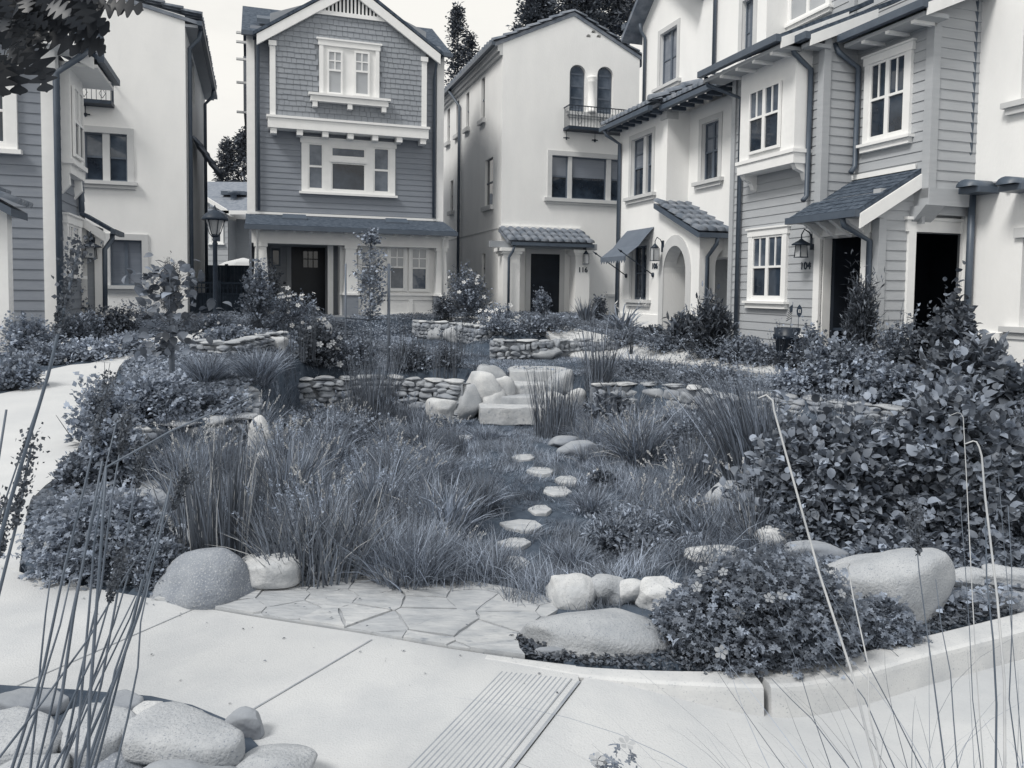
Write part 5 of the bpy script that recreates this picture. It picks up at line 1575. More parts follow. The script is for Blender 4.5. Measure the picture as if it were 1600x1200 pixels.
import bmesh as _bm
_ICO = {}
def ico(sub):
    if sub not in _ICO:
        b = _bm.new(); _bm.ops.create_icosphere(b, subdivisions=sub, radius=1.0)
        b.verts.ensure_lookup_table()
        _ICO[sub] = (np.array([v.co[:] for v in b.verts]), np.array([[v.index for v in f.verts] for f in b.faces])); b.free()
    return _ICO[sub]
def stone_v(seed, sx, sy, sz, n=2.6, amp=.12, sub=4, freq=1.3, ang=0.0):
    V, F = ico(sub); V = V.copy(); rs = np.random.RandomState(seed)
    nn = np.array([n * rs.uniform(.85, 1.15), n * rs.uniform(.85, 1.15), n * rs.uniform(.8, 1.1)]).mean()
    r = 1 / (np.abs(V) ** nn).sum(1) ** (1 / nn)
    off = rs.uniform(-50, 50, 3)
    # low-frequency bumps from random planes and sines (smooth river-worn stone)
    d = np.zeros(len(V))
    for k in range(7):
        w = rs.normal(size=3); w /= np.linalg.norm(w); f = freq * rs.uniform(.8, 3.0)
        d += np.sin(V @ w * f * 2 + off[k % 3] + k) * amp / (f * .9 + .3)
    for k in range(8):                                   # a few flattened facets
        w = rs.normal(size=3); w /= np.linalg.norm(w); h = rs.uniform(.72, .95)
        t = (V * r[:, None]) @ w; r = np.where(t > h, r * (1 - .75 * (t - h) / np.maximum(t, .01)), r)
    for k in range(int(ang * 14)):                       # sharper split faces for angular stone
        w = rs.normal(size=3); w[2] *= (.3 if k % 2 else 1); w /= np.linalg.norm(w); h = rs.uniform(.60, .86)
        t = (V * r[:, None]) @ w; r = np.where(t > h, r * (1 - .96 * (t - h) / np.maximum(t, .01)), r)
    d = d + amp * .10 * (np.sin(V @ np.array([9., 4, 7]) + off[0]) * np.sin(V @ np.array([-5., 11, 3]) + off[1]) + .6 * np.sin(V @ np.array([17., -13, 9]) + off[2]) * np.sin(V @ np.array([8., 19, -15])))
    P = V * (r * (1 + d))[:, None] * np.array([sx, sy, sz]) * .5
    return P, F
def boulder(box, m, label, seed, n=2.4, amp=.10, dep=.8, sink=.18, yaw=None, roll=0.0, group=None, Y=None, cat='boulder', z=None, name='boulder', nearer=.35, ang=0.0):
    x0, yt, x1, yb = box; cx = (x0 + x1) / 2
    b = ghit(cx, yb) if Y is None else at_y(cx, yb, Y)
    if z is not None: b = at_z(cx, yb, z)
    w = (x1 - x0) * b.y / F0; h = (yb - yt) * b.y / F0
    dd = w * dep
    hh = max(.38 * h, h - .5 * dd * (CAM_H - b.z) / b.y) * (1 + sink)
    nearer = .42
    P, F = stone_v(seed, w * 1.03 * (1 + .15 * ang), dd * (1 + .15 * ang), hh * (1 + .25 * ang), n, amp, ang=ang, sub=5 if b.y < 6 else 4)
    rs = random.Random(seed); a = rs.uniform(-.25, .25) if yaw is None else yaw
    M = np.array(Matrix.Rotation(a, 3, 'Z') @ Matrix.Rotation(roll, 3, 'Y'))
    P = P @ M.T
    c = (b.x, b.y + dd * nearer, b.z + hh * (.5 - sink))
    o = np_mesh(name, P, F, m, loc=c); setp(o, label, cat, group); return o
B = boulder
B((226, 826, 392, 948), 'boulder_grey', 'big dark speckled granite boulder at the left end of the flagstones', 3, n=2.2, dep=.9, sink=.55)
B((362, 860, 468, 930), 'boulder_pale', 'pale grainy boulder between the dark speckled boulder and the flagstones', 5, n=2.3, dep=.8)
B((372, 866, 446, 892), 'boulder_pale', 'flat pale stone behind the pale grainy boulder', 7, n=2.8, dep=.6, sink=.3)
B((432, 874, 500, 896), 'wall_stone', 'flat oblong stone lying at the rim beside tall rushes', 8, n=3, dep=.5, sink=.3)
B((566, 882, 656, 922), 'granite', 'rounded mottled boulder sunk in the basin rim behind the flagstones', 9, n=2.2, dep=.8)
B((812, 932, 1046, 1030), 'granite', 'largest pale boulder lying in the mulch right of the flagstones', 12, n=2.3, dep=.7, amp=.08, sink=.5)
B((848, 892, 932, 952), 'boulder_pale', 'pale oval boulder at the right end of the basin rim, above the leaning stone', 14, n=2.2, ang=.35)
B((862, 914, 932, 972), 'wall_stone', 'long narrow stone leaning against the largest pale boulder', 16, n=2.3, dep=.45, roll=-.35, amp=.08, Y=3.95)
B((912, 894, 990, 948), 'granite', 'grey rounded rock behind the largest pale boulder', 18, n=2.3, ang=.35)
B((962, 906, 1018, 952), 'boulder_pale', 'small round rock wedged right of the grey rounded rock', 19, n=2.2, ang=.35)
B((996, 900, 1078, 964), 'boulder_pale', 'pale flat-topped rock half covered by the flowering geranium', 20, n=2.5, ang=.35)
B((1296, 822, 1502, 992), 'granite', 'huge coarse granite boulder behind the kerb on the right', 23, n=2.9, dep=.65, amp=.08, sink=.4)
B((1190, 824, 1242, 862), 'boulder_pale', 'pale square-edged rock under the broad leaved shrub', 24, n=3)
B((1236, 846, 1330, 884), 'wall_stone', 'long ledge stone behind the geranium, left of the huge granite boulder', 25, n=3, dep=.5)
B((1072, 857, 1172, 892), 'boulder_pale', 'white flat rock at the top edge of the geranium', 26, n=2.6, dep=.6)
B((836, 1017, 884, 1031), 'wall_stone', 'little flat brick-like stone in the mulch by the kerb', 27, n=4, dep=.35, sink=.1, amp=.05)
B((1112, 752, 1194, 806), 'granite', 'boulder half hidden by grass below the broad leaved shrub', 28, n=2.3)
for i, (bx, lb, m) in enumerate([((1484, 886, 1562, 922), 'smooth oblong rock on top of the low stack beside the huge granite boulder', 'granite'),
        ((1544, 884, 1640, 922), 'rock on top of the low stack, at the right edge of the photo', 'granite'),
        ((1490, 918, 1580, 948), 'middle rock of the low stack beside the huge granite boulder', 'wall_stone'),
        ((1480, 944, 1568, 976), 'lowest flat rock of the stack, resting behind the kerb', 'wall_stone'),
        ((1564, 914, 1650, 966), 'dark angular rock low in the stack at the right edge', 'boulder_grey')]):
    b0 = at_y((bx[0] + bx[2]) / 2, bx[3], [3.95, 3.9, 3.88, 3.82, 3.85][i])
    B(bx, m, lb, 30 + i, n=2.8, dep=.5, Y=b0.y, group='rocks stacked behind the kerb', sink=.1, cat='rock')
# rocks round the steps
for i, (bx, lb, n_) in enumerate([
        ((742, 562, 792, 596), 'pale rock topmost of the heap left of the garden steps', 2.6),
        ((726, 572, 786, 618), 'tilted egg shaped boulder in the heap left of the steps', 2.1),
        ((766, 578, 804, 616), 'rounded rock of the heap directly beside the top step', 2.2),
        ((696, 596, 760, 636), 'wide smooth boulder in front of the heap left of the steps', 2.1),
        ((756, 600, 788, 630), 'small rounded rock between the wide boulder and the steps', 2.2),
        ((662, 618, 714, 646), 'low pale dome rock furthest left of the heap by the steps', 2.3),
        ((860, 572, 908, 606), 'pale boulder at the right side of the top step', 2.3),
        ((850, 606, 888, 634), 'round boulder right of the lower steps behind the rushes', 2.1),
        ((884, 602, 918, 630), 'small upright rock at the right end of the steps', 2.3)]):
    yy = (12.35, 12.0, 12.15, 11.9, 11.95, 11.3, 12.3, 11.9, 12.1)[i]
    B(bx, 'boulder_pale' if i % 3 else 'granite', lb, 50 + i, n=n_ + .3, group='boulders beside the garden steps', Y=yy, sink=.42, amp=.08, dep=.7, ang=.3, roll=(.4 if i == 1 else 0))
B((862, 680, 912, 702), 'wall_stone', 'flat striped stone in the meadow, the farther of the two below the rush clump', 61, n=2.6, dep=.7)
B((874, 686, 946, 714), 'wall_stone', 'flat striped stone in the meadow, the nearer of the two below the rush clump', 62, n=2.5, dep=.6)
B((384, 652, 424, 730), 'boulder_pale', 'tall pale upright stone at the bend of the left basin wall', 63, n=2.8, dep=.7)
B((388, 694, 430, 744), 'boulder_pale', 'rounded stone at the foot of the tall upright stone', 64, n=2.3)
B((196, 762, 268, 806), 'wall_stone', 'flat ledge stone under the leaves at the left basin rim', 65, n=3, dep=.6)
B((200, 798, 262, 842), 'boulder_pale', 'pale rock below the flat ledge stone on the left', 66, n=2.5)
B((244, 820, 326, 860), 'granite', 'rough pale rock above the dark speckled boulder', 67, n=2.6)
B((324, 530, 348, 556), 'boulder_pale', 'small egg shaped rock on the far left garden wall', 68, n=2.1)
B((408, 524, 446, 554), 'boulder_pale', 'light blocky rock at the right end of the far left garden wall', 69, n=2.6)
B((496, 498, 516, 528), 'boulder_pale', 'mottled upright rock beside the roses below the craftsman porch', 70, n=2.4)
B((668, 503, 702, 532), 'granite', 'first round topped boulder set in the farther terrace wall', 71, n=2.2)
B((696, 508, 734, 536), 'granite', 'second and wider round topped boulder set in the farther terrace wall', 72, n=2.2)
B((784, 542, 822, 562), 'granite', 'half round boulder at the foot of the nearer terrace wall', 73, n=2.1)
B((822, 540, 876, 562), 'granite', 'wide half round boulder at the foot of the nearer terrace wall', 74, n=2.2)

def slab(name, poly, thick, m, seed, bev=.02, z=0.0, amp=.006):
    """a split flat stone: outline, top face near z, worn edges"""
    b = _bm.new(); rs = random.Random(seed)
    top = [b.verts.new((x, y, z + rs.uniform(-.25, .25) * bev)) for x, y in poly]; bot = [b.verts.new((x * .94 if not name else x, y, z - thick)) for x, y in poly]
    n = len(poly); b.faces.new(top); b.faces.new(bot[::-1])
    for k in range(n): b.faces.new((top[k], bot[k], bot[(k + 1) % n], top[(k + 1) % n]))
    _bm.ops.recalc_face_normals(b, faces=b.faces)
    _bm.ops.bevel(b, geom=b.edges[:], offset=bev, segments=3, affect='EDGES', profile=.6)
    _bm.ops.triangulate(b, faces=b.faces[:])
    for _ in range(2): _bm.ops.subdivide_edges(b, edges=[e_ for e_ in b.edges if e_.calc_length() > .035], cuts=1, use_grid_fill=False)
    _bm.ops.triangulate(b, faces=b.faces[:])
    for v in b.verts:
        v.co += Vector((mnoise.noise(v.co * 9 + Vector((seed, 0, 0))), mnoise.noise(v.co * 9 + Vector((0, seed, 3))), mnoise.noise(v.co * 7 + Vector((7, 0, seed))))) * amp
        v.co += Vector((0, 0, mnoise.noise(v.co * 28 + Vector((seed, 5, 0))))) * amp * .35
    me = bpy.data.meshes.new(name); b.to_mesh(me); b.free(); me.materials.append(MATS[m])
    me.polygons.foreach_set('use_smooth', [True] * len(me.polygons))
    o = bpy.data.objects.new(name, me); COL.objects.link(o); return o
# foreground rocks bottom left
soil_patch = Zp([(-200, 1062), (120, 1082), (236, 1092), (300, 1106), (372, 1136), (405, 1172), (460, 1215), (520, 1400), (-400, 1400)])
sheet('planting_bed', soil_patch, lambda x, y: .012, 'soil', thick=.02)
def pxslab(pts, zt, thick, m, label, seed, bev=.025):
    w = [at_z(x, y, zt) for x, y in pts]; c = sum(w, Vector()) / len(w); c.z = 0
    o = slab('boulder', [(p.x - c.x, p.y - c.y) for p in w], thick, m, seed, bev, zt, amp=.012); o.location = (c.x, c.y, 0)
    setp(o, label, 'rock', 'rocks edging the bed at the bottom left'); return o
pxslab([(186, 1150), (200, 1122), (240, 1098), (275, 1090), (318, 1102), (384, 1140), (378, 1158), (330, 1166), (250, 1162)], .17, .085, 'granite', 'broad flat topped slab in front, largest of the bottom left rock edging', 701, .03)
pxslab([(84, 1140), (98, 1108), (150, 1096), (206, 1104), (222, 1122), (186, 1150), (150, 1168), (100, 1166)], .15, .15, 'granite', 'blocky rock behind the dark rush stems at the bottom left', 702, .035)
pxslab([(-60, 1150), (-40, 1112), (30, 1096), (88, 1110), (100, 1135), (80, 1160), (10, 1168)], .17, .14, 'granite', 'big smooth rock at the bottom left corner edge', 703, .04)
pxslab([(158, 1096), (166, 1082), (200, 1074), (226, 1086), (220, 1098), (180, 1104)], .055, .045, 'wall_stone', 'small flat rock on the walk behind the broad flat topped slab', 704, .015)
pxslab([(-20, 1092), (30, 1074), (90, 1072), (112, 1084), (96, 1098), (20, 1106)], .06, .05, 'wall_stone', 'flat slab lying behind the big smooth corner rock', 705, .018)
pxslab([(205, 1106), (228, 1092), (262, 1092), (250, 1102), (214, 1122)], .075, .07, 'boulder_pale', 'pale wedge rock squeezed behind the broad flat topped slab', 706, .018)
fg = [((344, 1106, 410, 1160), 'wall_stone', 'dark grey rock tucked right of the broad flat topped slab', 2.6, .6, .3),
      ((340, 1158, 490, 1262), 'granite', 'coarse granite dome cut by the bottom edge of the photo', 2.3, .8, 0),
      ((176, 1176, 350, 1300), 'wall_stone', 'rock under the broad flat topped slab at the bottom edge', 3.0, .8, .5),
      ((90, 1168, 200, 1250), 'boulder_grey', 'dark rock in the gap below the blocky rock', 2.8, .8, .5),
      ((-60, 1166, 100, 1300), 'granite', 'rounded rock at the very bottom left corner', 2.5, .8, .2)]
for i, (bx, m, lb, n_, dp, an) in enumerate(fg):
    B(bx, m, lb, 90 + i, n=n_, dep=dp, group='rocks edging the bed at the bottom left', cat='rock', z=.0, sink=.15, amp=.06, ang=an)

# dry stone walls
def drywall(P, z0, z1, label, seed, side=1, cap=True, thick=.30, hs=(.05, .11), ls=(.12, .34), group='dry stone walls of the terraces'):
    """P world polyline; stones faced to the `side` of travel; z0/z1 numbers or functions of the arc fraction"""
    rs = np.random.RandomState(seed); rr = random.Random(seed)
    P = [np.array(p[:2]) for p in resample(P, .08)]
    S = np.concatenate([[0], np.cumsum([np.linalg.norm(P[i + 1] - P[i]) for i in range(len(P) - 1)])]); L = S[-1]
    f0 = z0 if callable(z0) else (lambda t: z0); f1 = z1 if callable(z1) else (lambda t: z1)
    def at(s):
        s = min(max(s, 0), L - 1e-4); i = int(np.searchsorted(S, s) - 1); i = max(i, 0)
        t = (s - S[i]) / max(S[i + 1] - S[i], 1e-6); p = P[i] * (1 - t) + P[i + 1] * t; d = (P[i + 1] - P[i]); d = d / np.linalg.norm(d)
        return p, d
    m0, _ = at(L / 2); org = Vector((m0[0], m0[1], f0(.5)))
    W = Thing('stone_wall', org, label, 'stone wall', group, world=True)
    Vs, Fs, nb = [], [], 0
    hmax = max(f1(k / 20) - f0(k / 20) for k in range(21)); z = 0.0
    capH = .075
    while z < hmax:
        h = rr.uniform(*hs); s = rr.uniform(0, .1)
        while s < L:
            l = rr.uniform(*ls); big = rr.random() < .06
            p, d = at(s + l / 2); t = (s + l / 2) / L
            zz = f0(t) + z
            if zz + h * .6 < f1(t) - capH * .7:
                n = np.array((d[1], -d[0])) * side
                dp = rr.uniform(.8, 1.15) * thick * .6
                v, f = stone_v(rr.randrange(10 ** 6), l * 1.12, dp, h * (1.2 if not big else 1.7), n=rr.uniform(2.6, 4.2), amp=.10, sub=3, ang=.5)
                a = math.atan2(d[1], d[0]) + rr.uniform(-.12, .12)
                M = np.array(Matrix.Rotation(a, 3, 'Z') @ Matrix.Rotation(rr.uniform(-.1, .1), 3, 'Y'))
                c = np.array((p[0] + n[0] * rr.uniform(-.02, .05), p[1] + n[1] * rr.uniform(-.02, .05), zz + h / 2))
                Vs.append(v @ M.T + c - np.array(org)); Fs.append(f + nb); nb += len(v)
            s += l
        z += h * .93
    if Vs: np_mesh('stone_face', np.concatenate(Vs), np.concatenate(Fs), 'wall_stone', parent=W.e)
    # earth backing strip
    mb = MB(); q = []
    for k in range(0, 41):
        p, d = at(L * k / 40); n = np.array((d[1], -d[0])) * side
        t = k / 40
        for (o, zz) in ((-.02, f0(t) - .1), (-.02, f1(t) - .05), (-thick * .8, f1(t) - .05), (-thick * .8, f0(t) - .1)):
            q.append((p[0] + n[0] * o - org.x, p[1] + n[1] * o - org.y, zz - org.z))
    ix = np.arange(41 * 4).reshape(41, 4)
    fs = [tuple(x) for x in np.stack([ix[:-1, :-1], ix[1:, :-1], ix[1:, 1:], ix[:-1, 1:]], -1).reshape(-1, 4).tolist()]
    mb.add(q, fs).build('core', 'wall_stone', W.e)
    if cap:
        s = 0.0; k = 0
        while s < L and k < 90:
            l = rr.uniform(.26, .55); p, d = at(s + l / 2); t = min((s + l / 2) / L, 1); n = np.array((d[1], -d[0])) * side
            v, f = stone_v(rr.randrange(10 ** 6), l * 1.03, thick * rr.uniform(.9, 1.2), capH * rr.uniform(.8, 1.2), n=3.6, amp=.08, sub=3, ang=.5)
            M = np.array(Matrix.Rotation(math.atan2(d[1], d[0]) + rr.uniform(-.08, .08), 3, 'Z') @ Matrix.Rotation(rr.uniform(-.05, .05), 3, 'Y'))
            np_mesh('cap_stone', v @ M.T, f, rr.choice(('boulder_pale', 'granite', 'granite')), parent=W.e, loc=(p[0] - n[0] * .08 - org.x, p[1] - n[1] * .08 - org.y, f1(t) - org.z - .02 + rr.uniform(-.008, .012)))
            s += l * .98; k += 1
    return W
WA = Zp([(722, 596), (660, 591), (600, 589), (540, 589), (480, 592), (430, 596), (402, 604)], .19)
drywall(WA, -.45, .19, 'long curved dry stone wall with pale cap stones behind the basin, left of the steps', 201, side=-1)
WB = [bhit(x, y) for x, y in ((402, 605), (387, 626), (393, 650), (320, 661), (240, 667), (206, 690))]
drywall(WB, -.35, lambda t: float(np.interp(t, np.linspace(0, 1, 6), [float(base_h(np.array([p[0]]), np.array([p[1]]))[0]) for p in WB])) + .03, 'dry stone wall along the left basin rim, seen through the tall rushes', 202, side=-1, cap=True)
WC = Zp([(400, 735), (330, 742), (262, 752), (214, 786)], .0)
drywall(WC, -.32, .02, 'lowest and nearest tier of dry stone at the left basin rim', 203, side=-1)
WD = Zp([(922, 600), (960, 600), (1010, 599), (1065, 603), (1110, 612), (1142, 622)], .16)
drywall(WD, -.42, .16, 'dry stone wall of rounded stones right of the garden steps', 204, side=1, hs=(.10, .2), ls=(.16, .4))
WE_ = Zp([(1158, 612), (1210, 617), (1280, 623), (1350, 632), (1430, 641), (1520, 650), (1640, 662)], .16)
drywall(WE_, -.40, .16, 'long dry stone wall running behind the broad leaved shrub on the right', 205, side=1)
wf = [ghit(x, y) for x, y in ((764, 560), (800, 563), (850, 561), (900, 556), (950, 549), (985, 542))]
zf = [p.z for p in wf]
drywall([tuple(p[:2]) for p in wf], lambda t: float(np.interp(t, [0, 1], [zf[0] - .05, zf[-1] - .05])), lambda t: .60, 'nearer terrace wall of small round stones below the white house 116', 206, side=1, hs=(.07, .13), ls=(.1, .24))
wg = [ghit(x, y) for x, y in ((643, 526), (670, 531), (710, 534), (750, 532), (790, 524))]
drywall([tuple(p[:2]) for p in wg], lambda t: wg[0].z - .05, lambda t: wg[0].z + .42, 'farther terrace wall with round boulders below the roses', 207, side=1, hs=(.07, .13), ls=(.1, .24))
wh = [ghit(x, y) for x, y in ((300, 552), (330, 556), (370, 556), (415, 553), (445, 548))]
drywall([tuple(p[:2]) for p in wh], lambda t: wh[0].z - .05, lambda t: wh[0].z + .22, 'low garden wall with pale slabs on the far left behind the pale grasses', 208, side=1)

# garden steps
stp = Thing('garden_steps', at_z(800, 640, -.3), 'four rough stone steps climbing from the meadow between boulders', 'steps', world=True)
for i, (x0, x1, y, yy, dp) in enumerate(((796, 886, 579, 12.75, .75), (782, 880, 600, 12.35, .75), (768, 872, 620, 11.95, .75), (748, 862, 636, 11.6, .7))):
    a, b = at_y(x0, y, yy), at_y(x1, y, yy); z = a.z
    w_ = (b.x - a.x) / 2; rr_ = random.Random(40 + i)
    q = [(-w_, -dp / 2), (-w_ * .4, -dp * .55), (w_ * .3, -dp * .48), (w_, -dp * .56), (w_ * 1.08, dp * .3), (w_ * .8, dp * .6), (-w_ * .8, dp * .6), (-w_ * 1.06, dp * .2)]
    o = slab('step', [(x * rr_.uniform(.95, 1.04), y * rr_.uniform(.9, 1.1)) for x, y in q], .27, ('flag_b', 'flag_a', 'granite', 'flag_a')[i], 400 + i, .02, 0, amp=.015)
    o.parent = stp.e; o.location = ((a.x + b.x) / 2 - stp.org.x, yy + dp / 2 - stp.org.y, z - stp.org.z)
# stepping stones
SS = [(802, 890, 44, 18), (806, 857, 50, 12), (815, 829, 56, 14), (843, 803, 34, 12), (872, 775, 40, 12), (887, 757, 36, 10), (846, 741, 40, 9), (817, 720, 36, 8), (724, 688, 34, 6)]
ordn = ['nearest', 'second', 'third', 'fourth', 'fifth', 'sixth', 'seventh', 'eighth', 'ninth and farthest']
for i, (x, y, w, h) in enumerate(SS):
    p = ghit(x, y); ww = w * p.y / F0
    rr_ = random.Random(600 + i); na = rr_.choice((6, 7, 8)); dp_ = max(ww * .5, h * p.y * p.y / (F0 * 1.9) * .62)
    q = [(math.cos(t) * ww * .62 * rr_.uniform(.8, 1.12), math.sin(t) * dp_ * rr_.uniform(.8, 1.12)) for t in [2 * math.pi * (k + rr_.uniform(-.25, .25)) / na for k in range(na)]]
    o = slab('stepping_stone', q, .07, 'flag_b', 600 + i, bev=.012); o.location = (p.x, p.y + dp_ * .3, p.z + .035)
    setp(o, f'flat stepping stone in the meadow grass, {ordn[i]} from the flagstones' if i else 'flat stepping stone in the meadow grass, the one nearest the flagstones', 'stepping stone', 'stepping stones across the meadow')
# ================================================================= VEGETATION
T_SMALL = (np.array([(0, 0, 0), (.42, .45, .10), (0, 1, -.05), (-.42, .45, .10)], float), np.array([[0, 1, 2, 3]]))
T_OVATE = (np.array([(0, 0, 0), (.26, .14, .07), (.37, .40, .10), (.29, .70, .06), (0, 1, -.20), (-.29, .70, .06), (-.37, .40, .10), (-.26, .14, .07), (0, .15, 0), (0, .42, .01), (0, .72, -.05)], float),
           np.array([[0, 1, 8, 7], [8, 1, 2, 9], [7, 8, 9, 6], [9, 2, 3, 10], [6, 9, 10, 5], [10, 3, 4, 5]]))
T_LANCE = (np.array([(0, 0, 0), (.13, .25, .03), (.12, .65, .0), (0, 1, -.18), (-.12, .65, .0), (-.13, .25, .03), (0, .25, -.01), (0, .65, -.03)], float),
           np.array([[0, 1, 6, 5], [6, 1, 2, 7], [5, 6, 7, 4], [7, 2, 3, 4]]))
T_NEED = (np.array([(0, 0, 0), (.10, .5, 0), (0, 1, -.1), (-.10, .5, 0)], float), np.array([[0, 1, 2, 3]]))
def lobed():
    # palmate leaf of five lobes
    V = [(0, 0, 0)]; F = []
    for k in range(5):
        a = math.radians(-100 + 50 * k); c = (math.sin(a), .35 + math.cos(a) * 1.0)
        def pt(r, da, z=0): return (math.sin(a + da) * r, .35 + math.cos(a + da) * r * .95, z)
        b = len(V); V += [(0, .35, 0), pt(.42, -.38, .05), pt(.62, 0, -.05), pt(.42, .38, .05)]; F.append([b, b + 1, b + 2, b + 3])
    return np.array(V), np.array(F)
T_LOBED = lobed()
def flower_t(n=5, r=1.0, cup=.2):
    V, F = [], []
    for k in range(n):
        a = 2 * math.pi * k / n
        f = lambda rr, da, z: (math.cos(a + da) * rr, math.sin(a + da) * rr, z)
        b = len(V); V += [f(.06, 0, 0), f(r * .72, -.52, cup * .7), f(r, -.18, cup), f(r, .18, cup), f(r * .72, .52, cup * .7), f(r * .55, 0, cup * .35)]
        F += [[b, b + 1, b + 2, b + 5], [b, b + 5, b + 3, b + 4], [b + 5, b + 2, b + 3, b + 3]]
    F = [q if len(set(q)) == 4 else q for q in F]
    return np.array(V), np.array(F)
def unit(v): return v / np.maximum(np.linalg.norm(v, axis=-1, keepdims=True), 1e-9)
def place(T, O, Y, N, sc, wd=None):
    """leaf templates at O, pointing along Y, upper side N"""
    V, F = T; n, k = len(O), len(V)
    Y = unit(Y); X = unit(np.cross(Y, N)); N = np.cross(X, Y)
    w = sc if wd is None else wd
    P = O[:, None, :] + X[:, None, :] * (V[None, :, 0:1] * w[:, None, None]) + Y[:, None, :] * (V[None, :, 1:2] * sc[:, None, None]) + N[:, None, :] * (V[None, :, 2:3] * sc[:, None, None])
    FF = F[None] + (np.arange(n) * k)[:, None, None]
    return P.reshape(-1, 3), FF.reshape(-1, F.shape[1])
def sticks(A, B, w, rs, droop=0.0):
    """thin three-sided twigs from A to B"""
    n = len(A); t = unit(B - A); s = unit(np.cross(t, rs.normal(size=(n, 3)))); u = np.cross(t, s)
    V = []
    M = (A + B) / 2; M[:, 2] += droop
    w = np.broadcast_to(np.asarray(w, float), (n,))[:, None]
    for c, ww in ((A, 1.0), (M, .8), (B, .45)):
        for k in range(3):
            a = 2 * math.pi * k / 3
            V.append(c + (s * math.cos(a) + u * math.sin(a)) * w * ww)
    V = np.stack(V, 1)
    f = np.array([[r * 3 + k, r * 3 + (k + 1) % 3, (r + 1) * 3 + (k + 1) % 3, (r + 1) * 3 + k] for r in range(2) for k in range(3)])
    return V.reshape(-1, 3), (f[None] + (np.arange(n) * 9)[:, None, None]).reshape(-1, 4)
def shoots(rs, W, D, H, S, K, ls, T, flat=.0, start=.30, spread=1.0, topbias=.35, lumps=6, curl=.25, base_r=.25, dome=True, wild=.12):
    """leaves on S shoots that fan out from the base of a W x D x H mound; returns leaves and twigs"""
    az = rs.uniform(0, 2 * math.pi, S); el = np.arcsin(rs.uniform(0, 1, S) ** (1 - topbias))
    dirs = np.stack([np.cos(az) * np.cos(el), np.sin(az) * np.cos(el), np.sin(el)], 1)
    L = rs.normal(size=(lumps, 3)); L[:, 2] = np.abs(L[:, 2]); L = unit(L)
    lump = np.zeros(S)
    for q in L: lump += .20 * np.exp(-((1 - dirs @ q) * 9)) * rs.uniform(-.8, 1.2)
    R = (1 + lump) * rs.uniform(.72, 1.0, S) + (rs.uniform(0, 1, S) < .06) * rs.uniform(0, wild * 2, S)
    tip = dirs * np.array([W / 2, D / 2, H]) * R[:, None]
    b = rs.normal(size=(S, 3)) * np.array([W, D, 0]) * .5 * base_r * .6; b[:, 2] = 0
    t = start + (1 - start) * (np.arange(K)[None] + rs.uniform(0, 1, (S, K))) / K
    bow = np.sin(t * math.pi) * .10 * H
    P = b[:, None] * (1 - t[..., None]) + tip[:, None] * t[..., None]
    P[..., 2] += bow
    P += rs.normal(size=P.shape) * ls * .35
    d = unit(tip - b)[:, None] + rs.normal(size=P.shape) * (.75 * spread); d[..., 2] += .15 - curl * rs.uniform(0, 1, t.shape)
    N = np.array([0, 0, 1.0]) + unit(tip - b)[:, None] * .5 + rs.normal(size=P.shape) * .45
    O = P.reshape(-1, 3); O[:, 2] = np.maximum(O[:, 2], .01)
    sc = ls * rs.uniform(.42, 1.35, len(O))
    ton = np.clip(rs.normal(.42, .17, len(O)) + np.repeat(rs.normal(0, .12, S), K), 0, .95)
    V, F = place(T, O, d.reshape(-1, 3), N.reshape(-1, 3), sc)
    return V, F, np.repeat(ton, len(T[0])), b, tip, dirs
def solve(box, dep=.8, Y=None, below=0.0):
    """pixel box (cx, base_y, width, top_y) -> base point, width, height"""
    cx, yb, w, yt = box
    p = ghit(cx, yb) if Y is None else at_y(cx, yb, Y)
    if Y is not None: p.z = gz(p.x, p.y)
    top = at_y(cx, yt, p.y)
    return p, w * p.y / F0, max(top.z - p.z, .05)
PLANTS = [0]
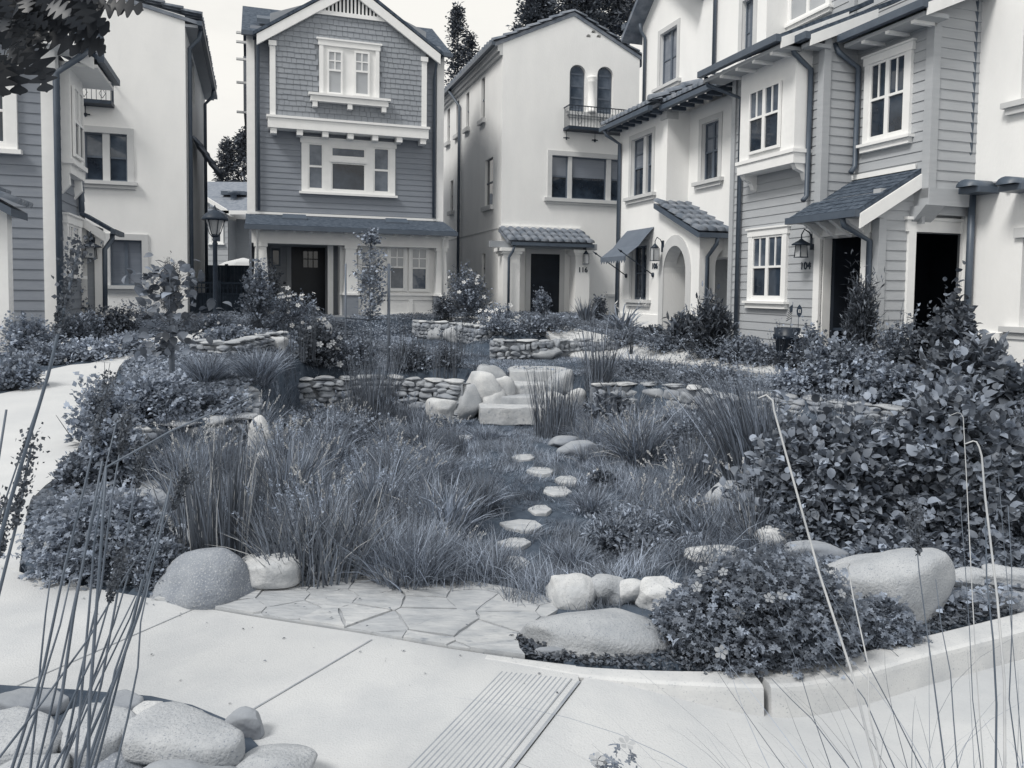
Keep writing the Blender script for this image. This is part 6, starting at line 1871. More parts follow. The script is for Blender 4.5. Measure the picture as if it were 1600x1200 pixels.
def shrub(box, label, T=T_SMALL, m='leaf_mid', ls=.05, S=160, K=14, seed=None, cat='shrub', name='shrub', dep=.9, Y=None, group=None, flowers=0, fsize=.05, fm='flower_white', fT=None, stemw=.004, spikes=0, **kw):
    PLANTS[0] += 1; sd = seed or 1000 + PLANTS[0]; rs = np.random.RandomState(sd)
    p, W, H = solve(box, Y=Y)
    D = W * dep; p = Vector((p.x, p.y + D * .25, 0)); p.z = gz(p.x, p.y) - .02
    e = empty(name, p); setp(e, label, cat, group)
    V, F, tn, b, tip, dirs = shoots(rs, W, D, H * .97, S, K, ls, T, **kw)
    np_mesh('foliage', V, F, m, parent=e, tone=tn)
    ns = min(S, 90); V, F = sticks(b[:ns], tip[:ns] * .93, stemw, rs)
    np_mesh('twigs', V, F, 'stem_dark', parent=e, tone=np.full(len(V), .4))
    if spikes:
        i = rs.choice(S, spikes); A = tip[i] * .9; Bq = tip[i] * np.array([1.12, 1.12, 1.0]) + np.stack([rs.normal(0, .03, spikes), rs.normal(0, .03, spikes), rs.uniform(.08, .25, spikes) * H / .6], 1)
        V, F = sticks(A, Bq, stemw * 1.2, rs); np_mesh('spike', V, F, 'stem_dark', parent=e, tone=np.full(len(V), .7))
    if flowers:
        Vf, Ff = fT or flower_t(); me0 = None
        front = [k for k in rs.permutation(S) if dirs[k][1] < .35][:flowers]
        for k in front:
            o_ = tip[k] * 1.02; nrm = unit(dirs[k] + np.array([0, -.5, .3]) + rs.normal(size=3) * .25)
            Yv = unit(np.cross(nrm, np.array([1, .2, 0]))); s = fsize * rs.uniform(.75, 1.2)
            if me0 is None:
                ob = np_mesh('blossom', Vf, Ff, fm, parent=e, tone=np.full(len(Vf), rs.uniform(.3, .9)), smooth_=True); me0 = ob
            else:
                ob = me0.copy(); COL.objects.link(ob); ob.parent = e
            Xv = np.cross(Yv, nrm)
            M = Matrix(((Xv[0], Yv[0], nrm[0]), (Xv[1], Yv[1], nrm[1]), (Xv[2], Yv[2], nrm[2]))).to_4x4()
            ob.matrix_local = Matrix.Translation(Vector(o_)) @ M @ Matrix.Scale(s, 4)
    return e
def blades(rs, n, R, L, w, lean=(.05, .35), droop=.5, segs=4, az=None, bias=(0, 0), Lr=(.6, 1.0), taper=1.0):
    """grass blades or rush stems as curved strips; returns verts, faces, tone and tips"""
    a = rs.uniform(0, 2 * math.pi, n) if az is None else az; r = R * np.sqrt(rs.uniform(0, 1, n)); th0 = rs.uniform(0, 2 * math.pi, n)
    B = np.stack([r * np.cos(th0), r * np.sin(th0), np.zeros(n)], 1)
    a = np.where(rs.uniform(0, 1, n) < .7, th0 + rs.normal(0, .5, n), a)
    l = L * rs.uniform(Lr[0], Lr[1], n); ln = rs.uniform(lean[0], lean[1], n); dr = droop * rs.uniform(.3, 1.2, n)
    hd = np.stack([np.cos(a), np.sin(a), np.zeros(n)], 1)
    wob = rs.normal(0, .06, n); kink = rs.normal(0, .5, n); side0 = np.stack([-np.sin(a), np.cos(a), np.zeros(n)], 1)
    P = B.copy(); side = np.stack([-np.sin(a), np.cos(a), np.zeros(n)], 1) + rs.normal(size=(n, 3)) * .5; side = unit(side)
    V = []; bx = np.array([bias[0], bias[1], 0.0])
    for s in range(segs + 1):
        t = s / segs; ww = w * (1 - taper * t ** 1.6) * .5 + .0002
        V.append(P - side * ww); V.append(P + side * ww)
        ang = ln + dr * t * 1.2 + (wob * math.sin(t * 5 + 1)); step = l / segs
        hd = hd + side0 * (kink * t)[:, None] * .35
        P = P + hd * (np.sin(ang) * step)[:, None] + np.array([0, 0, 1.0]) * (np.cos(ang) * step)[:, None] + bx * (step * (.3 + t))[:, None]
    V = np.stack(V, 1)
    f = np.array([[2 * k, 2 * k + 1, 2 * k + 3, 2 * k + 2] for k in range(segs)])
    F = (f[None] + (np.arange(n) * (2 * segs + 2))[:, None, None]).reshape(-1, 4)
    tn = np.clip(np.repeat(rs.normal(.38, .27, n), 2 * segs + 2), 0, 1)
    return V.reshape(-1, 3), F, tn, (V[:, -1] + V[:, -2]) / 2, unit(V[:, -1] - V[:, -3])
def clump(box, label, n=300, w=.006, m='grass_soft', lean=(.05, .4), droop=.5, seed=None, name='grass_clump', cat='grass', bias=(0, 0), R=None, heads=0, head_l=.12, hm='straw', Y=None, group=None, dead=0, Lr=(.6, 1.0), segs=4, hn=26, hs=.012):
    PLANTS[0] += 1; rs = np.random.RandomState(seed or 2000 + PLANTS[0])
    w *= 1.5; n = max(10, int(n * .72))
    p, W, H = solve(box, Y=Y); p = Vector((p.x, p.y, gz(p.x, p.y) - .02))
    e = empty(name, p); setp(e, label, cat, group)
    R = W * .16 if R is None else R
    V, F, tn, tips, td = blades(rs, n, R, H * 1.08, w, lean, droop, segs, bias=bias, Lr=Lr)
    np_mesh('blades', V, F, m, parent=e, tone=tn)
    if dead:
        V, F, tn, _, _ = blades(rs, dead, R, H, w, (lean[0], lean[1] * 1.4), droop * 1.3, segs, bias=bias)
        np_mesh('dry_blades', V, F, 'straw', parent=e, tone=tn * .6)
    if heads:
        V, F, tn, tips, td = blades(rs, heads, R * .8, H * 1.15, w * .7, (lean[0], lean[1] * .8), droop * .7, segs, bias=bias, Lr=(.8, 1.1), taper=.5)
        np_mesh('flower_stems', V, F, m, parent=e, tone=tn)
        O, Dv = [], []
        for k in range(hn):
            t = rs.uniform(0, 1, heads); O.append(tips - td * (t * head_l)[:, None] + rs.normal(size=tips.shape) * head_l * .045); Dv.append(td + rs.normal(size=tips.shape) * .45)
        O = np.concatenate(O); Dv = np.concatenate(Dv)
        V, F = place(T_NEED if hs > .015 else T_SMALL, O, Dv, rs.normal(size=O.shape), hs * rs.uniform(.7, 1.4, len(O)))
        np_mesh('seed_heads', V, F, hm, parent=e, tone=np.repeat(rs.uniform(.1, .9, len(O)), 4))
    return e

# ---- meadow turf in the basin and the terrace (uncountable)
def turf(name, poly, dens, L, w, seed, m='grass_soft', excl=(), tuft=45, sp=.10, lean=(.3, 1.3), droop=.9, inside=None):
    rs = np.random.RandomState(seed); P = np.array(poly); x0, y0 = P.min(0); x1, y1 = P.max(0)
    n = int((x1 - x0) * (y1 - y0) * dens); X = rs.uniform(x0, x1, n); Yy = rs.uniform(y0, y1, n)
    k = inpoly(X, Yy, poly)
    for (ex, ey, er) in excl: k &= (X - ex) ** 2 + ((Yy - ey) * 1.3) ** 2 > er * er
    X, Yy = X[k], Yy[k]; nt = len(X)
    n = nt * tuft
    flow = np.sin(X * 1.7 + 2 * np.cos(Yy * 1.3)) * 2.4 + rs.normal(0, .5, nt)
    size = rs.uniform(.6, 1.25, nt) * (1 + .35 * np.sin(X * 3.1 + Yy * 2.2))
    a = np.repeat(flow, tuft) + rs.normal(0, .8, n)
    r = sp * np.sqrt(rs.uniform(0, 1, n)); th = rs.uniform(0, 6.283, n)
    bx, by = np.repeat(X, tuft) + r * np.cos(th), np.repeat(Yy, tuft) + r * np.sin(th)
    B = np.stack([bx, by, ground(bx, by) - .01], 1)
    if inside is not None: size = size * np.where(inpoly(X, Yy, inside), .48, 1.0)
    l = L * np.repeat(size, tuft) * rs.uniform(.5, 1.1, n); ln = rs.uniform(lean[0] * .2, lean[1] * .7, n)
    hd = np.stack([np.cos(a), np.sin(a), np.zeros(n)], 1); side = unit(np.stack([-np.sin(a), np.cos(a), np.zeros(n)], 1) + rs.normal(size=(n, 3)) * .4)
    V = []; Pp = B; segs = 3
    for s in range(segs + 1):
        t = s / segs; ww = w * (1 - t ** 1.5) * .5 + .0003
        V += [Pp - side * ww, Pp + side * ww]
        an = ln + droop * t; st = l / segs
        Pp = Pp + hd * (np.sin(an) * st)[:, None] + np.array([0, 0, 1.0]) * (np.cos(an) * st)[:, None]
    V = np.stack(V, 1); f = np.array([[2 * q, 2 * q + 1, 2 * q + 3, 2 * q + 2] for q in range(segs)])
    F = (f[None] + (np.arange(n) * (2 * segs + 2))[:, None, None]).reshape(-1, 4)
    tt = np.clip(np.repeat(np.repeat(rs.normal(.42, .16, nt), tuft) + rs.normal(0, .2, n), 2 * segs + 2), 0, 1)
    return setp(np_mesh(name, V.reshape(-1, 3), F, m, tone=tt), 'fine tufted grass covering the sunken basin floor' if 'meadow' in name else 'short lawn grass on the upper terrace', 'grass', kind='stuff')
_ex = [(*[ghit(x, y)[i] for i in (0, 1)], w * ghit(x, y).y / F0 * .68) for x, y, w, h in SS] + [(*at_z(800, y, z)[:2], .55) for y, z in ((645, -.28),)]
_shr = [tuple(p) for p in BASIN]
_lane = [(-.5, 4.6), (.95, 4.6), (.95, 6.5), (1.0, 9), (.5, 12.4), (-1.3, 12.4), (-.7, 9), (-.3, 6.5)]
turf('meadow_grass', _shr, 46, .26, .0055, 71, excl=_ex, inside=_lane)
turf('lawn_grass', TERR, 230, .06, .010, 72, tuft=8, sp=.07, m='grass_soft')
turf('meadow_rim_grass', Zp([(640, 925), (760, 932), (860, 950), (900, 975), (1060, 950), (1250, 900), (1320, 850), (1200, 830), (900, 880), (640, 885)]), 60, .16, .0035, 74)

# ---- low leafy ground cover wherever the planting would otherwise show bare soil
def cover(name, poly, n, seed, label, ls=.045, hmax=.16, m='leaf_mid', excl=()):
    rs = np.random.RandomState(seed); P = np.array(poly); lo, hi = P.min(0), P.max(0)
    X = rs.uniform(lo[0], hi[0], n * 4); Yy = rs.uniform(lo[1], hi[1], n * 4); k = inpoly(X, Yy, poly)
    for q in excl: k &= ~inpoly(X, Yy, q)
    k &= pdist(X, Yy, PATHC) > .10; k &= pdist(X, Yy, PATHL) > .05
    X, Yy = X[k][:n], Yy[k][:n]
    hgt = hmax * (.35 + .65 * (.5 + .5 * np.sin(X * 3.7 + 1.5 * np.sin(Yy * 2.9))) * (.5 + .5 * np.cos(Yy * 4.3 + X))) * rs.uniform(.2, 1, len(X))
    O = np.stack([X, Yy, ground(X, Yy) + hgt], 1); Y = rs.normal(size=O.shape); Y[:, 2] = np.abs(Y[:, 2]) * .5; N = rs.normal(size=O.shape) * .4 + np.array([0, -.2, 1.])
    s = ls * rs.uniform(.6, 1.3, len(X)); V, F = place(T_SMALL, O, Y, N, s)
    tn = np.clip(.42 + .18 * np.sin(X * 1.9 + Yy) + rs.normal(0, .15, len(X)), 0, 1)
    return setp(np_mesh(name, V, F, m, tone=np.repeat(tn, 4)), label, 'groundcover', kind='stuff')
_bs = [tuple(p) for p in BASIN]; _wk = [WALK, PATHL, PATHC, APR]
cover('groundcover', [(-5.2, 5.2), (-2.9, 4.5), (-2.2, 4.2), (-1.6, 4.3), (-2.0, 5.5), (-2.4, 8), (-3.0, 11.0), (-3.2, 13), (-3.5, 18), (-6, 24), (-11, 21), (-10, 13), (-6.5, 12.2), (-4.8, 9.6)], 90000, 81, 'low leafy groundcover on the left banks', excl=_wk + [_bs])
cover('groundcover', [(-3.9, 12.0), (-.8, 12.2), (1.3, 11.8), (3.4, 10.6), (5.0, 9.1), (6.2, 9.0), (9, 7), (12, 9), (12, 13), (8, 16), (4, 20), (3, 26), (-2, 26), (-4.5, 22), (-4.5, 17)], 120000, 82, 'low leafy groundcover around the upper terrace', excl=_wk + [_bs, [(-2.2, 13.2), (.9, 13.2), (2.0, 15.0), (1.0, 16.8), (-.7, 17.0), (-1.0, 21.0), (-2.6, 21.2)]])
cover('groundcover', [(1.4, 3.55), (2.6, 3.8), (5.5, 4.3), (6.5, 8.6), (4.6, 9.2), (3.4, 8.0), (2.2, 5.4), (1.4, 4.3)], 45000, 83, 'low leafy groundcover under the broad leaved shrub', ls=.035, hmax=.12, excl=[[(-1, 3.0)] + [tuple(at_z(x, y, 0)[:2]) for x, y in ((1000, 1046), (1200, 1046), (1300, 1030), (1400, 1004), (1500, 980), (1600, 955))] + [(4, 2)]])
# ---- mulch by the kerb
def chips(name, poly, n, seed, label):
    rs = np.random.RandomState(seed); P = np.array(poly); lo, hi = P.min(0), P.max(0)
    X = rs.uniform(lo[0], hi[0], n * 3); Yy = rs.uniform(lo[1], hi[1], n * 3); k = inpoly(X, Yy, poly); X, Yy = X[k][:n], Yy[k][:n]
    O = np.stack([X, Yy, ground(X, Yy) + rs.uniform(-.005, .02, len(X))], 1)
    Y = rs.normal(size=O.shape); Y[:, 2] *= .3; N = rs.normal(size=O.shape) * .5 + np.array([0, 0, 1.])
    s = rs.uniform(.010, .032, len(X)); V, F = place(T_SMALL, O, Y, N, s, s * .8)
    return setp(np_mesh(name, V, F, 'needle', tone=np.repeat(np.where(rs.uniform(0, 1, len(X)) < .05, .99, rs.uniform(0, .75, len(X))), 4)), label, 'mulch', kind='stuff')
chips('bark_mulch', Zp([(800, 996), (822, 1028), (900, 1038), (1000, 1044), (1100, 1046), (1200, 1044), (1300, 1028), (1400, 1002), (1500, 978), (1640, 945), (1640, 900), (1300, 930), (1050, 960), (900, 985)]), 16000, 73, 'dark shredded bark mulch behind the kerb')

# =============== small trees with stakes
def stake(px, y0, y1, label, Y=None, r=.022, sidelean=0):
    p = ghit(px, y1) if Y is None else at_y(px, y1, Y); t = at_y(px, y0, p.y); p.z = gz(p.x, p.y) - .05
    o = MB().tube([(0, 0, 0), (0, 0, (t.z - p.z) * .5), (sidelean, 0, t.z - p.z)], r, 8).build('tree_stake', 'wood_stake'); o.location = p
    return setp(o, label, 'stake', 'wooden tree stakes')
def small_tree(box, trunk_top, label, ls, S, K, T, m, seed, tr=.02, Y=None, cat='tree', crown_base=.3, w2=1.0, name='young_tree'):
    rs = np.random.RandomState(seed); p, W, H = solve(box, Y=Y); p = Vector((p.x, p.y, gz(p.x, p.y) - .03))
    e = empty(name, p); setp(e, label, cat)
    pts = [(0, 0, 0), (W * .02, 0, H * .3), (-W * .02, 0, H * .6), (0, 0, H * .97)]
    MB().tube(pts, tr, 7, r2=tr * .3).build('trunk', 'bark', e)
    # branches leave the trunk all the way up the crown
    nb = S; h0 = rs.uniform(crown_base, .97, nb); az = rs.uniform(0, 6.283, nb)
    rel = (h0 - crown_base) / (1 - crown_base)
    rad = W * .5 * np.clip(np.sin(np.clip(rel, .02, .99) ** .75 * math.pi) ** .6, .12, 1) * rs.uniform(.45, 1.15, nb) * w2
    A = np.stack([np.zeros(nb), np.zeros(nb), h0 * H], 1)
    Bq = A + np.stack([np.cos(az) * rad, np.sin(az) * rad, rad * rs.uniform(.1, .9, nb)], 1)
    V, F = sticks(A, Bq, .004, rs); np_mesh('branches', V, F, 'stem_dark', parent=e, tone=np.full(len(V), .5))
    t = rs.uniform(.25, 1.05, (nb, K)); O = A[:, None] * (1 - t[..., None]) + Bq[:, None] * t[..., None] + rs.normal(size=(nb, K, 3)) * ls * .6
    d = unit(Bq - A)[:, None] + rs.normal(size=O.shape) * .8; d[..., 2] -= .35
    N = rs.normal(size=O.shape) * .6 + np.array([0, -.2, 1.])
    V, F = place(T, O.reshape(-1, 3), d.reshape(-1, 3), N.reshape(-1, 3), ls * rs.uniform(.6, 1.3, nb * K))
    np_mesh('crown', V, F, m, parent=e, tone=np.repeat(np.clip(rs.normal(.45, .2, nb * K), 0, 1), len(T[0])))
    return e
small_tree((578, 590, 66, 352), 0, 'slender young tree with small leaves between two wooden stakes', .05, 130, 10, T_OVATE, 'leaf_mid', 3001, tr=.016, crown_base=.38)
for y_, nm in ((428, 'a'),): pass
stake(540, 412, 560, 'thin wooden stake left of the slender young tree, behind its leaves', r=.02)
stake(607, 412, 583, 'dark wooden stake right of the slender young tree', r=.024)
tp = ghit(575, 590)
tie = MB().tube([at_y(540, 497, 14.9), at_y(575, 500, tp.y), at_y(607, 498, 14.6)], .012, 5).build('tree_tie', 'black_iron'); setp(tie, 'black rubber tie holding the slender young tree between its stakes', 'tie')
# sapling left with big drooping leaves
small_tree((268, 622, 118, 412), 0, 'sapling with large drooping leaves tied to a stake beside the left path', .12, 36, 7, T_OVATE, 'leaf_broad', 3002, tr=.014, crown_base=.30, w2=1.1)
stake(269, 492, 618, 'thick wooden stake holding the sapling beside the left path', r=.036)

# =============== plant list: (centre x, base y, width, top y) in photo pixels
TS, TO, TL_, TLb = T_SMALL, T_OVATE, T_LANCE, T_LOBED
# --- far left
shrub((20, 520, 62, 372), 'tall feathery dark juniper at the far left edge', T=T_NEED, m='needle', ls=.11, S=260, K=26, topbias=.6, dep=.9)
shrub((62, 505, 66, 436), 'clipped dark hedge ball against the grey siding on the left', m='leaf_dark', ls=.045, S=240, K=24, topbias=.2)
shrub((30, 560, 110, 486), 'pale leaved mound at the far left below the juniper', m='leaf_soft', ls=.055, S=220, K=16)
shrub((100, 545, 80, 488), 'round dark green mound in front of the clipped hedge ball', m='leaf_mid', ls=.045, S=200, K=18)
shrub((15, 612, 90, 545), 'leafy groundcover at the left edge beside the bend of the path', m='leaf_soft', ls=.05, S=200, K=14)
shrub((120, 566, 130, 525), 'low flowering groundcover along the far side of the left path', m='leaf_soft', ls=.05, S=220, K=14, flowers=10, fsize=.03)
shrub((195, 556, 90, 516), 'low cover of pale leaves where the left path disappears', m='leaf_soft', ls=.05, S=180, K=12)
shrub((60, 572, 90, 535), 'dark spreading groundcover at the top bend of the left path', m='leaf_mid', ls=.045, S=180, K=14)
shrub((108, 520, 66, 405), 'tall rose bush with white blooms in front of the left bay window', m='leaf_mid', ls=.06, S=150, K=16, flowers=14, fsize=.075, topbias=.55, wild=.3)
shrub((165, 530, 110, 474), 'dense dark rose bush with one large white bloom below the left stucco window', m='leaf_dark', ls=.05, S=220, K=20, flowers=5, fsize=.08)
shrub((130, 540, 60, 486), 'mid green bush between the two left rose bushes', m='leaf_mid', ls=.05, S=140, K=14)
shrub((222, 505, 60, 468), 'small young shrubs against the tall blank stucco wall', m='leaf_mid', ls=.05, S=90, K=10, wild=.3)
shrub((262, 500, 40, 402), 'narrow upright cypress against the tall stucco wall', T=T_NEED, m='needle', ls=.09, S=240, K=24, topbias=.7, name='cypress')
# --- around the lamp post
shrub((398, 520, 80, 395), 'tall loose shrub climbing beside the left porch column', m='leaf_mid', ls=.07, S=190, K=16, topbias=.55, wild=.25)
shrub((445, 516, 110, 450), 'rose bush full of small white blooms below the craftsman door', m='leaf_mid', ls=.05, S=200, K=16, flowers=26, fsize=.055)
shrub((335, 520, 80, 486), 'soft grey shrub around the foot of the lamp post', m='leaf_mid', ls=.05, S=150, K=14, flowers=6, fsize=.03)
shrub((415, 405 + 90, 70, 398), 'leafy shrub against the porch opening right of the lamp post', m='leaf_dark', ls=.07, S=120, K=14, topbias=.5, wild=.25)
shrub((350, 540, 120, 502), 'bright leaved groundcover on top of the far left garden wall', m='leaf_soft', ls=.055, S=220, K=12, flowers=12, fsize=.035)
shrub((470, 530, 80, 490), 'pale frothy groundcover left of the mottled upright rock', m='leaf_soft', ls=.045, S=160, K=12)
clump((322, 600, 110, 535), 'fountain of pale fine grass nearest the sapling', n=700, w=.010, m='grass_pale', lean=(.1, .8), droop=.8)
clump((405, 598, 110, 528), 'second fountain of pale fine grass below the blocky rock', n=700, w=.010, m='grass_pale', lean=(.1, .8), droop=.8)
shrub((490, 592, 100, 512), 'dark shrub with flat pale flower heads left of the slender tree', m='leaf_dark', ls=.06, S=200, K=18, flowers=14, fsize=.05, fm='flower_grey')
shrub((556, 588, 80, 520), 'small leaved bush round the foot of the slender tree', m='leaf_mid', ls=.045, S=190, K=16)
shrub((640, 592, 100, 535), 'loose low shrub behind the curved wall, right of the slender tree', m='leaf_mid', ls=.045, S=190, K=14, wild=.3)
shrub((698, 590, 60, 545), 'thin weedy bush left of the boulder heap', m='leaf_mid', ls=.04, S=110, K=12, wild=.4)
clump((630, 588, 60, 535), 'dark flax tuft behind the curved wall', n=130, w=.018, m='rush_dark', lean=(.05, .7), droop=.4, cat='flax')
for i, (x, y0, y1) in enumerate(((470, 570, 490), (700, 590, 512), (716, 560, 508), (645, 575, 515))):
    clump((x, y0, 46, y1), ['group of dark seed spikes above the dark shrub with flat flower heads', 'group of dark seed spikes in front of the farther terrace wall', 'thin seed spikes on the lawn left of the nearer terrace wall', 'dark seed spikes right of the slender tree stake'][i], n=26, w=.012, m='stem_dark', lean=(.0, .12), droop=.1, name='seed_spikes', cat='flower spikes', heads=10, head_l=.4, hm='stem_dark', R=.3, hn=30, hs=.014)
# --- below house 116
shrub((730, 512, 92, 424), 'big rose bush with white blooms at the corner of the craftsman porch', m='leaf_mid', ls=.06, S=230, K=20, flowers=14, fsize=.06, topbias=.5)
shrub((692, 510, 50, 462), 'rose bush with a few blooms touching the right porch column', m='leaf_dark', ls=.05, S=130, K=14, flowers=5, fsize=.05)
shrub((778, 512, 70, 470), 'low bush dotted with white roses left of the 116 porch', m='leaf_soft', ls=.05, S=170, K=12, flowers=22, fsize=.06)
shrub((846, 498, 42, 450), 'round leafed shrub standing before the black door of 116', m='leaf_mid', ls=.075, S=120, K=14, topbias=.5)
shrub((850, 534, 140, 494), 'low sprawling shrubs above the nearer terrace wall', m='leaf_mid', ls=.06, S=240, K=14)
shrub((780, 530, 70, 496), 'small mound of leaves between the two terrace walls', m='leaf_mid', ls=.055, S=130, K=12)
clump((916, 505, 50, 462), 'upright spiky flax right of the 116 door', n=90, w=.035, m='leaf_mid', lean=(.05, .5), droop=.3, cat='flax', name='flax')
shrub((937, 505, 34, 458), 'slim leafy bush beside the spiky flax', m='leaf_dark', ls=.06, S=100, K=14, topbias=.6)
clump((972, 520, 76, 474), 'drooping strap leaved plant with white trumpet flowers at the corner of 106', n=150, w=.05, m='leaf_soft', lean=(.1, .9), droop=1.0, cat='lily', name='lily_clump', heads=5, head_l=.10, hm='flower_white', hn=6, hs=.10)
shrub((1025, 532, 60, 505), 'low dark succulent mound at the foot of the arch', m='leaf_dark', ls=.06, S=130, K=12)
# --- right row planting
shrub((1070, 548, 60, 486), 'palm-like dark bush left of the 106 drainpipe', T=TL_, m='leaf_dark', ls=.16, S=110, K=10)
shrub((1118, 566, 90, 468), 'tall dark bush with lance leaves under the second arch', T=TL_, m='leaf_dark', ls=.15, S=170, K=14, topbias=.5)
shrub((1155, 575, 70, 520), 'dull green bush at the corner board of the siding house', m='leaf_mid', ls=.055, S=140, K=14, wild=.3)
for i, (x, y, w, t, lb) in enumerate(((985, 545, 110, 515, 'flat wavy groundcover in front of the arch steps, far end'), (1055, 555, 120, 522, 'flat wavy groundcover in front of the arch steps, middle'), (1130, 566, 120, 532, 'flat wavy groundcover in front of the arch steps, near end'), (1205, 575, 90, 535, 'flat groundcover bordering the path below the plant pot'))):
    shrub((x, y, w, t), lb, m='leaf_mid', ls=.05, S=230, K=12, dep=.7, topbias=0)
shrub((1180, 560, 50, 520), 'round dark bush left of the plant pot', m='leaf_mid', ls=.05, S=110, K=14)
shrub((1268, 585, 80, 505), 'rose bush right of the plant pot', m='leaf_mid', ls=.06, S=160, K=16, flowers=4, fsize=.05, wild=.25)
shrub((1330, 625, 170, 520), 'wide dense rose hedge in front of the porch of 104', T=TO, m='leaf_mid', ls=.07, S=330, K=18)
shrub((1250, 620, 90, 575), 'pale hydrangea mound at the end of the path', T=TO, m='leaf_soft', ls=.06, S=150, K=12)
shrub((1348, 580, 62, 440), 'upright conifer with twisted foliage beside the porch drainpipe', T=T_NEED, m='needle', ls=.12, S=200, K=24, topbias=.75, wild=.3, name='conifer')
shrub((1405, 590, 90, 495), 'weedy bush with thin flower spikes before the garage', m='leaf_mid', ls=.05, S=180, K=16, spikes=18, wild=.4)
shrub((1445, 600, 70, 500), 'dark leafy bush at the garage opening', T=TO, m='leaf_dark', ls=.085, S=140, K=12, wild=.3)
shrub((1500, 595, 90, 450), 'tall dark broad leaved shrub at the downpipe on the right', T=TO, m='leaf_dark', ls=.11, S=190, K=15, topbias=.6, wild=.2)
shrub((1420, 640, 160, 560), 'mass of mid green leaves behind the right stone wall', T=TO, m='leaf_mid', ls=.075, S=260, K=14)
shrub((1540, 640, 150, 530), 'rhododendron with long glossy leaves at the right edge', T=TL_, m='leaf_broad', ls=.24, S=110, K=12)
shrub((1590, 690, 150, 590), 'glossy broad leaved bush cut by the right edge', T=TO, m='leaf_broad', ls=.15, S=150, K=14)
shrub((1490, 680, 120, 600), 'leafy bush climbing over the right stone wall', T=TO, m='leaf_mid', ls=.09, S=170, K=14)
clump((1255, 590, 40, 515), 'thin weeds standing above the path end', n=40, w=.008, m='stem_dark', lean=(0, .25), droop=.1, name='weeds', cat='weed')
# big broad leaved shrub right of the basin
shrub((1330, 850, 330, 640), 'very large broad leaved shrub filling the right side of the basin, left half', T=TO, m='leaf_broad', ls=.064, S=900, K=22, dep=.8, lumps=14, wild=.25)
shrub((1510, 860, 300, 630), 'very large broad leaved shrub filling the right side, cut by the right edge', T=TO, m='leaf_broad', ls=.066, S=900, K=22, dep=.8, lumps=14, wild=.25)
shrub((1240, 760, 120, 660), 'lighter broad leaves at the left flank of the large shrub', T=TO, m='leaf_broad', ls=.10, S=110, K=12, wild=.3)
shrub((1420, 888, 190, 838), 'low glossy groundcover spilling behind the huge granite boulder', T=TO, m='leaf_mid', ls=.05, S=260, K=12, topbias=0)
shrub((1560, 892, 160, 835), 'low glossy groundcover above the rock stack', T=TO, m='leaf_mid', ls=.05, S=220, K=12, topbias=0)
# --- geranium front right
shrub((1205, 1040, 350, 868), 'wide flowering geranium mound spilling to the kerb', T=TLb, m='leaf_mid', ls=.030, S=1500, K=17, dep=.62, flowers=20, fsize=.027, fm='flower_grey', lumps=12, topbias=.15, base_r=.7, wild=.1, stemw=.0016, seed=1500)
shrub((1380, 1010, 150, 935), 'smaller geranium patch against the huge granite boulder', T=TLb, m='leaf_mid', ls=.028, S=480, K=14, dep=.6, flowers=4, fsize=.026, fm='flower_grey', topbias=.1, base_r=.7, stemw=.0016)
shrub((1070, 1010, 110, 912), 'airy left fringe of the geranium over the pale rocks', T=TLb, m='leaf_soft', ls=.026, S=330, K=13, dep=.6, topbias=.2, base_r=.6, wild=.3, stemw=.0015)
# --- left bank
shrub((222, 662, 180, 584), 'broad mound of soft round leaves on the left bank', m='leaf_soft', ls=.05, S=380, K=18)
shrub((150, 700, 110, 590), 'bush with thin twiggy shoots hanging over the left path', m='leaf_soft', ls=.05, S=200, K=14, wild=.5, spikes=12)
shrub((165, 755, 120, 655), 'bush of rounded dark leaves at the path edge', T=TO, m='leaf_mid', ls=.06, S=240, K=16)
shrub((176, 742, 90, 680), 'leafy tangle below the left wall cap', T=TO, m='leaf_mid', ls=.055, S=240, K=14)
shrub((330, 648, 110, 610), 'low leaves behind the bend of the basin wall', m='leaf_mid', ls=.05, S=180, K=12)
shrub((105, 770, 60, 700), 'thin sprawling stems beside the path edge', m='leaf_mid', ls=.035, S=90, K=12, wild=.4)
shrub((138, 912, 260, 752), 'large geranium mound with pale blooms at the left corner of the walk', T=TLb, m='leaf_soft', ls=.032, S=1000, K=18, dep=.75, flowers=16, fsize=.030, fm='flower_grey', lumps=10, topbias=.25, base_r=.6, wild=.15, stemw=.0018, seed=1600)
shrub((75, 850, 90, 770), 'loose pale shoots of geranium leaning over the left walk', T=TLb, m='leaf_soft', ls=.03, S=160, K=12, wild=.5, stemw=.0018)
shrub((235, 925, 120, 840), 'dark small leaved mat left of the speckled boulder', m='leaf_mid', ls=.024, S=380, K=18, dep=.7)
clump((205, 880, 60, 770), 'pale bottlebrush grass before the speckled boulder', n=60, w=.006, m='grass_pale', lean=(.0, .3), droop=.2, heads=14, head_l=.14, hm='grass_pale')

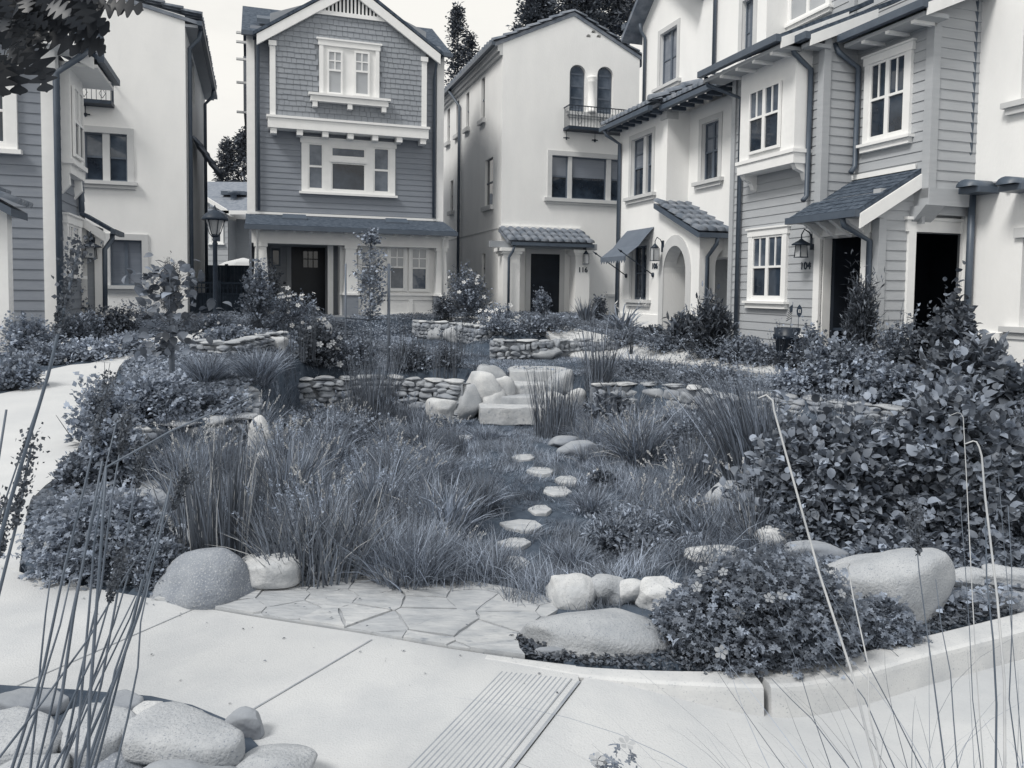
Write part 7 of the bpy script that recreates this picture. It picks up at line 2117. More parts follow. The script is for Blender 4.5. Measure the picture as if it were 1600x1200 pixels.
# =============== grasses of the basin
clump((583, 668, 96, 545), 'dense dark rush clump in front of the curved wall', n=480, w=.010, m='rush_dark', lean=(.0, .3), droop=.15, R=.32)
clump((866, 684, 88, 560), 'upright dark rush clump beside the garden steps', n=260, w=.009, m='rush_dark', lean=(.0, .25), droop=.15, R=.28)
clump((934, 620, 100, 470), 'tall airy rush right of the steps with stems above the lawn', n=150, w=.010, m='rush_dark', lean=(.0, .38), droop=.15, R=.2)
clump((940, 620, 60, 545), 'dense base tuft of the tall airy rush', n=220, w=.010, m='grass_soft', lean=(.0, .5), droop=.3)
clump((345, 880, 150, 648), 'tall upright rush clump on the left before the stone wall', n=300, w=.0065, m='rush_dark', lean=(.0, .26), droop=.12, R=.24, dead=30)
clump((450, 790, 170, 668), 'tall tawny grass with seed heads behind the left rushes', n=420, w=.007, m='grass_soft', lean=(.05, .5), droop=.6, heads=34, head_l=.10, dead=60, hm='grass_pale')
clump((440, 730, 110, 660), 'pale grass growing at the foot of the left wall', n=240, w=.007, m='grass_soft', lean=(.05, .6), droop=.5, heads=16)
clump((500, 895, 230, 755), 'big spreading grass clump behind the oblong stone', n=800, w=.0065, m='rush_dark', lean=(.05, .62), droop=.35, R=.30, heads=40, head_l=.07, dead=90, hm='grass_pale')
clump((590, 800, 160, 708), 'grass clump with nodding pale seed heads in the middle of the basin', n=430, w=.0065, m='grass_soft', lean=(.05, .6), droop=.6, heads=44, head_l=.08, dead=60, hm='grass_pale')
clump((508, 730, 130, 640), 'grass clump with feathery heads left of the dark rushes', n=300, w=.007, m='grass_soft', lean=(.05, .6), droop=.5, heads=24, head_l=.09, hm='grass_pale')
clump((695, 838, 160, 722), 'wide leaved flax clump with arching blades left of the stepping stones', n=330, w=.013, m='grass_pale', lean=(.05, .75), droop=.7, R=.16, cat='flax', name='flax', dead=16)
clump((640, 905, 160, 800), 'soft tuft of hair-fine grass at the rim behind the mottled boulder', n=1700, w=.004, m='grass_pale', lean=(.05, .9), droop=.7, R=.2)
clump((745, 900, 120, 835), 'fine grass tuft beside the nearest stepping stone', n=1100, w=.004, m='grass_soft', lean=(.05, .9), droop=.7, R=.2)
shrub((672, 870, 90, 812), 'small heath-like bush with pale tips among the fine grass', T=TL_, m='leaf_soft', ls=.035, S=130, K=14, wild=.4)
clump((655, 700, 110, 640), 'low grass hummock below the dome rock', n=700, w=.006, m='grass_soft', lean=(.1, .9), droop=.7, dead=10)
clump((760, 690, 100, 655), 'grass hummock at the foot of the steps', n=800, w=.006, m='grass_soft', lean=(.1, 1.0), droop=.8)
clump((690, 740, 100, 690), 'grass hummock left of the farther stepping stones', n=700, w=.005, m='grass_soft', lean=(.1, 1.0), droop=.8)
clump((760, 800, 90, 750), 'grass hummock left of the middle stepping stones', n=700, w=.005, m='grass_soft', lean=(.1, 1.0), droop=.8)
clump((925, 800, 110, 750), 'grass hummock right of the middle stepping stones', n=800, w=.005, m='grass_soft', lean=(.1, 1.0), droop=.8)
clump((895, 890, 110, 830), 'grass hummock right of the nearest stepping stones', n=900, w=.0045, m='grass_soft', lean=(.1, 1.0), droop=.8)
clump((1000, 724, 180, 632), 'arching grass clump right of the striped stones', n=900, w=.009, m='grass_soft', lean=(.1, .85), droop=.8, dead=60, heads=14)
shrub((948, 668, 70, 606), 'broad leaved plant between the steps and the arching grass', T=TL_, m='leaf_broad', ls=.17, S=46, K=8)
clump((1085, 770, 140, 680), 'thicket of thin upright grass stems right of the arching grass', n=700, w=.006, m='grass_soft', lean=(.0, .4), droop=.3, dead=40)
clump((1168, 750, 130, 560), 'tall reed grass leaning left over the right wall', n=420, w=.010, m='grass_soft', lean=(.05, .35), droop=.25, bias=(-.42, 0), heads=26, head_l=.30, hm='grass_pale', hn=40, R=.25)
clump((1190, 740, 120, 590), 'second tall reed grass leaning behind the first', n=260, w=.010, m='grass_soft', lean=(.0, .3), droop=.25, bias=(-.22, .1), heads=14, head_l=.26, hm='grass_pale', hn=36, R=.2)
clump((1090, 850, 170, 770), 'strap leaved grass clump above the geranium', n=260, w=.014, m='grass_pale', lean=(.1, .9), droop=.8, cat='flax', name='flax')
shrub((980, 878, 170, 790), 'low willowy bush with narrow leaves right of the stepping stones', T=TL_, m='leaf_mid', ls=.042, S=330, K=18, dep=.8, wild=.3)
shrub((1085, 720, 110, 650), 'fine stemmed weedy bush before the rounded stone wall', m='leaf_mid', ls=.035, S=200, K=14, wild=.4)
shrub((530, 700, 120, 640), 'wispy small leaved bush between the grasses', m='leaf_mid', ls=.035, S=200, K=12, wild=.4)
clump((1235, 690, 90, 620), 'tuft of grass under the long right wall', n=300, w=.008, m='grass_soft', lean=(.1, .7), droop=.5)
clump((1010, 575, 120, 540), 'low grass strip along the path on the terrace', n=500, w=.012, m='grass_soft', lean=(.1, .9), droop=.6, R=.8)
shrub((1120, 600, 150, 566), 'low scrub on the terrace behind the rounded stone wall', m='leaf_mid', ls=.045, S=220, K=12, dep=.6)
shrub((1000, 592, 120, 560), 'dry low scrub right of the tall airy rush', m='leaf_mid', ls=.04, S=180, K=12, dep=.6)
clump((985, 558, 30, 505), 'two dark branching weeds on the terrace before the path', n=14, w=.014, m='stem_dark', lean=(.0, .2), droop=.1, heads=8, head_l=.35, hm='leaf_dark', hn=40, hs=.03, name='weeds', cat='weed')

# ---- small wild plants woven between the larger ones (copies)
def sow(proto, n, poly, seed, label, cat, group, srange=(.6, 1.2), excl=()):
    rs = np.random.RandomState(seed); P = np.array(poly); lo, hi = P.min(0), P.max(0); k = 0; first = True; tries = 0
    while k < n and tries < n * 40:
        tries += 1; x, y = rs.uniform(lo[0], hi[0]), rs.uniform(lo[1], hi[1]); X, Y = np.array([x]), np.array([y])
        if not inpoly(X, Y, poly)[0] or any(inpoly(X, Y, q)[0] for q in excl): continue
        if min(pdist(X, Y, PATHC)[0], pdist(X, Y, PATHL)[0], pdist(X, Y, EDGE, False)[0]) < .3: continue
        if any((x - e_[0]) ** 2 + (y - e_[1]) ** 2 < (e_[2] + .12) ** 2 for e_ in _ex): continue
        src = proto[k % len(proto)]
        if k < len(proto): r = src
        else:
            r = src.copy(); COL.objects.link(r)
            for ch in src.children:
                c_ = ch.copy(); COL.objects.link(c_); c_.parent = r
        r.location = (x, y, gz(x, y) - .02); r.rotation_euler = (0, 0, rs.uniform(0, 6.28)); s_ = rs.uniform(*srange); r.scale = (s_, s_, s_)
        setp(r, label, cat, group); k += 1
def pg(i, **kw): return clump((800, 800, 90, 720), 'x', seed=7000 + i, **kw)
def ps(i, **kw): return shrub((800, 800, 80, 750), 'x', seed=7100 + i, **kw)
gp = [pg(1, n=260, w=.005, m='grass_soft', lean=(.05, .8), droop=.9, dead=12), pg(2, n=200, w=.006, m='grass_pale', lean=(.05, .6), droop=.6, heads=16, head_l=.08), pg(3, n=170, w=.006, m='rush_dark', lean=(0, .4), droop=.3, heads=12, head_l=.07, hm='grass_pale'), pg(4, n=300, w=.0045, m='grass_soft', lean=(.1, 1.0), droop=.9, dead=20)]
spn = [ps(1, m='leaf_mid', ls=.035, S=70, K=13, wild=.5), ps(2, T=TL_, m='leaf_soft', ls=.05, S=60, K=12, wild=.5), ps(3, m='leaf_dark', ls=.04, S=80, K=13, wild=.4), ps(4, T=TO, m='leaf_mid', ls=.05, S=60, K=11, wild=.4, flowers=3, fsize=.03)]
mid_lane = [(-.4, 4.2), (.9, 4.2), (.9, 6.5), (.8, 9), (.2, 12.4), (-1.2, 12.4), (-.6, 9), (-.1, 6.5)]
sow(gp, 120, _bs, 91, 'small wild grass tuft among the larger clumps of the sunken basin', 'grass', 'wild grass tufts of the basin', excl=[mid_lane])
sow(spn, 60, _bs, 92, 'small wild leafy plant growing among the grasses of the basin', 'weed', 'wild leafy plants of the basin', excl=[mid_lane])

clump((1300, 720, 90, 585), 'wispy grass poking through the top of the large broad leaved shrub', n=70, w=.006, m='grass_pale', lean=(.0, .4), droop=.3, heads=12, head_l=.1, hm='grass_pale')
clump((1180, 850, 120, 730), 'thin weedy grass at the left foot of the large broad leaved shrub', n=170, w=.005, m='grass_soft', lean=(.0, .6), droop=.4, dead=20)
shrub((1260, 860, 130, 780), 'fine leaved bush in front of the large broad leaved shrub', m='leaf_mid', ls=.04, S=220, K=14, wild=.5)
# ================================================================= TREES BEYOND THE HOUSES
def conifer(px, ytop, Y, Wpx, ybase_crown, label, seed, S=260, K=26, ls=.45, cat='tree', name='conifer', irr=.5, group='conifers beyond the roofs'):
    rs = np.random.RandomState(seed); b = at_y(px, 450, Y); zt = at_y(px, ytop, Y).z; zc = at_y(px, ybase_crown, Y).z; z0 = gz(b.x, b.y) - .3
    W = Wpx * Y / F0; e = empty(name, (b.x, b.y, z0)); setp(e, label, cat, group)
    H = zt - z0; c0 = (zc - z0) / H
    MB().tube([(0, 0, 0), (W * .03, 0, H * .4), (0, 0, H * .99)], W * .05 + .1, 8, r2=.04).build('trunk', 'bark', e)
    h = c0 + (1 - c0) * rs.uniform(0, 1, S) ** .85; az = rs.uniform(0, 6.283, S); rel = (h - c0) / (1 - c0)
    rad = W * .5 * (1 - rel) ** .6 * rs.uniform(1 - irr, 1.15, S) + W * .05
    A = np.stack([np.zeros(S), np.zeros(S), h * H], 1); Bq = A + np.stack([np.cos(az) * rad, np.sin(az) * rad, rad * rs.uniform(-.25, .25, S)], 1)
    V, F = sticks(A, Bq, .03, rs); np_mesh('branches', V, F, 'stem_dark', parent=e, tone=np.full(len(V), .4))
    t = rs.uniform(.15, 1.05, (S, K)) ** .8; O = A[:, None] * (1 - t[..., None]) + Bq[:, None] * t[..., None] + rs.normal(size=(S, K, 3)) * ls * .42
    d = unit(Bq - A)[:, None] + rs.normal(size=O.shape) * .6
    V, F = place(T_SMALL, O.reshape(-1, 3), d.reshape(-1, 3), rs.normal(size=(S * K, 3)), ls * rs.uniform(.5, 1.2, S * K), ls * rs.uniform(.25, .6, S * K))
    np_mesh('crown', V, F, 'needle', parent=e, tone=np.repeat(np.clip(rs.normal(.4, .2, S * K), 0, 1), 4))
    return e
conifer(712, 12, 62, 46, 140, 'tall slender redwood rising between the craftsman house and house 116', 4001, S=120, K=18, ls=.36, irr=.9)
conifer(731, 54, 64, 34, 150, 'shorter redwood just right of the slender one', 4002, S=80, K=16, ls=.36, irr=.9)
conifer(382, 205, 75, 46, 300, 'conifer behind the left eave of the craftsman house', 4003, S=120, K=18, ls=.42, irr=.8)
conifer(357, 222, 75, 40, 300, 'pointed conifer above the low roof in the gap on the left', 4004, S=110, K=18, ls=.42, irr=.8)
for i, (x, yt, w, lb) in enumerate(((838, -30, 80, 'leftmost dark spreading tree above the tiled gable of 116'), (900, -60, 110, 'second dark tree above the tiled gable of 116'), (950, -70, 100, 'third dark tree behind the roof ridge of 116'), (1000, -50, 90, 'dark tree between house 116 and the upper floor of 106'))):
    conifer(x, yt, 52 + i * 1.5, w, 55, lb, 4010 + i, S=260, K=26, ls=.36, irr=.8, name='tree', group='dark trees behind house 116')

# ================================================================= STREET LAMP, FENCES, UMBRELLA
def street_lamp():
    p = ghit(337, 505); L = Thing('street_lamp', Vector((p.x, p.y, p.z - .05)), 'black lamp post with a domed lantern at the left garden wall', 'street lamp', world=True)
    Y = p.y; zt = at_y(337, 374, Y).z; z1 = at_y(337, 325, Y).z; k = Y / F0
    c = Vector((p.x, p.y, 0))
    L.part('post', MB().lathe((c.x, c.y, p.z - .05), [(.11, 0), (.11, .25), (.07, .32), (.062, .4), (.055, zt - p.z - .1), (.07, zt - p.z - .06), (.045, zt - p.z), (.08, zt - p.z + .06)], 12), 'black_iron')
    zb, zs = at_y(337, 368, Y).z, at_y(337, 342, Y).z
    rb, rt = 8 * k, 17 * k
    fr = MB()
    for i in range(6):
        a = i * math.pi / 3 + .2
        fr.tube([(c.x + rb * .5 * math.cos(a), c.y + rb * .5 * math.sin(a), zb - .03), (c.x + rb * math.cos(a), c.y + rb * math.sin(a), zb + .05), (c.x + rt * .9 * math.cos(a), c.y + rt * .9 * math.sin(a), zs)], .012, 5)
    fr.lathe((c.x, c.y, zb - .04), [(rb * .6, 0), (rb * .8, .03), (rb * .7, .06)], 12)
    L.part('lantern_frame', fr, 'black_iron')
    L.part('lamp_glass', MB().lathe((c.x, c.y, zb + .03), [(rb * .72, 0), (rt * .80, zs - zb - .05)], 12), 'lamp_glass')
    L.part('hood', MB().lathe((c.x, c.y, zs - .01), [(rt * 1.12, -.03), (rt * 1.18, .0), (rt * 1.05, .06), (rt * .75, .15), (rt * .30, .22), (.03, .25), (.035, .29), (.008, .36)], 18), 'black_iron')
street_lamp()
def board_fence(x0, x1, yt, Y, label, lattice=False, bw=.14):
    a, b = at_y(x0, yt, Y), at_y(x1, yt, Y); z0 = gz((a.x + b.x) / 2, Y) - .1; zt = a.z
    Fn = Thing('wooden_fence', Vector((a.x, Y, z0)), label, 'fence', world=True)
    n = max(2, round((b.x - a.x) / 1.2))
    for i in range(n + 1):
        x = a.x + (b.x - a.x) * i / n
        Fn.part('post', MB().box(x - .05, x + .05, Y - .06, Y + .04, z0, zt + .05), 'fence_wood')
    m = MB(); z1 = zt - (.35 if lattice else 0)
    x = a.x
    while x < b.x - .02:
        m.box(x, min(x + bw - .01, b.x), Y - .01, Y + .015, z0, z1 - .0); x += bw
    Fn.part('boards', m, 'fence_wood')
    r = MB().box(a.x, b.x, Y - .04, Y - .012, zt - .06, zt)
    if lattice:
        r.box(a.x, b.x, Y - .04, Y - .012, z1 - .05, z1)
        x = a.x + .1
        while x < b.x: r.box(x, x + .03, Y - .03, Y - .015, z1, zt - .06); x += .14
        r.box(a.x, b.x, Y - .012, Y, (z1 + zt) / 2 - .03, (z1 + zt) / 2)
    Fn.part('rail', r, 'fence_wood')
board_fence(312, 396, 414, 31, 'tall dark board fence between the stucco and craftsman houses')
board_fence(296, 392, 440, 24.5, 'lower fence with a lattice top behind the lamp post', True)
p = at_y(372, 430, 34.5)
U = Thing('garden_umbrella', Vector((p.x, 34.5, .9)), 'white patio umbrella showing above the dark board fence', 'umbrella', world=True)
zt, zb = at_y(376, 403, 34.5).z, at_y(372, 417, 34.5).z
U.part('canopy', MB().lathe((p.x + .25, 34.5, zb), [(1.25, 0), (.85, (zt - zb) * .5), (.05, zt - zb)], 8), 'cloth_white')
U.part('pole', MB().tube([(p.x + .25, 34.5, .9), (p.x + .25, 34.5, zt)], .03, 6), 'black_iron')

# ================================================================= POT WITH FLAGS, CHAIR
pp = ghit(1228, 578); Yp = pp.y
zt = at_y(1228, 512, Yp).z; zb_ = gz(pp.x, pp.y) - .03; rp = 18 * Yp / F0; hp = (zt - zb_)
P_ = Thing('planter_pot', Vector((pp.x, pp.y, zb_)), 'black ribbed planter pot standing by the porch of 104', 'plant pot', world=True)
P_.part('pot', MB().lathe((pp.x, pp.y, zb_), [(rp * .72, 0), (rp * .8, .04), (rp * .95, hp * .72), (rp * 1.12, hp * .74), (rp * 1.16, hp * .84), (rp * 1.05, hp * .86), (rp * 1.1, hp), (rp * .95, hp), (rp * .9, hp * .9)], 20), 'plastic_pot')
P_.part('soil', MB().lathe((pp.x, pp.y, zb_ + hp * .88), [(rp * .92, 0), (rp * .5, .02), (.01, .03)], 14), 'soil')
mat('flag_stripe_light', .62, .58, scale=5); mat('flag_dark', .05, .06, scale=5)
def us_flag():
    f0 = at_y(1238, 472, Yp); z0 = zt - .05; x = f0.x
    Fl = Thing('small_flag', Vector((x, Yp, z0)), 'small striped flag on a stick in the black planter pot', 'flag', world=True)
    Fl.part('stick', MB().tube([(x - .02, Yp, z0), (x + .01, Yp, f0.z)], .006, 6), 'wood_stake')
    # cloth drooping from the stick: 13 slanting stripes and a dark canton with dots
    k = Yp / F0
    zt_ = f0.z - 4 * k; w = 9.5 * k; h = 21 * k
    st, dk = MB(), MB()
    for i in range(13):
        za, zb2 = zt_ - h * i / 13, zt_ - h * (i + 1) / 13
        xl = x; wl = w * (.55 + .45 * i / 12)
        q = [(xl, Yp - .008, zb2), (xl - wl, Yp - .02, zb2 - h * .25), (xl - wl, Yp - .02, za - h * .25), (xl, Yp - .008, za)]
        (dk if i % 2 == 0 else st).prism(q, (0, .006, 0))
    Fl.part('light_stripes', st, 'flag_stripe_light'); Fl.part('dark_stripes', dk, 'flag_dark')
    Fl.part('canton', MB().prism([(x + .001, Yp - .024, zt_ - h * .46), (x - w * .45, Yp - .028, zt_ - h * .56), (x - w * .40, Yp - .028, zt_ - h * .10), (x + .001, Yp - .024, zt_)], (0, .004, 0)), 'flag_dark')
us_flag()
def paddle():
    a = at_y(1249, 476, Yp - .1); b = at_y(1247, 510, Yp - .1); k = Yp / F0
    Fl = Thing('garden_sign', Vector((b.x, Yp - .1, b.z)), 'dark oval garden sign with a pale square on a stake in the planter pot', 'garden sign', world=True)
    Fl.part('stake', MB().tube([(b.x, Yp - .1, b.z - .05), (b.x + .005, Yp - .1, a.z - 6 * k)], .006, 6), 'wood_stake')
    zc = at_y(1249, 486, Yp - .1).z
    poly = [(a.x + 4.2 * k * math.cos(t) * (1 if abs(math.sin(t)) < .8 else .55), Yp - .115, zc + 10 * k * math.sin(t)) for t in np.linspace(0, 6.283, 13)[:-1]]
    Fl.part('board', MB().prism(poly, (0, .012, 0)), 'flag_dark')
    Fl.part('square', MB().box(a.x - 1.8 * k, a.x + 1.8 * k, Yp - .121, Yp - .1155, zc - 2.5 * k, zc + 2.5 * k), 'flag_stripe_light')
    Fl.part('mark', MB().box(a.x - .5 * k, a.x + .5 * k, Yp - .125, Yp - .1215, zc - 1.6 * k, zc + 1.6 * k), 'flag_dark')
paddle()
shrub((1222, 525, 60, 482), 'thin twigs growing out of the black planter pot', m='leaf_mid', ls=.035, S=34, K=7, wild=.6, Y=Yp - .15, topbias=.6)
def chair():
    fA = Fac('S', D0); a = fA.px(1325, 520, -.45)[0]; u = D0 + .45; z = .52
    o = Thing('porch_chair', Vector((u, a, z)), 'dark high backed chair inside the porch doorway of 104', 'chair')
    for du, dv in ((-.2, -.2), (.2, -.2), (-.2, .2), (.2, .2)):
        o.part('leg', MB().box(u + du - .02, u + du + .02, a + dv - .02, a + dv + .02, z, z + .42), 'black_iron')
    o.part('seat', MB().box(u - .24, u + .24, a - .24, a + .24, z + .42, z + .47), 'black_iron')
    o.part('backrest', MB().hexa([(u - .22, a - .24, z + .47), (u + .22, a - .24, z + .47), (u + .22, a - .21, z + .47), (u - .22, a - .21, z + .47), (u - .24, a - .34, z + 1.1), (u + .24, a - .34, z + 1.1), (u + .24, a - .31, z + 1.1), (u - .24, a - .31, z + 1.1)]), 'black_iron')
chair()

# ================================================================= FOREGROUND
bed2 = [tuple(at_z(x, y, 0)[:2]) for x, y in ((1700, 1330), (1400, 1320), (1000, 1330), (860, 1400), (860, 2300), (2400, 2300))]
sheet('planting_bed', bed2, lambda x, y: .012, 'soil', thick=.16)
sheet('planting_bed', Zp([(-400, 1395), (520, 1395), (560, 2300), (-900, 2300)]), lambda x, y: .010, 'soil', thick=.02)
def stems(name, label, cat, rows, Y0, m='stem_dark', r=.0042, group=None, gpx=None, head_m='stem_dark'):
    """rows: (x at y=1200, tip x, tip y, Y offset, head kind, radius factor, bend)"""
    rs = np.random.RandomState(abs(hash(name + label)) % 1000 if False else 77 + len(label))
    c = at_y(sum(q[0] for q in rows) / len(rows), 1650, Y0); e = empty(name, (c.x, c.y, .0)); setp(e, label, cat, group)
    org = Vector((c.x, c.y, 0))
    for (xb, xt, yt, dy, head, rf, bend) in rows:
        Y = Y0 + dy; T = at_y(xt, yt, Y + .1); Bm = at_y(xb, 1200, Y)
        yg = 455 + CAM_H * F0 / (Y - .05); f = (yg - 1200) / (1200 - yt)
        G = at_y(xb + (xb - xt) * f * .45, yg, Y - .05); G.z = 0.0
        Mid = (Bm + T) / 2 + Vector((bend, 0, abs(bend) * .6))
        pts = []
        P = [G, (G + Bm) / 2, Bm, (Bm + Mid) / 2, Mid, (Mid + T) / 2, T]
        for i in range(len(P) - 1): pts += [P[i] - org]
        if head == 's':
            pts[-1] = pts[-1] * .7 + (P[-1] - org) * .3
            pts += [P[-1] - org + Vector((0, 0, -.03)), P[-1] - org + Vector((-.003, 0, -.01)), P[-1] - org + Vector((-.010, 0, .0)), P[-1] - org + Vector((-.020, 0, .002)), P[-1] - org + Vector((-.034, 0, -.006))]
        else: pts.append(P[-1] - org)
        for k_ in range(1, len(pts) - 1): pts[k_] = pts[k_] + Vector((rs.uniform(-.006, .006), rs.uniform(-.006, .006), 0))
        st = MB().tube(pts, r * rf, 6, r2=r * rf * .45).build('stem', 'straw_solid' if head == 's' else m and 'rush_stem', e)
        if head in ('h', 'H'):
            d = (T - Mid).normalized(); L = .10 if head == 'h' else .15; n = 420
            t = rs.uniform(-.15, 1, n); O = np.array([T - org] * n) - np.outer(t * L, d) + rs.normal(size=(n, 3)) * np.array([.009, .009, .008]) * (1.3 - t[:, None])
            V, F = place(T_SMALL, O, np.array(d)[None] + rs.normal(size=(n, 3)) * .6, rs.normal(size=(n, 3)), .0075 * rs.uniform(.6, 1.4, n))
            np_mesh('flower_head', V, F, head_m, parent=e, tone=np.repeat(rs.uniform(.2, 1, n), 4))
    return e
mat('rush_stem', .10, .17, scale=6, rough=.5); mat('straw_solid', .42, .55, scale=12, rough=.8)
stems('rush_clump', 'dark tall rush stems crossing the bottom left corner in the foreground', 'rush', [
    (22, 168, 600, .15, 'H', 1.1, .01), (55, 182, 660, .25, '', .9, .0), (75, 160, 720, .1, '', 1.2, .0), (98, 197, 650, .3, 'h', 1.0, .01), (112, 165, 735, .2, '', 1.1, 0), (125, 224, 700, .25, 'h', 1.0, .01),
    (135, 268, 750, .1, '', 1.1, .02), (150, 262, 772, .35, '', 1.0, 0), (60, 190, 870, .05, 'h', .9, .03), (85, 212, 930, .2, '', .9, 0), (100, 200, 900, .3, '', 1.1, 0), (180, 235, 900, .15, '', .8, .01),
    (28, 110, 905, .2, '', 1.0, 0), (46, 82, 880, .3, '', 1.0, 0), (118, 240, 880, .3, '', 1.3, .02), (140, 222, 905, .2, '', 1.0, 0), (-10, 240, 830, .1, '', .9, .03), (95, 292, 742, .4, 'h', .8, .01)], 1.55)
stems('rush_clump', 'out of focus thick reed stems with flower heads at the left edge in the foreground', 'rush', [
    (-95, 122, 392, -.1, 'H', 1.3, .0), (-60, 48, 700, .0, 'H', 1.2, .0), (-90, 10, 640, .1, '', 1.2, 0), (-40, 8, 790, .05, 'h', 1.0, 0), (-130, 85, 560, .2, '', .8, 0)], 1.35)
e = empty('straw_stalk', at_y(130, 1655, 1.6)); e.location.z = 0; setp(e, 'bent pale straw stalk reaching over the left bank from the rushes', 'stalk')
og = Vector(e.location)
MB().tube([Vector((og.x, og.y, 0)) - og, at_y(140, 1100, 1.6) - og, at_y(158, 850, 1.65) - og, at_y(166, 730, 1.7) - og, at_y(270, 672, 1.8) - og, at_y(398, 617, 1.9) - og], .004, 6, r2=.002).build('stem', 'rush_stem', e)
stems('straw_stalk', 'single pale straw stalk leaning left across the right wall', 'stalk', [(1372, 1210, 618, .0, 's', .75, -.01)], 1.5)
stems('straw_stalk', 'pale straw stalk with a hooked tip near the right edge', 'stalk', [(1572, 1532, 690, .0, 's', .7, .01), (1532, 1505, 646, .3, 's', .35, .0)], 1.5)
stems('grass_stalks', 'thin dark grass stems rising through the lower right foreground', 'grass', [
    (1480, 1428, 800, .1, 'h', .55, 0), (1560, 1540, 810, .0, '', .7, 0), (1375, 1330, 880, .0, 's', .5, 0), (1440, 1262, 860, .2, '', .45, 0), (1585, 1575, 790, .1, '', .45, 0), (1300, 1190, 880, .2, '', .3, 0), (1400, 1280, 1000, .1, '', .5, .02),
    (1500, 1462, 905, .1, '', .45, 0), (1530, 1500, 780, .2, '', .35, 0), (1330, 1205, 1060, .1, '', .4, .01), (1595, 1560, 740, .3, '', .35, 0)], 1.6)
rs_ = np.random.RandomState(9)
def fore_grass():
    p = at_y(1500, 1700, 1.45); e = empty('grass_clump', (p.x, p.y, .0)); setp(e, 'fine arching grass blades sweeping over the driveway at the bottom right', 'grass')
    V, F, tn, _, _ = blades(rs_, 150, .16, 1.05, .0035, (.05, .55), 1.1, 10, Lr=(.45, 1.0), bias=(-.12, .05)); np_mesh('blades', V, F, 'rush_dark', parent=e, tone=tn)
    V, F, tn, _, _ = blades(rs_, 36, .16, 1.1, .0028, (.2, .8), 1.7, 12, Lr=(.6, 1.0), bias=(-.25, .05)); np_mesh('arching_blades', V, F, 'grass_soft', parent=e, tone=tn)
fore_grass()
shrub((950, 1655, 210, 1140), 'leafy flower tips poking up at the bottom edge in the middle', T=T_LOBED, m='leaf_soft', ls=.018, S=60, K=22, Y=1.55, dep=.7, topbias=.85, wild=.12, stemw=.002, seed=5005, flowers=10, fsize=.016, fm='flower_grey')

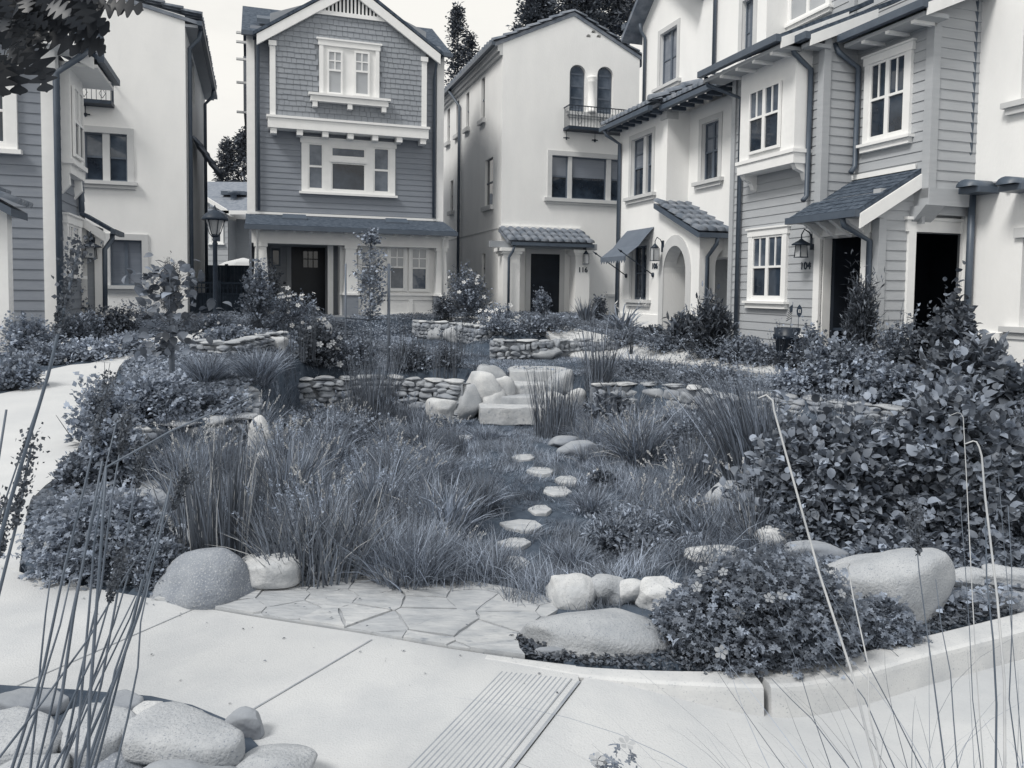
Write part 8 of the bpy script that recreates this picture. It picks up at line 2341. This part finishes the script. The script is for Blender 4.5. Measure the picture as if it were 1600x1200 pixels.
# ---- oak tree whose branch hangs into the top left corner
def oak_leaf_t():
    V, F = [], []; n = 34
    for i in range(n + 1):
        a = i / n
        lobe = abs(math.sin(a * math.pi * 4.0 + .1)) ** 1.5
        w = (.035 + .44 * math.sin(math.pi * min(a * .97 + .03, 1)) ** .8 * (.10 + .90 * lobe)) if .10 < a < .99 else .018
        sh = .055 * lobe if .1 < a < .95 else 0
        V += [(-w, a + sh, .10 * w - .14 * a * a), (0, a, -.14 * a * a), (w, a + sh, .10 * w - .14 * a * a)]
    for i in range(n):
        for s in (0, 1): F.append([3 * i + s, 3 * i + s + 1, 3 * i + s + 4, 3 * i + s + 3])
    return np.array(V, float), np.array(F)
def oak():
    rs = np.random.RandomState(17); base = Vector((-3.1, 1.7, 0)); e = empty('oak_tree', base); setp(e, 'oak branch with dark lobed leaves hanging into the top left corner', 'tree')
    tr = [(0, 0, -.05), (.05, 0, 1.2), (.0, .1, 2.4), (.1, .1, 3.6)]
    MB().tube(tr, .13, 10, r2=.07).build('trunk', 'bark', e)
    tw = [at_y(-140, -160, 2.1), at_y(-60, -70, 2.15), at_y(30, -30, 2.2), at_y(110, 5, 2.25), at_y(165, 8, 2.25)]
    MB().tube([Vector((-3.05, 1.75, 2.5)) - base] + [p - base for p in tw], .035, 8, r2=.004).build('branch', 'bark', e)
    O, Dd, NN, sc = [], [], [], []
    # leaf anchor pixels: dense at the left, thinning right
    for i in range(280):
        x = -60 + 190 * rs.uniform(0, 1) ** 1.2; lim = np.interp(x, [-60, 0, 20, 50, 90, 130, 150], [135, 90, 82, 62, 42, 25, 8]); y = rs.uniform(-60, 1) + (lim - (-0)) * rs.uniform(0, 1)
        p = at_y(x, min(y, lim), rs.uniform(2.0, 2.6)) - base
        O.append(p); a = rs.uniform(-.2, 1.3); d = np.array([math.cos(a) * rs.uniform(.1, 1), rs.uniform(-.6, .6), -math.sin(a) * .9]); Dd.append(d); NN.append(np.array([rs.uniform(-.5, .5), -1, rs.uniform(-.3, .9)])); sc.append(rs.uniform(.06, .095))
    for x, y, a, s in ((105, 25, .25, .13), (72, 50, .5, .12), (60, 92, 1.3, .11), (20, 88, 1.5, .12), (40, 70, .9, .13), (5, 92, 1.6, .12), (115, 62, .3, .10), (100, 0, -.05, .13), (135, 8, .0, .12), (168, 6, .08, .11), (110, 40, .55, .11)):
        O.append(at_y(x, y, 2.15) - base); Dd.append(np.array([math.cos(a), rs.uniform(-.2, .2), -math.sin(a)])); NN.append(np.array([.1, -1, .35])); sc.append(s)
    V, F = place(oak_leaf_t(), np.array([tuple(o) for o in O]), np.array(Dd), np.array(NN), np.array(sc) * .85, np.array(sc) * .8)
    np_mesh('leaves', V, F, 'oak_leaf', parent=e, tone=np.repeat(rs.uniform(0, 1, len(O)), 105))
    A = np.array([tuple(o) for o in O]); bp = np.array([tuple(p - base) for p in tw]); j = np.array([np.argmin(np.linalg.norm(bp - a, axis=1)) for a in A])
    V, F = sticks(bp[j], A, .0025, rs); np_mesh('twigs', V, F, 'oak_leaf', parent=e, tone=np.full(len(V), .4))
oak()

# fallen leaves and grit on the paving
def litter():
    rs = np.random.RandomState(5); n = 900; X = rs.uniform(-3.5, 3.5, n); Y = rs.uniform(2.4, 4.6, n)
    k = (inpoly(X, Y, WALK) | inpoly(X, Y, APR)) ; k &= (rs.uniform(0, 1, n) < np.interp(pdist(X, Y, EDGE, False), [0, .25, .8], [1, .4, .12])); X, Y = X[k], Y[k]; n = len(X)
    O = np.stack([X, Y, np.where(inpoly(X, Y, APR), .026, .005) + 0 * X], 1); d = rs.normal(size=(n, 3)); d[:, 2] *= .08; N = rs.normal(size=(n, 3)) * .15 + np.array([0, 0, 1.])
    s = rs.uniform(.004, .02, n) ; V, F = place(T_SMALL, O, d, N, s, s * .6)
    setp(np_mesh('leaf_litter', V, F, 'needle', tone=np.repeat(rs.uniform(0, .9, n), 4)), 'scattered bits of fallen leaves on the paving', 'leaf litter', kind='stuff')
litter()
